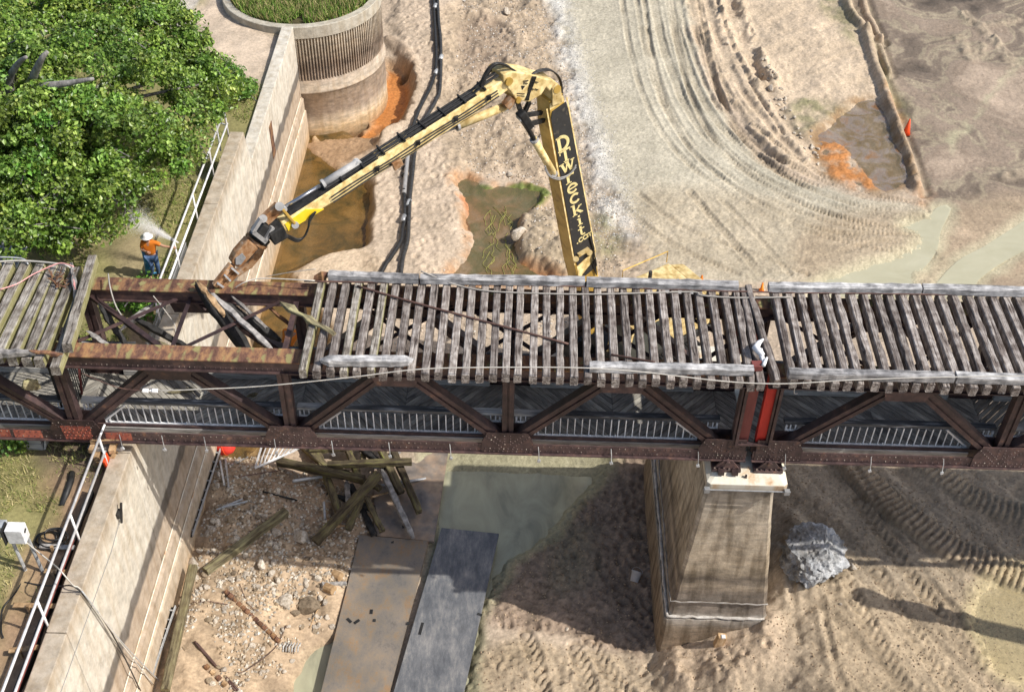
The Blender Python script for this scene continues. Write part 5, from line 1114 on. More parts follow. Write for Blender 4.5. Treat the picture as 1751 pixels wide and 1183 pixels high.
sit = dict(pelvis=(0, .05, .5), chest=(0, .06, .86), neck=(0, .04, 1.05), head=(0, .0, 1.17), shl=(.19, .05, 1.0), shr=(-.19, .05, 1.0), ell=(.25, -.15, .76), hal=(.2, -.42, .72),
           elr=(-.25, -.15, .76), har=(-.2, -.42, .72), hipl=(.10, .02, .48), hipr=(-.10, .02, .48), knl=(.12, -.40, .5), knr=(-.12, -.40, .5), anl=(.12, -.45, .09), anr=(-.12, -.45, .09))
c = L(.5, .93, 1.6); person(tuple(c), math.atan2(ed_.x, -ed_.y), 'operator in lime shirt seated in the yellow excavator cab', sit, 'lime')

# ------------------------------------------------------------------ trees
def leaves(name, blobs, n, size, cols, seed, parent, cr=.36):
    r = np.random.RandomState(seed); Cs = []
    for x, y, z, R_, fl in blobs:
        k = max(4, int(13*R_**1.9)); d = r.normal(size=(k, 3)); d /= np.linalg.norm(d, axis=1)[:, None]; d[:, 2] = np.where(d[:, 2] < -.25, -d[:, 2], d[:, 2])
        q = (.45+.6*r.rand(k)**.7)[:, None]; Cs.append(np.array([[x, y, z]])+d*q*np.array([R_, R_, R_*fl]))
    Cs = np.concatenate(Cs); keep = (fbm(Cs[:, 0], Cs[:, 1]+Cs[:, 2], 1.9, seed, 2) > -.24) | (len(Cs) < 60); Cs = Cs[keep]; m = len(Cs); k = r.randint(0, m, n)
    rad_ = cr*r.uniform(.6, 1.5, m); tone = r.uniform(.72, 1.3, m); hue = r.normal(0, .10, m)
    o = r.normal(size=(n, 3)); o /= np.linalg.norm(o, axis=1)[:, None]; P = Cs[k]+o*(rad_[k]*r.rand(n)**.4)[:, None]*np.array([1.15, 1.15, .7])
    nn = o*.45+r.normal(size=(n, 3))*.6+np.array([.2, -.1, .55]); nn /= np.linalg.norm(nn, axis=1)[:, None]
    a = np.cross(nn, r.normal(size=(n, 3))); a /= np.linalg.norm(a, axis=1)[:, None]; b = np.cross(nn, a); s = (size*r.uniform(.5, 1.35, n))[:, None]
    V = np.stack([P-a*s*.62, P+b*s*.42-a*s*.1+nn*s*.10, P+a*s*.62, P-b*s*.42-a*s*.1+nn*s*.10], 1).reshape(-1, 3)
    me = fastmesh(name, V, np.arange(4*n).reshape(-1, 4), MT['leaf']); c = np.array(cols, np.float32)[r.randint(0, len(cols), n)]*r.uniform(.75, 1.25, (n, 1))*tone[k][:, None]; c[:, 0] *= 1+hue[k]
    colattr(me, np.repeat(np.clip(c, .005, 1), 4, 0)); rl = rootloc(parent); me.transform(Matrix.Translation(-rl)); ob = link(name, me, parent); ob['kind'] = 'stuff'
    tw = MB()
    for q in range(0, m, 4):
        e_ = Vector(Cs[q]); tw.tube([e_+Vector((r.uniform(-.7, .7), r.uniform(-.7, .7), -.35)), e_, e_+Vector((r.uniform(-.4, .4), r.uniform(-.4, .4), .16))], .012, 4, [.024, .017, .006], False)
    tw.build('twig', MT['bark'], parent, kind='stuff'); return ob
LEAFC = [(.07, .13, .018), (.14, .235, .028), (.21, .33, .05), (.09, .16, .022), (.34, .46, .11), (.17, .27, .045)]
CR_ = [(20, 55, 10.4, 2.3, .6), (110, 25, 10, 2.2, .6), (190, 45, 10, 2.2, .6), (262, 70, 9.4, 1.9, .6), (305, 100, 9, 1.5, .6), (60, 130, 11.4, 2.1, .6), (160, 140, 11, 2.2, .6), (265, 160, 9.6, 1.7, .6),
       (345, 155, 8.6, 1.35, .55), (395, 160, 8.1, .95, .5), (20, 220, 11.2, 2.2, .6), (120, 235, 10.8, 2.1, .6), (215, 240, 9.9, 1.8, .6), (290, 215, 8.9, 1.3, .6), (295, 280, 8.4, .95, .6), (40, 320, 10, 1.9, .6),
       (140, 320, 9.6, 1.7, .6), (225, 305, 9, 1.3, .6), (15, 395, 9.4, 1.3, .6), (85, 390, 8.9, 1.2, .6), (160, 385, 8.4, .95, .6), (110, 420, 8.1, .7, .6), (305, 255, 8.8, 1.05, .6), (335, 205, 8.5, .95, .6), (262, 290, 8.7, 1.0, .6), (330, 130, 8.8, 1.2, .6), (-60, 120, 11, 2.6, .6), (-80, 280, 10.6, 2.6, .6), (10, -40, 10, 2.6, .6), (150, -50, 9.8, 2.4, .6), (245, 20, 9.4, 1.4, .6)]
bl = []
for px, py, z, R_, fl in CR_: p = atz(px, py, z); bl.append((p[0], p[1], p[2], R_, fl))
tb = atz(95, 360, 6.2); tbz = bankz(tb[0], tb[1])
tree = thing('broadleaf_tree', (tb[0], tb[1], tbz), 'big leafy green tree with grey limbs on the bank behind the wall', 'tree')
fork = Vector(tb)+Vector((-.6, .8, 2.3))
MB().tube([Vector((tb[0], tb[1], tbz-.3)), Vector((tb[0], tb[1], tbz+.6)), fork+Vector((.2, -.2, -.8)), fork], .4, 12, [.52, .42, .36, .33]).build('trunk', MT['bark'], tree, True)
for i, k in enumerate((0, 2, 4, 5, 6, 8, 10, 12, 13, 15, 17, 19, 21, 23, 25)):
    e_ = Vector(bl[k][:3])+Vector((0, 0, .25)); m_ = fork.lerp(e_, .5)+Vector((RNG.uniform(-.5, .5), RNG.uniform(-.5, .5), .5))
    pts = smooth([fork, fork.lerp(m_, .5)+Vector((.15, -.1, .1)), m_, e_], 4); MB().tube([Vector(p) for p in pts], .1, 7, list(np.linspace(.17, .03, len(pts)))).build('branch', MT['bark'], tree, True)
for pxs in ([(25, 175, 10.9), (15, 140, 11.7), (30, 110, 12.5), (45, 98, 12.9)], [(45, 160, 11.2), (58, 130, 12.1), (72, 100, 12.9), (82, 88, 13.1)], [(40, 155, 11.4), (80, 148, 11.9), (120, 142, 12.1), (160, 135, 12.3)]):
    MB().tube([Vector(p) for p in smooth([atz(*q) for q in [(a_, b_, c_+.2) for a_, b_, c_ in pxs]], 4)], .1, 7, list(np.linspace(.17, .05, (len(pxs)-1)*4+1))).build('branch', MT['bark'], tree, True)
leaves('foliage', bl, 150000, .115, LEAFC, 21, tree)
def shrub(px, py, z0, R_, lab, seed, n=3000, cols=None, blobs=None):
    p = atz(px, py, z0); zz = bankz(p[0], p[1]); t = thing('leafy_shrub', (p[0], p[1], zz), lab, 'shrub')
    b = MB()
    for k in range(5): b.tube([(p[0], p[1], zz-.1), (p[0]+RNG.uniform(-.5, .5)*R_, p[1]+RNG.uniform(-.5, .5)*R_, zz+R_*.9)], .025, 5)
    b.build('stem', MT['bark'], t); leaves('foliage', [(p[0], p[1], zz+R_*.5, R_, .75), (p[0]+R_*.6, p[1]-R_*.3, zz+R_*.35, R_*.6, .7), (p[0]-R_*.5, p[1]+R_*.6, zz+R_*.3, R_*.6, .7)], n, .10, cols or [(.12, .26, .03), (.16, .30, .045), (.09, .20, .025)], seed, t)
shrub(392, 155, 5.4, 1.05, 'light green shrub at the edge of the sandy patch behind the wall', 31)
shrub(385, 135, 5.2, .8, 'small light green shrub, farther up beside the sandy patch', 32, 1400)
shrub(238, 530, 6.2, .7, 'green shrub seen through the stripped bay of the bridge', 34, 1200)
shrub(15, 300, 6.2, .9, 'dark green shrub under the big tree', 35, 1200, LEAFC)
shrub(20, 760, 6.2, .5, 'dark green weeds shaded under the bridge', 36, 900, LEAFC)

# ------------------------------------------------------------------ railing on the wall and things on the bank
def wall_rail(y0, y1, lab, grp=None):
    x = -11.02; t = thing('wall_railing', (x, (y0+y1)/2, 6.6), lab, 'railing'); n = max(2, int(round((y1-y0)/2.45)))
    for z, r_ in ((7.62, .036), (7.02, .036)):
        MB().tube([(x, y0-.1, z), (x, y1+.1, z)], r_, 8).build('rail', MT['whitemetal'], t, True)
    for k in range(n+1):
        y = y0+(y1-y0)*k/n; MB().tube([(x, y, 6.25), (x, y, 7.62)], .032, 7).build('post', MT['whitemetal'], t, True)
    return t
t1 = wall_rail(27.0, 37.3, 'white pipe railing along the wall top beside the big tree')
b = MB().tube([(-11.02, 37.3, 7.62), (-11.5, 37.6, 7.62)], .03, 6).tube([(-11.02, 37.3, 7.0), (-11.5, 37.6, 7.0)], .03, 6).tube([(-11.5, 37.6, 5.7), (-11.5, 37.6, 7.62)], .03, 6); b.build('return_rail', MT['whitemetal'], t1)
b = MB()
for y in np.arange(25.3, 30.6, .09): b.beam((-11.02, y, 6.5), (-11.02, y, 7.0), .018, .018, (0, 1, 0))
for z in (6.55, 6.8): b.beam((-11.02, 25.2, z), (-11.02, 30.6, z), .02, .02)
b.build('mesh_infill', MT['galv'], t1, kind='stuff')
t2 = wall_rail(11.0, 21.2, 'white pipe railing along the wall top in the foreground')
MB().tube([(-11.02, 21.2, 7.62), (-11.02, 21.7, 7.6)], .03, 6).build('rail', MT['whitemetal'], t2)
b = MB()
for k in range(40):
    y = 10+k*.26; b.beam((-11.24+.02*math.sin(k), y, 6.42), (-11.24+.02*math.sin(k+1), y+.27, 6.42), .03, .42+.05*math.sin(k*.7))
sf = b.build('silt_fence', MT['black']); setp(sf, 'sagging black silt fence behind the foreground railing', 'fence')
b = MB(); b.beam((-11.13, 11, 6.75), (-11.13, 18.6, 6.75), .04, .16); o = b.build('edge_board', MT['dullred'], bevel=.01); setp(o, 'dark red edge board along the silt fence', 'board')
for x0, y0, x1, y1, m, lab in ((68, 933, 128, 936, 'greywood', 'grey bracing plank beside the coiled cables'), (76, 976, 118, 978, 'freshwood', 'short brown bracing plank in the middle of the bank'), (22, 1034, 95, 1036, 'freshwood', 'long new bracing plank with a peg'), (15, 1112, 66, 1106, 'freshwood', 'half buried bracing plank lowest on the bank')):
    a, c = atz(x0, y0, 6.4), atz(x1, y1, 6.45); t = thing('bracing_plank', tuple((a+c)/2), lab, 'plank', 'planks bracing the silt fence')
    MB().beam(a, c, .13, .05).build('board', MT[m], t, bevel=.01); f_ = a*.62+c*.38
    MB().box((f_[0], f_[1]-.06, 6.33), (.07, .07, .35)).build('peg', MT['freshwood'], t)
eb = atz(52, 985, 6.2); t = thing('electrical_box', (eb[0], eb[1], 6.2), 'pale grey electrical cabinet pair on two steel posts above the grass', 'electrical box')
top_ = Vector((eb[0]-.1, eb[1]+.15, 7.72))
MB().box(top_+Vector((.12, 0, 0)), (.42, .30, .48)).build('cabinet', MT['whitemetal'], t, bevel=.015); MB().box(top_+Vector((-.29, .10, .02)), (.30, .25, .4)).build('meter_box', MT['galv'], t, bevel=.015)
MB().box(top_+Vector((-.15, -.03, 0)), (.03, .33, .50)).build('strap', MT['black'], t)
for dx in (-.12, .3): MB().tube([top_+Vector((dx, .05, -.25)), Vector((eb[0]+dx, eb[1]+.1, 6.0))], .045, 7).build('post', MT['galv'], t)
b = MB().tube([top_+Vector((.335, -.05, .08)), top_+Vector((.335, .05, .13))], .03, 5); b.build('conduit_cap', MT['black'], t)
b = MB()
for k in range(7): 
    c = atz(78+k*3, 918+(k % 3)*3, 6.35); rr = .26+.05*(k % 3); b.tube([(c[0]+rr*math.cos(a), c[1]+rr*.8*math.sin(a), 6.3+.03*k+.02*math.sin(3*a+k)) for a in np.linspace(0, 2*math.pi, 22)], .02, 5)
o = b.build('coiled_cable', MT['hydblack'], smooth=True); setp(o, 'tangle of black cable coiled on the bank beside the electrical box', 'cable')
def wire(name, pts, r_, m, lab, cat='cable', n=5, sm=5):
    b = MB().tube([Vector(p) for p in smooth([np.array(p) for p in pts], sm)], r_, n); o = b.build(name, MT[m], smooth=True); return setp(o, lab, cat)
wire('cable', [atz(40, 990, 6.25), atz(25, 1015, 6.3), atz(5, 1040, 6.28), atz(2, 1075, 6.3), atz(6, 1090, 6.28)], .02, 'hydblack', 'black cable running down the bank from the electrical box')
wire('cable', [atz(42, 995, 6.28), atz(70, 1000, 6.3), atz(100, 1002, 6.55), atz(135, 1008, 6.75), atx(190, 1080, -10.4), atx(240, 1180, -10.3)], .02, 'hydblack', 'dark cable draped across the wall face')
wire('cable', [top_+Vector((.3, -.1, -.2)), atz(80, 955, 6.8), atz(103, 975, 7.6), atz(125, 1000, 7.1), atz(142, 1012, 6.7), atx(200, 1090, -10.3), atx(262, 1170, -10.25)], .018, 'cable', 'pale grey cable from the cabinet over the rail and down the wall')
wire('guy_wire', [atx(140, 1010, -10.4), atx(215, 1105, -10.3), atx(300, 1190, -10.2)], .016, 'galv', 'thin grey wire slanting down the wall to the rubble')
# bearing supports under the left end of the span
c = Vector(atz(60, 775, 6.15)); t = thing('whitewashed_block', (c.x, c.y, 6.0), 'whitewashed masonry block propping the bridge over the bank', 'block')
for k in range(4): MB().box((c.x, c.y+.35, 6.1+k*.26), (.5-.01*k, .62, .245)).build('course', MT['paleboard'], t, bevel=.02)
MB().box((c.x+.34, c.y+.3, 6.5), (.05, .5, .8), Matrix.Rotation(.25, 3, 'Y')).build('leaning_slab', MT['paleboard'], t, bevel=.01)
c = Vector(atz(182, 805, 6.2)); t = thing('timber_crib', (c.x, c.y, 6.1), 'crib of stacked raw timber offcuts under the span beside the wall', 'timber crib')
for k in range(8):
    if k % 2: MB().box((c.x+RNG.uniform(-.06, .06), c.y+.35, 6.0+k*.15), (.8+RNG.uniform(-.1, .1), .16, .14), Matrix.Rotation(RNG.uniform(-.15, .15), 3, 'Z')).build('offcut', MT['freshwood' if k % 4 == 3 else 'greywood'], t, bevel=.008)
    else:
        for s_ in (-.25, .25): MB().box((c.x+s_, c.y+.45, 6.0+k*.15), (.16, .8, .14), Matrix.Rotation(RNG.uniform(-.12, .12), 3, 'Z')).build('offcut', MT['freshwood'], t, bevel=.008)
p = atz(189, 795, 6.5); b = MB().box((p[0]-.05, p[1], 6.5), (.05, .3, .8), Matrix.Rotation(.2, 3, 'X')); o = b.build('orange_board', MT['conered']); setp(o, 'orange board leaning behind the railing post', 'board')
p = atz(120, 842, 6.1); b = MB().tube([(p[0], p[1]-.6, 6.25), (p[0]+.02, p[1]+.2, 6.35), (p[0]-.05, p[1]+.5, 6.32)], .09, 8); o = b.build('drain_pipe', MT['black'], smooth=True); setp(o, 'short black pipe lying on the dirt of the bank', 'pipe')
p = atz(262, 470, 6.2); b = MB().tube([(p[0]-.12, p[1], 6.2), (p[0]-.12, p[1]+.02, 6.75), (p[0]-.1, p[1]+.02, 7.15)], .085, 10, [.11, .085, .10]).tube([(p[0]-.12, p[1], 6.2), (p[0]+.12, p[1]-.02, 6.24)], .08, 8)
o = b.build('blue_pipe', MT['bluepipe'], smooth=True); setp(o, 'blue mottled pipe standing beside the worker in orange', 'pipe')
# fine water spray drifting from a nozzle on the rail: a cloud of droplets
sn = Vector(atz(305, 415, 7.3)); r = np.random.RandomState(4); n = 24000; t_ = r.rand(n)**.9
tip_ = Vector(atz(222, 372, 7.9)); ctr = np.array(sn)[None]+(np.array(tip_)-np.array(sn))[None]*t_[:, None]*1.0; sp = .015+.42*t_**1.6
Pd = ctr+r.normal(size=(n, 3))*sp[:, None]*np.array([.5, .8, .4]); s = .0042*r.uniform(.6, 1.3, n)
D3 = np.array([[1, 0, -.5], [-.5, .87, -.5], [-.5, -.87, -.5], [0, 0, 1]]); V = (Pd[:, None]+D3[None]*s[:, None, None]).reshape(-1, 3); base = np.arange(n)[:, None, None]*4
F = (base+np.array([[0, 2, 1], [0, 1, 3], [1, 2, 3], [2, 0, 3]])[None]).reshape(-1, 3)
setp(link('water_spray', fastmesh('water_spray', V, F, MT['white'])), kind='stuff')
# tin roof sheet peeking at the left edge, fence behind
a, c = atz(-25, 462, 6.4), atz(14, 428, 6.6); t = thing('corrugated_sheet', tuple((a+c)/2), 'corrugated metal sheet lying on the bank at the left edge', 'metal sheet')
b = MB()
for k in range(12): b.tube([(a[0]+k*.09, a[1], 6.5), (a[0]+k*.09+.1, a[1]+1.1, 6.7)], .045, 6)
b.build('corrugation', MT['galv'], t)

# ------------------------------------------------------------------ steel gate on the walkway
gt = thing('bar_gate', (-12.2, 23, 7.1), 'dark steel bar gate across the walkway under the broken deck end', 'gate')
MB().tube([(-12.2, 22.05, 7.15), (-12.2, 24.1, 7.15), (-12.2, 24.1, 9.3), (-12.2, 22.05, 9.3), (-12.2, 22.05, 7.15)], .03, 6).build('frame', MT['charred'], gt)
bm_ = MB().beam((0, 0, 0), (0, 0, 2.1), .025, .025, (0, 1, 0)).mesh('bar', MT['charred'])
for k in range(17): link('bar', bm_, gt, Vector((-12.2, 22.14+k*.115, 7.17))-gt.location)
b = MB().beam((-12.15, 23.2, 7.2), (-12.1, 23.9, 9.2), .05, .05); b.build('red_strut', MT['dullred'], gt)

# ------------------------------------------------------------------ loose things on the bridge
def stick_(name, p, q, wd, ht, m, lab, cat='timber', rag=.012, ragend=False):
    o = timber(p, q, wd, ht, RNG.randrange(999), m, name, None, rag, 10, ragend); return setp(o, lab, cat)
stick_('broken_timber', atz(336, 484, 10.45), aty(432, 612, 22.9), .30, .30, 'charred', 'heavy black broken timber slanting down into the stripped bay', rag=.02, ragend=True)
stick_('split_plank', atz(338, 483, 10.62), atz(384, 540, 10.2), .13, .08, 'freshwood', 'pale freshly split plank on top of the black broken timber', rag=.03, ragend=True)
stick_('split_plank', atz(364, 503, 10.35), atz(470, 602, 9.7), .14, .08, 'greywood', 'long tan split plank hanging in the stripped bay', rag=.02, ragend=True)
stick_('split_plank', atz(150, 566, 10.0), atz(200, 603, 10.0), .15, .05, 'greywood', 'flat broken plank wedged beside the thick loose tie', rag=.02, ragend=True)
stick_('broken_timber', atz(478, 517, 10.56), atz(572, 571, 10.62), .16, .10, 'mossylong', 'mossy split timber lying across the first ties', rag=.035, ragend=True)
stick_('split_plank', atz(123, 452, 10.6), atz(131, 517, 10.64), .10, .14, 'greywood', 'short upright board beside the thick loose tie', rag=.02)
stick_('split_plank', atz(125, 474, 10.62), atz(130, 498, 10.62), .03, .16, 'pinktape', 'narrow pink painted strip on the short upright board', 'board')
stick_('split_plank', atz(40, 655, 9.7), atz(64, 660, 9.2), .16, .22, 'mossylong', 'splintered timber end hanging below the broken deck', rag=.04, ragend=True)
for x0, y0, z0, x1, y1, z1, wd, m, lab in ((372, 512, 10.0, 480, 582, 9.0, .2, 'charred', 'dark beam slanting behind the long tan plank'), (232, 545, 9.6, 330, 600, 8.9, .16, 'charred', 'dark broken beam low in the stripped bay'), (205, 565, 9.4, 262, 520, 9.6, .14, 'greywood', 'grey broken brace over the green shrub'),
    (395, 505, 10.1, 455, 560, 9.5, .10, 'greywood', 'splintered lath beside the dark beam'), (300, 598, 9.0, 240, 575, 9.2, .12, 'mossylong', 'mossy lath over the wall top in the stripped bay'), (430, 500, 10.0, 500, 560, 9.3, .1, 'rustytop', 'rusty strip near the bending worker'), (170, 520, 10.0, 215, 590, 9.2, .16, 'charred', 'dark post stub beside the thick loose tie')):
    stick_('broken_beam', atz(x0, y0, z0), atz(x1, y1, z1), wd, wd*.8, m, lab, rag=.02, ragend=True)
wire('hanging_cable', [atz(262, 506, 10.2), atz(285, 535, 9.7), atz(300, 560, 9.4), atz(296, 590, 9.2)], .015, 'cable', 'pale cable hanging in the middle of the stripped bay')
b = MB()
for k in range(26):
    c = Vector(atz(102+RNG.uniform(-14, 14), 478+RNG.uniform(-16, 16), TOP+.04)); d = Vector((RNG.uniform(-1, 1), RNG.uniform(-1, 1), RNG.uniform(0, .8))).normalized()*RNG.uniform(.1, .3); b.beam(c, c+d, .03, .015)
o = b.build('splinter_heap', MT['rustytop']); setp(o, 'heap of dark splinters beside the thick loose tie', 'splinters', kind='stuff')
wire('pink_tape', [atz(0, 495, TOP+.06), atz(30, 485, TOP+.06), atz(55, 470, TOP+.05), atz(85, 456, TOP+.18), atz(105, 450, TOP+.25), atz(126, 456, TOP+.3)], .017, 'pinktape', 'pink tape trailing over the disturbed ties', 'tape')
wire('pale_cable', [atz(-20, 449, TOP+.1), atz(20, 446, TOP+.12), atz(60, 447, TOP+.12), atz(110, 453, TOP+.2), atz(124, 462, TOP+.05)], .028, 'cable', 'pale cable along the far end of the disturbed ties')
wire('pale_cable', [atz(-20, 440, TOP+.1), atz(15, 440, TOP+.12), atz(40, 443, TOP+.1), atz(48, 452, TOP+.06)], .022, 'galv', 'grey cable at the far left corner of the deck')
wire('white_strap', [atz(185, 468, 10.5), atz(188, 490, 10.5), atz(196, 518, 10.2), atz(205, 535, 10.0), atz(215, 548, 9.8)], .022, 'cable', 'white strap hanging off the far chord of the stripped bay', 'strap')
wire('pale_cable', [atz(402, 492, 10.3), atz(420, 482, 10.5), atz(450, 476, 10.5), atz(538, 480, TOP+.1)], .016, 'cable', 'thin pale wire from the grapple to the first ties')
wire('pale_cable', [atz(455, 473, 10.3), atz(500, 465, 10.6), atz(540, 460, TOP+.3)], .012, 'cable', 'thin wire above the far chord beside the grapple')
wire('steel_rod', [atz(611, 489, TOP+.05), atz(700, 515, TOP+.04), atz(800, 542, TOP+.04), atz(972, 588, TOP+.05)], .030, 'rod', 'long rusty steel rod lying aslant over the ties', 'rod', 6)
wire('steel_rod', [atz(1045, 606, TOP+.04), atz(1080, 612, TOP+.04), atz(1120, 619, TOP+.04)], .026, 'rod', 'short dark rod beside the near guard timber', 'rod', 6)
wire('pipe_run', [atz(520, 481, TOP+.03), atz(720, 484, TOP+.03), atz(1000, 490, TOP+.03), atz(1290, 499, TOP+.03), atz(1500, 502, TOP+.03), atz(1900, 508, TOP+.03)], .024, 'rod', 'dark pipe running along the far guard timber', 'pipe')
wire('rope', [atz(720, 464, TOP+.26), atz(745, 474, TOP+.22), atz(783, 488, TOP+.03), atz(830, 497, TOP+.03), atz(900, 501, TOP+.03), atz(1000, 503, TOP+.03), atz(1100, 501, TOP+.03), atz(1185, 499, TOP+.03), atz(1200, 505, TOP+.03), atz(1260, 509, TOP+.03), atz(1352, 508, TOP+.03)], .022, 'cable', 'tan rope lying across the ties near the far guard timber', 'rope')
NP = np.array([0, 0, 0])
w1 = wire('overhead_wire', [aty(140, 638, 21.2), aty(200, 662, 21.0), aty(246, 668, 20.95)], .012, 'rod', 'thin brown wire leading to the white insulators')
w2 = wire('overhead_wire', [aty(270, 668, 20.95), aty(330, 666, 20.9), aty(450, 660, 20.9), aty(600, 645, 20.9), aty(720, 631, 20.95), aty(860, 628, 20.98), aty(1000, 629, 20.95), aty(1100, 636, 20.95), aty(1240, 652, 20.95), aty(1340, 656, 20.95), aty(1450, 650, 20.95), aty(1600, 645, 20.95), aty(1900, 640, 20.95)], .015, 'cable', 'white wire slung along the near tie ends of the bridge')
iw = thing('line_insulator', tuple(aty(258, 668, 20.95)), 'pair of white insulators joined in the wire before the stripped bay', 'insulator')
for px in (249, 265): c = aty(px, 668, 20.95); MB().tube([c+np.array([-.07, 0, 0]), c+np.array([.07, 0, 0])], .055, 10).build('insulator_body', MT['white'], iw, bevel=.01)
b = MB().tube([aty(256, 668, 20.95), aty(262, 668, 20.95)], .03, 6); b.build('coupling', MT['white'], iw)
# rag and box on the joint
c = Vector(atz(1297, 603, TOP+.1)); b = MB(); rr = random.Random(5)
for pts, rs in (([(1305, 581), (1297, 588), (1292, 597), (1298, 604), (1305, 609)], [.025, .07, .10, .09, .05]), ([(1298, 600), (1304, 612), (1306, 622)], [.08, .06, .03]), ([(1311, 614), (1307, 622), (1305, 627)], [.03, .05, .05])):
    b.tube([Vector(atz(*p, TOP+.16))+Vector((0, 0, rr.uniform(-.04, .06))) for p in pts], .1, 7, rs)
o = b.build('crumpled_rag', MT['white'], smooth=True); setp(o, 'crumpled white plastic bag caught on the ties at the joint of the spans', 'plastic bag')
c = atz(1294, 625, TOP+.1); b = MB().box((c[0], c[1], TOP+.09), (.26, .22, .17), Matrix.Rotation(.1, 3, 'Z')); o = b.build('joint_box', MT['dullred'], bevel=.012); setp(o, 'small brown steel box on the joint of the spans', 'box')
wire('hooked_wire', [aty(1360, 660, 21.3), aty(1358, 670, 21.3), aty(1360, 673, 21.3), aty(1364, 672, 21.3)], .012, 'cable', 'little hooked wire hanging below the tie ends', 'hook')
# debris on the walkway
for px, py, l_, m, lab in ((310, 668, .7, 'mossylong', 'mossy splinter lying on the walkway deck'), (432, 675, .25, 'mossylong', 'small pale offcut on the walkway deck'), (245, 662, .5, 'greywood', 'grey board scrap on the walkway deck'), (365, 690, .9, 'charred', 'dark plank scrap on the walkway deck')):
    c = Vector(atz(px, py, 7.18)); a = RNG.uniform(-.4, .4); d = Vector((math.cos(a), math.sin(a), 0))*l_/2; stick_('wood_scrap', c-d, c+d, .12, .06, m, lab, 'wood scrap', ragend=True)

# ------------------------------------------------------------------ plates, timbers and rubble in the foreground
def plate_thing(q, z, m, lab, seed, holes):
    P = gpts(q, z); c = P.mean(0); t = thing('ground_plate', (c[0], c[1], z-.1), lab, 'ground plate'); r = random.Random(seed)
    V = []; N = 10
    for i in range(N+1):
        for j in range(5):
            a = P[0]+(P[1]-P[0])*j/4; b_ = P[3]+(P[2]-P[3])*j/4; p = a+(b_-a)*i/N; V.append((p[0], p[1], z+.02*math.sin(i*.7+seed)*(1-i/N)+r.uniform(-.004, .004)))
    n = len(V); V += [(x, y, zz-.10) for x, y, zz in V]; F = []
    for i in range(N):
        for j in range(4): k = i*5+j; F += [(k, k+1, k+6, k+5), (n+k, n+k+5, n+k+6, n+k+1)]
    ring = [j for j in range(5)]+[i*5+4 for i in range(1, N+1)]+[N*5+j for j in (3, 2, 1, 0)]+[i*5 for i in range(N-1, 0, -1)]
    F += [(ring[k], n+ring[k], n+ring[(k+1) % len(ring)], ring[(k+1) % len(ring)]) for k in range(len(ring))]
    MB().add(V, F).build('slab', MT[m], t)
    for x, y, l_, an in holes:
        p = atz(x, y, z+.012); MB().box((p[0], p[1], z+.006), (.09, l_, .014), Matrix.Rotation(an, 3, 'Z')).build('lifting_slot', MT['black'], t)
plate_thing(MATS[2], PZ+.20, 'mat0', 'brown mud smeared steel plate half covered by the heap of mossy timbers', 1, [(690, 900, .12, .2)])
plate_thing(MATS[0], PZ+.22, 'mat1', 'rust stained grey steel plate, left of the blue-grey plate', 2, [(671, 926, .12, 0), (635, 1045, .16, 0), (597, 1060, .2, .8), (640, 1060, .1, 0), (610, 1062, .2, -.8)])
plate_thing(MATS[1], PZ+.25, 'mat2', 'blue-grey steel plate beside the pale green water', 3, [(720, 1074, .45, -.15), (820, 1050, .16, 1.2), (698, 1065, .1, 0)])
import bmesh
def rock_mesh(seed, m, flat=.7, sub=2, rough=.3, d0=.45, d1=.85):
    bm = bmesh.new(); bmesh.ops.create_icosphere(bm, subdivisions=sub, radius=1); r = random.Random(seed)
    pl = [(Vector((r.gauss(0, 1), r.gauss(0, 1), r.gauss(0, 1))).normalized(), r.uniform(d0, d1)) for _ in range(11)]
    sx_, sy_ = r.uniform(.75, 1.15), r.uniform(.7, 1.05)
    for v in bm.verts:
        c = v.co.copy()
        for n_, d_ in pl:
            o = c.dot(n_)-d_
            if o > 0: c -= n_*o*.97
        c *= 1+r.uniform(-rough, rough)*.15; v.co = Vector((c.x*sx_, c.y*sy_, c.z*flat))
    me = bpy.data.meshes.new('rock'); bm.to_mesh(me); bm.free(); me.materials.append(MT[m]); return me
RK = [rock_mesh(k, 'rock', RNG.uniform(.5, .8)) for k in range(8)]; RD = [rock_mesh(k+30, 'rockdark', .65) for k in range(3)]
def rock(px, py, size, me, lab, grp=None, sink=.35, name='rock'):
    p = on(px, py); o = link(name, me); o.location = (p.x, p.y, p.z+size*me_h(me)*(1-sink)-size*me_h(me)*.2); o.scale = (size, size*RNG.uniform(.8, 1.1), size); o.rotation_euler = (RNG.uniform(-.3, .3), RNG.uniform(-.3, .3), RNG.uniform(0, 6.3))
    return setp(o, lab, 'rock', grp)
def me_h(me): return .6
for px, py, s, k, lab in ((401, 923, .22, 0, 'white stone beside the tip of the mossy beam'), (447, 966, .24, 1, 'white stone in the sand below the mossy beam'), (489, 1030, .36, 2, 'biggest white stone in the rubble, left of the brown stone'),
    (470, 912, .26, 3, 'pale slab of stone beside the upper end of the mossy beam'), (515, 923, .36, 4, 'flat grey-green stone left of the timber heap'), (362, 908, .24, 5, 'tan stone in the rubble against the wall'), (330, 965, .26, 6, 'tan stone by the wall beside the long mossy beam'), (420, 950, .16, 7, 'small pale stone under the mossy beam'),
    (888, 402, .42, 1, 'white lumpy stone beside the algae pool'), (872, 300, .22, 2, 'white stone in the rough soil left of the boom'), (1318, 148, .30, 3, 'white stone in the rut between road and ditch'), (1392, 264, .22, 5, 'white stone nearest the iron stained pool'), (1243, 74, .2, 6, 'lone white stone in the sand right of the road'), (866, 22, .3, 0, 'white stone near the top of the rough soil'), (449, 1150, .12, 4, 'small dark-shadowed white stone in the lower sand')):
    rock(px, py, s, RK[k], lab)
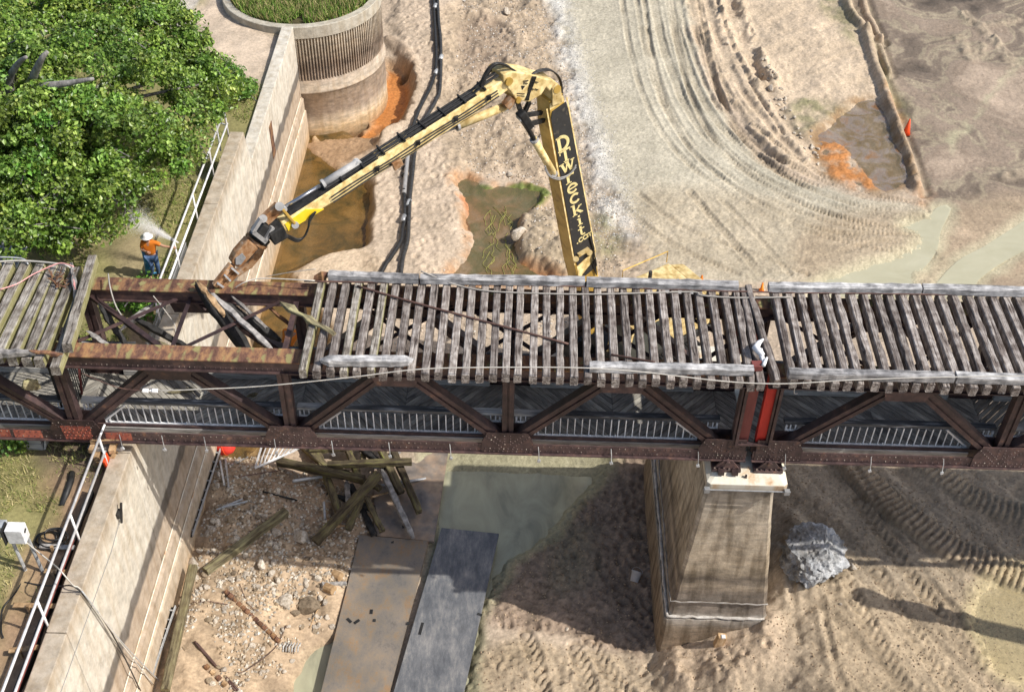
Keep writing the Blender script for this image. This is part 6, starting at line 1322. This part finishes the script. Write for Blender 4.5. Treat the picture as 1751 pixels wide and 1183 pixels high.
rock(530, 1040, .42, RD[0], 'brown weedy stone beside the biggest white stone'); rock(505, 1050, .2, RD[1], 'small brown stone left of the brown weedy stone'); rock(395, 890, .2, RD[2], 'brown stone in the bridge shadow above the mossy beam')
rub = random.Random(77); n_ = 0
ZONES = [((300, 880, 480, 1010), 95), ((330, 800, 480, 900), 35), ((470, 870, 620, 960), 30), ((330, 1000, 560, 1170), 40), ((480, 980, 580, 1080), 25)]
for zi, ((x0, y0, x1, y1), n) in enumerate(ZONES):
    for k in range(n):
        px, py = rub.uniform(x0, x1), rub.uniform(y0, y1); p = on(px, py, 2)
        if p.x < -10.1 or linedist(np.array([p.x]), np.array([p.y]), gpts(MND, PZ*.3), True)[0][0] > -.1 or linedist(np.array([p.x]), np.array([p.y]), gpts(MATS[0], PZ+.2), True)[0][0] < .2 or linedist(np.array([p.x]), np.array([p.y]), gpts(MATS[2], PZ+.2), True)[0][0] < .2: continue
        rock(px, py, rub.uniform(.07, .15), RK[rub.randrange(8)] if rub.random() < .72 else RD[rub.randrange(3)], ['small pale stone in the rubble close to the wall', 'small pale stone in the bridge-shadowed rubble', 'small pale stone in front of the timber heap', 'small pale stone in the sunlit lower sand', 'small pale stone beside the rusty grey plate'][zi], 'stones of the rubble', name='rubble_stone')
for k in range(46):
    t = rub.random(); px, py = np.interp(t, [0, .3, .6, 1], [1300, 1330, 1365, 1405])+rub.gauss(0, 9), np.interp(t, [0, .3, .6, 1], [95, 165, 230, 275])+rub.gauss(0, 9)
    rock(px, py, rub.uniform(.07, .16), RK[rub.randrange(8)], 'white chip along the rut between road and ditch', 'white chips along the rut', name='stone_chip')
def pebbles(name, P, s0, s1, cols, seed):
    r = np.random.RandomState(seed); n = len(P); D = np.array([[1, 0, 0], [0, 1, 0], [-1, 0, 0], [0, -1, 0], [0, 0, .8], [0, 0, -.6]]); s = r.uniform(s0, s1, n)**1.0
    V = (P[:, None]+D[None]*s[:, None, None]*r.uniform(.5, 1.2, (n, 6, 1))+np.array([0, 0, 1])*s[:, None, None]*.15)
    a = r.rand(n)*6.3; ca, sa = np.cos(a)[:, None], np.sin(a)[:, None]; dx, dy = V[..., 0]-P[:, None, 0], V[..., 1]-P[:, None, 1]
    V[..., 0] = P[:, None, 0]+dx*ca-dy*sa; V[..., 1] = P[:, None, 1]+dx*sa+dy*ca
    T = np.array([[0, 1, 4], [1, 2, 4], [2, 3, 4], [3, 0, 4], [1, 0, 5], [2, 1, 5], [3, 2, 5], [0, 3, 5]]); F = (np.arange(n)[:, None, None]*6+T[None]).reshape(-1, 3)
    me = fastmesh(name, V.reshape(-1, 3), F, MT['gravel']); c = np.array(cols, np.float32)[r.randint(0, len(cols), n)]*r.uniform(.7, 1.2, (n, 1)); colattr(me, np.repeat(c, 6, 0)); return setp(link(name, me), kind='stuff')
def hz_v(x, y):
    i = np.clip(np.searchsorted(gx, x)-1, 0, len(gx)-2); j = np.clip(np.searchsorted(gy, y)-1, 0, len(gy)-2); return h[i, j], i, j
r = np.random.RandomState(3); xs, ys = r.uniform(-10.2, -2, 12000), r.uniform(16.5, 28.5, 12000); z_, i_, j_ = hz_v(xs, ys); q = (dmnd[i_, j_] < -.15) & (fbm(xs, ys, 1.2, 161) > np.interp(ys-.12*(xs+8), [18, 20.5, 22, 23.5], [.16, .10, -.04, -.3])) & (z_ > -1.0)
STN = [(.50, .41, .30), (.40, .31, .21), (.60, .54, .45), (.42, .38, .32), (.30, .22, .14)]
pebbles('rubble_gravel', np.stack([xs, ys, z_], 1)[q], .02, .085, STN, 5)
r = np.random.RandomState(8); P_ = smooth(gpts([(950, -40), (962, 60), (980, 125), (1002, 200), (1028, 280), (1044, 345), (1060, 400)]), 20); k = r.randint(0, len(P_), 9000); xs, ys = P_[k, 0]+r.normal(0, .55, 9000), P_[k, 1]+r.normal(0, .5, 9000); z_, _, _ = hz_v(xs, ys)
pebbles('road_gravel', np.stack([xs, ys, z_], 1), .012, .042, [(.60, .58, .53), (.54, .51, .46), (.66, .64, .60), (.44, .41, .36)], 6)
r = np.random.RandomState(12); xs, ys = r.uniform(-5, 4, 9000), r.uniform(33, 64, 9000); z_, i_, j_ = hz_v(xs, ys); q = (rd[i_, j_] > .3) & (sandk[i_, j_] < .4) & (d2[i_, j_] > .2) & (dc[i_, j_] > .3)
pebbles('soil_clods', np.stack([xs, ys, z_], 1)[q], .015, .075, [(.44, .345, .25), (.38, .30, .21), (.50, .42, .33), (.6, .56, .5)], 7)
r = np.random.RandomState(15); xs, ys = r.uniform(-2, 16, 9000), r.uniform(17.5, 27, 9000); z_, i_, j_ = hz_v(xs, ys); q = ((fgk[i_, j_] > .5) | (dmud[i_, j_] < 0)) & (z_ > -1.15)
pebbles('sand_clods', np.stack([xs, ys, z_], 1)[q], .012, .045, [(.38, .28, .18), (.30, .215, .14), (.44, .34, .23)], 9)
# broken mossy ties heaped in the gap
HEAP = [(535, 750, .55, 580, 877, .55, .24, 'mossy', 'mossy timber of the heap, lying steepest at its left'), (475, 789, .85, 623, 820, .95, .26, 'mossy', 'long mossy timber nearly level across the left of the heap'), (539, 927, .55, 648, 810, 1.25, .27, 'mossy', 'big clean timber lying diagonally on top of the heap'),
        (589, 755, .6, 613, 815, .75, .22, 'mossy', 'short mossy timber in the middle of the heap, under the lower chord'), (560, 795, .95, 704, 789, 1.0, .23, 'mossy', 'level mossy timber across the back of the heap'), (644, 752, 1.2, 686, 843, .45, .25, 'mossy', 'bright green mossy timber of the heap, over the level one'),
        (664, 752, .85, 717, 875, .40, .23, 'mossy', 'mossy timber nearest the pale green water'), (652, 803, .75, 706, 919, .35, .2, 'greywood', 'splintered grey timber lying across the brown plate'), (626, 850, .7, 654, 908, .38, .18, 'mossy', 'short mossy timber ending at the corner of the plates'),
        (595, 905, .45, 619, 850, .85, .22, 'mossy', 'timber half hidden under the big diagonal one'), (593, 822, .5, 596, 866, .45, .18, 'greywood', 'short grey timber in the hollow of the heap'), (623, 752, .6, 621, 790, .6, .18, 'mossy', 'stub of timber behind the level one'),
        (505, 752, .5, 560, 800, .6, .22, 'mossy', 'timber under the long level one at the back left'), (600, 752, .9, 660, 800, .75, .2, 'charred', 'dark timber crossing behind the bright green one'), (560, 845, .35, 640, 870, .4, .2, 'charred', 'dark timber at the bottom of the heap under the diagonal one'),
        (570, 800, .4, 650, 835, .55, .2, 'mossy', 'timber buried in the middle of the heap'), (690, 765, .5, 640, 800, .7, .16, 'greywood', 'thin grey timber at the back right of the heap'), (600, 830, .3, 640, 915, .2, .2, 'charred', 'dark timber on the edge of the brown plate'), (530, 770, .7, 600, 765, .8, .2, 'mossy', 'timber close under the lower chord')]
for i, (x0, y0, z0, x1, y1, z1, wd, m, lab) in enumerate(HEAP):
    setp(timber(atz(x0, y0, z0+PZ*.92), atz(x1, y1, z1+PZ*.92), wd, wd*1.05, 300+i, m, 'heap_timber', None, .014, 12, m == 'greywood'), lab, 'timber', 'timbers heaped in the gap')
def ground_stick(x0, y0, x1, y1, wd, ht, m, name, lab, cat, lift=.1, ragend=False, rag=.01):
    a, c = on(x0, y0), on(x1, y1); a.z += lift; c.z += lift; return setp(timber(a, c, wd, ht, RNG.randrange(9999), m, name, None, rag, 10, ragend), lab, cat)
ground_stick(490, 880, 352, 982, .26, .26, 'mossylong', 'mossy_beam', 'squared mossy beam lying aslant on the rubble, half in sun', 'timber', .14)
a, c = atz(330, 968, .75), atz(282, 1180, .5); setp(timber(a, c, .26, .24, 11, 'mossylong', 'mossy_beam', None, .012, 12), 'long mossy beam lying along the foot of the wall', 'timber')
for x0, y0, x1, y1, lab in ((382, 788, 389, 836, 'upright-lying grey slats under the lower chord'), (376, 872, 420, 860, 'grey slat scrap on the shaded rubble'), (402, 795, 420, 780, 'short pale slat below the red float')):
    a, c = on(x0, y0), on(x1, y1); t = thing('slat_scrap', a.lerp(c, .5), lab, 'slats')
    for k in (-.09, .07): MB().beam(a+Vector((k, k*.7, .08)), c+Vector((k, -k*.5, .06+abs(k))), .06, .04).build('slat', MT['galv'], t)
def bars(name, pts, r_, m, lab, cat='rod', lift=.06, n=6):
    return wire(name, [on(*p)+Vector((0, 0, lift)) for p in pts], r_, m, lab, cat, n)
bars('metal_strip', [(502, 834), (540, 828), (582, 822)], .06, 'galv', 'torn galvanised strip sticking out left of the heap', 'metal strip', .35)
bars('metal_strip', [(555, 868), (557, 898)], .045, 'galv', 'short galvanised strip under the big diagonal timber', 'metal strip', .3)
bars('pale_pipe', [(648, 840), (700, 833), (745, 826)], .05, 'galv', 'pale grey pipe lying across the brown plate', 'pipe', .32)
bars('dead_branch', [(636, 861), (665, 853), (693, 847)], .035, 'freshwood', 'dead branch on the brown plate', 'branch', .34)
bars('dead_branch', [(570, 908), (605, 903)], .03, 'freshwood', 'pale stick in front of the big diagonal timber', 'branch', .2)
bars('dead_branch', [(450, 842), (480, 850), (508, 857)], .035, 'charred', 'dark root lying on the shaded sand', 'branch')
bars('dead_branch', [(355, 830), (420, 815), (480, 806)], .02, 'rod', 'thin dark rod under the lower chord', 'rod')
bars('rusty_rod', [(333, 1098), (360, 1130), (408, 1182)], .04, 'rod', 'pair of long rusty rods in the lower sand')
bars('rusty_rod', [(337, 1100), (366, 1134), (404, 1184)], .025, 'rod', 'thin rusty rod alongside the long rusty rods')
bars('thin_root', [(490, 1070), (470, 1110), (420, 1148), (405, 1150)], .014, 'rod', 'thin curling root in the lower sand', 'root')
bars('thin_root', [(410, 1000), (430, 1040), (470, 1055)], .012, 'rod', 'thin root above the segmented shaft', 'root')
bars('thin_root', [(330, 1032), (360, 1030), (390, 1035)], .012, 'rod', 'thin root beside the long mossy beam', 'root')
a, c = on(386, 1014)+Vector((0, 0, .12)), on(480, 1102)+Vector((0, 0, .12)); t = thing('segmented_shaft', a.lerp(c, .5), 'rusty segmented shaft lying diagonally in the sunlit sand', 'shaft')
for k in range(13): MB().tube([a.lerp(c, k/13), a.lerp(c, (k+.82)/13)], .075+.012*(k % 2), 9).build('segment', MT['rustytop'], t)
a, c = on(352, 1140)+Vector((0, 0, .08)), on(392, 1178)+Vector((0, 0, .08)); t = thing('segmented_shaft', a.lerp(c, .5), 'short segmented rusty piece beside the long rusty rods', 'shaft')
for k in range(4): MB().tube([a.lerp(c, k/4), a.lerp(c, (k+.5)/4)], .08, 9).build('segment', MT['freshwood' if k % 2 else 'rustytop'], t)
c = on(494, 1110); t = thing('pale_roots', c, 'pale bare root crown in the sand beside the segmented shaft', 'roots')
for k in range(7): d = Vector((math.cos(k*.5-.5), math.sin(k*.5-.5)*.5, 0)); MB().tube([c+Vector((-.25+.09*k, -.12, .05)), c+Vector((-.25+.09*k, .02, .12)), c+Vector((-.2+.09*k, .18, .10))], .025, 5).build('root', MT['paleboard'], t, True)
for px, py, lab in ((583, 992, 'round pale log end nearest the rusty plate'), (571, 1015, 'second round pale log end, below the first')):
    c = on(px, py)+Vector((0, 0, .16)); b = MB().tube([c+Vector((-.28, .16, -.05)), c], .15, 12); b.tube([c, c+Vector((.012, -.007, .002))], .142, 12); o = b.build('log_offcut', MT['freshwood'], smooth=False); setp(o, lab, 'log')
ground_stick(551, 1003, 592, 1001, .12, .1, 'greywood', 'log_offcut', 'thin grey log between the two pale log ends', 'log', .12)
bars('twig_pile', [(530, 1075), (545, 1040), (560, 1020)], .016, 'freshwood', 'twigs beside the brown weedy stone', 'twigs')
# galvanised channel dropped along the wall foot
for k, (x0, y0, z0, x1, y1, z1, lab) in enumerate(((371, 766, .55, 322, 915, .75, 'galvanised cable tray leaning along the wall foot in the bridge shadow'), (293, 1035, .7, 243, 1182, .5, 'galvanised cable tray along the wall foot at the bottom'))):
    a, c = Vector(atz(x0, y0, z0)), Vector(atz(x1, y1, z1)); t = thing('cable_tray', a.lerp(c, .5), lab, 'cable tray'); dd = (c-a).normalized(); sd = dd.cross(Vector((0, 0, 1))).normalized()
    for s_ in (-.13, .13): MB().beam(a+sd*s_, c+sd*s_, .03, .10).build('side_rail', MT['galv'], t)
    for j in range(9): p = a.lerp(c, (j+.5)/9); MB().beam(p-sd*.13, p+sd*.13, .04, .03).build('rung', MT['galv'], t)
    MB().beam(a-sd*.02+Vector((0, 0, -.08)), c-sd*.02+Vector((0, 0, -.08)), .2, .02).build('liner', MT['black'], t)
# fallen piece of railing
q = [Vector(atz(*p)) for p in ((451, 752, .6), (436, 800, .0), (502, 771, .25), (525, 757, .5))]; t = thing('fallen_railing', q[1], 'fallen piece of white railing tipped against the heap', 'railing')
for i in range(4):
    MB().beam(q[i], q[(i+1) % 4], .05, .05).build('rail', MT['whitemetal'], t)
for k in range(1, 9): f = k/9; MB().beam(q[0].lerp(q[3], f), q[1].lerp(q[2], f), .03, .03).build('baluster', MT['whitemetal'], t)
# red float
c = Vector(atz(386, 764, .45)); t = thing('red_float', c-Vector((0, 0, .3)), 'shiny red float lying under the lower chord beside the wall', 'float'); RX = Matrix.Rotation(1.2, 3, 'Y')
MB().lathe(c, [(.02, -.34), (.16, -.31), (.26, -.18), (.29, 0), (.26, .18), (.16, .29), (.02, .32)], 18, RX).build('float_body', MT['red'], t, True)
MB().lathe(c, [(.292, -.02), (.30, 0), (.292, .02)], 18, RX).build('seam', MT['conered'], t, True)
# boulder
c = on(1388, 965); me = rock_mesh(5, 'boulder', .66, 5, .28, .68, .92); o = link('boulder', me); rr = random.Random(2)
me.transform(Matrix.Diagonal((1.38, 1.36, 1.25, 1)))
for v in me.vertices:
    k = 1+.07*math.sin(v.co.x*7+v.co.y*3)*math.sin(v.co.y*8-v.co.z*4)+.035*math.sin(v.co.x*19+2)*math.sin(v.co.y*17+v.co.z*13)+.045*noise.noise(v.co*4)-.07*abs(noise.noise(v.co*6))+.02*noise.noise(v.co*13)+.012*noise.noise(v.co*29); v.co = v.co*k
o.location = (c.x, c.y+.05, c.z+.36); o.rotation_euler = (.05, -.1, -.45); setp(o, 'big rough grey boulder right of the pier', 'boulder')
rock(1378, 993, .30, RK[2], 'pale shard at the foot of the boulder', None, .1); rock(1458, 970, .16, RK[4], 'white chip right of the boulder'); rock(1437, 1033, .06, RK[1], 'tiny white stone below the boulder')
# bucket
c = on(1086, 990); t = thing('bucket', c, 'white plastic bucket on the dark mud left of the pier', 'bucket'); RX = Matrix.Rotation(-1.0, 3, 'X')@Matrix.Rotation(.3, 3, 'Y')
MB().lathe(c+Vector((0, 0, .12)), [(.13, -.16), (.165, .15), (.18, .155), (.18, .185), (.15, .185), (.12, -.12)], 18, RX).build('shell', MT['white'], t, True)
cc = c+Vector((0, 0, .12)); b = MB().tube([cc+RX@Vector((.175*math.cos(a), .175*math.sin(a)*.4-.06, .18+.14*math.sin(a))) for a in np.linspace(0, math.pi, 9)], .008, 5); b.build('handle', MT['galv'], t)
rock(970, 1076, .09, RK[0], 'white scrap at the edge of the bridge shadow')
c = on(1230, 1100); t = thing('wood_block', c, 'upright raw wood block in front of the pier footing', 'wood block')
MB().box(c+Vector((0, 0, .16)), (.26, .2, .52), Matrix.Rotation(.15, 3, 'Y')).build('block', MT['freshwood'], t, bevel=.015); MB().box(c+Vector((.06, -.04, .43)), (.12, .12, .05)).build('cap_chip', MT['white'], t, bevel=.01)
def cone(px, py, hgt, lab, z=None, m='conered'):
    c = on(px, py); t = thing('traffic_cone', c, lab, 'cone'); MB().lathe(c, [(.17*hgt/.7, .03), (.12*hgt/.7, .2*hgt/.7), (.03, hgt), (.01, hgt)], 14).build('cone_body', MT[m], t, True); MB().box(c+Vector((0, 0, .015)), (.36*hgt/.7, .36*hgt/.7, .03)).build('base', MT['black' if hgt > .8 else m], t)
cone(1549, 230, .85, 'lone red cone standing beside the sandy berm')
cone(1121, 486, .75, 'red cone behind the far guard timber, next to the excavator'); cone(1160, 490, .7, 'orange cone behind the far guard timber, second from the excavator', m='orange'); cone(1197, 494, .7, 'orange cone behind the far guard timber, third from the excavator', m='orange'); cone(1302, 497, .4, 'orange cone seen through the joint of the guard timbers', m='orange')
for px, py, lab in ((1143, 484, 'white bag between the red and orange cones'), (1178, 490, 'white bag between the two orange cones')):
    c = on(px, py); MBB = MB().lathe(c, [(.30, 0), (.33, .18), (.22, .42), (.06, .62), (.02, .7)], 9); o = MBB.build('white_bag', MT['white'], smooth=True); setp(o, lab, 'bag')
rr = random.Random(21); b = MB()
for k in range(26):
    x0, y0 = rr.uniform(835, 880), rr.uniform(350, 455); pts = [atz(x0, y0, -.11)]
    for j in range(5): x0 += rr.uniform(-7, 7); y0 += rr.uniform(3, 9); pts.append(atz(x0, y0, -.11))
    b.tube([Vector(p) for p in smooth(pts, 3)], .014, 4)
o = b.build('algae_strands', mat('pale_algae', [(.3, (.20, .20, .05)), (.7, (.34, .32, .11))], (4, 4, 4)), smooth=True); o['kind'] = 'stuff'
# dewatering hoses
HA = [(747, -20), (750, 39), (753, 67), (754, 103), (753, 142), (750, 167), (736, 192), (719, 222), (710, 259), (705, 305), (701, 341), (699, 383), (697, 415), (689, 445), (684, 480), (670, 540)]
HB = [(740, -20), (744, 57), (746, 99), (744, 124), (736, 153), (725, 174), (714, 197), (704, 228), (698, 263), (694, 305), (691, 337), (692, 376), (688, 396), (686, 415), (671, 440), (652, 468), (620, 530)]
for pts, lab, fit in ((HA, 'black dewatering hose, the right of the pair across the sand', ((754, 103), (699, 352))), (HB, 'black dewatering hose with a pale patched length, the left of the pair', ((745, 124), (690, 378), (744, 15)))):
    P = [on(*p)+Vector((0, 0, .11)) for p in pts]; t = thing('dewatering_hose', P[8], lab, 'hose')
    sm = [Vector(p) for p in smooth([np.array(p) for p in P], 5)]
    for p in sm: p.z = max(p.z, hz(p.x, p.y)+.08)
    MB().tube(sm, .095, 9).build('hose_tube', MT['hydblack'], t, True)
    for f in fit: c = on(*f)+Vector((0, 0, .12)); MB().tube([c+Vector((-.02, -.2, 0)), c+Vector((.02, .2, 0))], .115, 10).build('coupling', MT['galv'], t, True)
    if pts is HB:
        seg = [Vector(p) for p in smooth([np.array(on(*p)+Vector((0, 0, .12))) for p in ((698, 263), (694, 300), (691, 335))], 4)]; MB().tube(seg, .105, 9).build('pale_sleeve', MT['grey'], t, True)
        b = MB()
        for k in range(4): c = on(695-k*1.5, 268+k*12)+Vector((0, 0, .12)); b.tube([c+Vector((0, -.05, 0)), c+Vector((0, .05, 0))], .109, 9)
        b.build('tape_band', MT['black'], t, kind='stuff')
# made-up steel tube added out of view at the right, only to cast a shadow
p = (17.2, 20.1); zz = hz(*p); t = thing('added_shadow_caster', (p[0], p[1], zz), 'made-up tall steel tube, added out of view beyond the right edge to cast the long shadow', 'shadow caster')
MB().tube([(p[0], p[1], zz-.4), (p[0], p[1], zz+7.2)], .29, 20).build('caster_tube', MT['rustytop'], t, True); MB().lathe((p[0], p[1], zz+7.2), [(.33, -.2), (.33, .02), (.26, .02), (.26, -.4)], 20).build('caster_collar', MT['steel'], t)
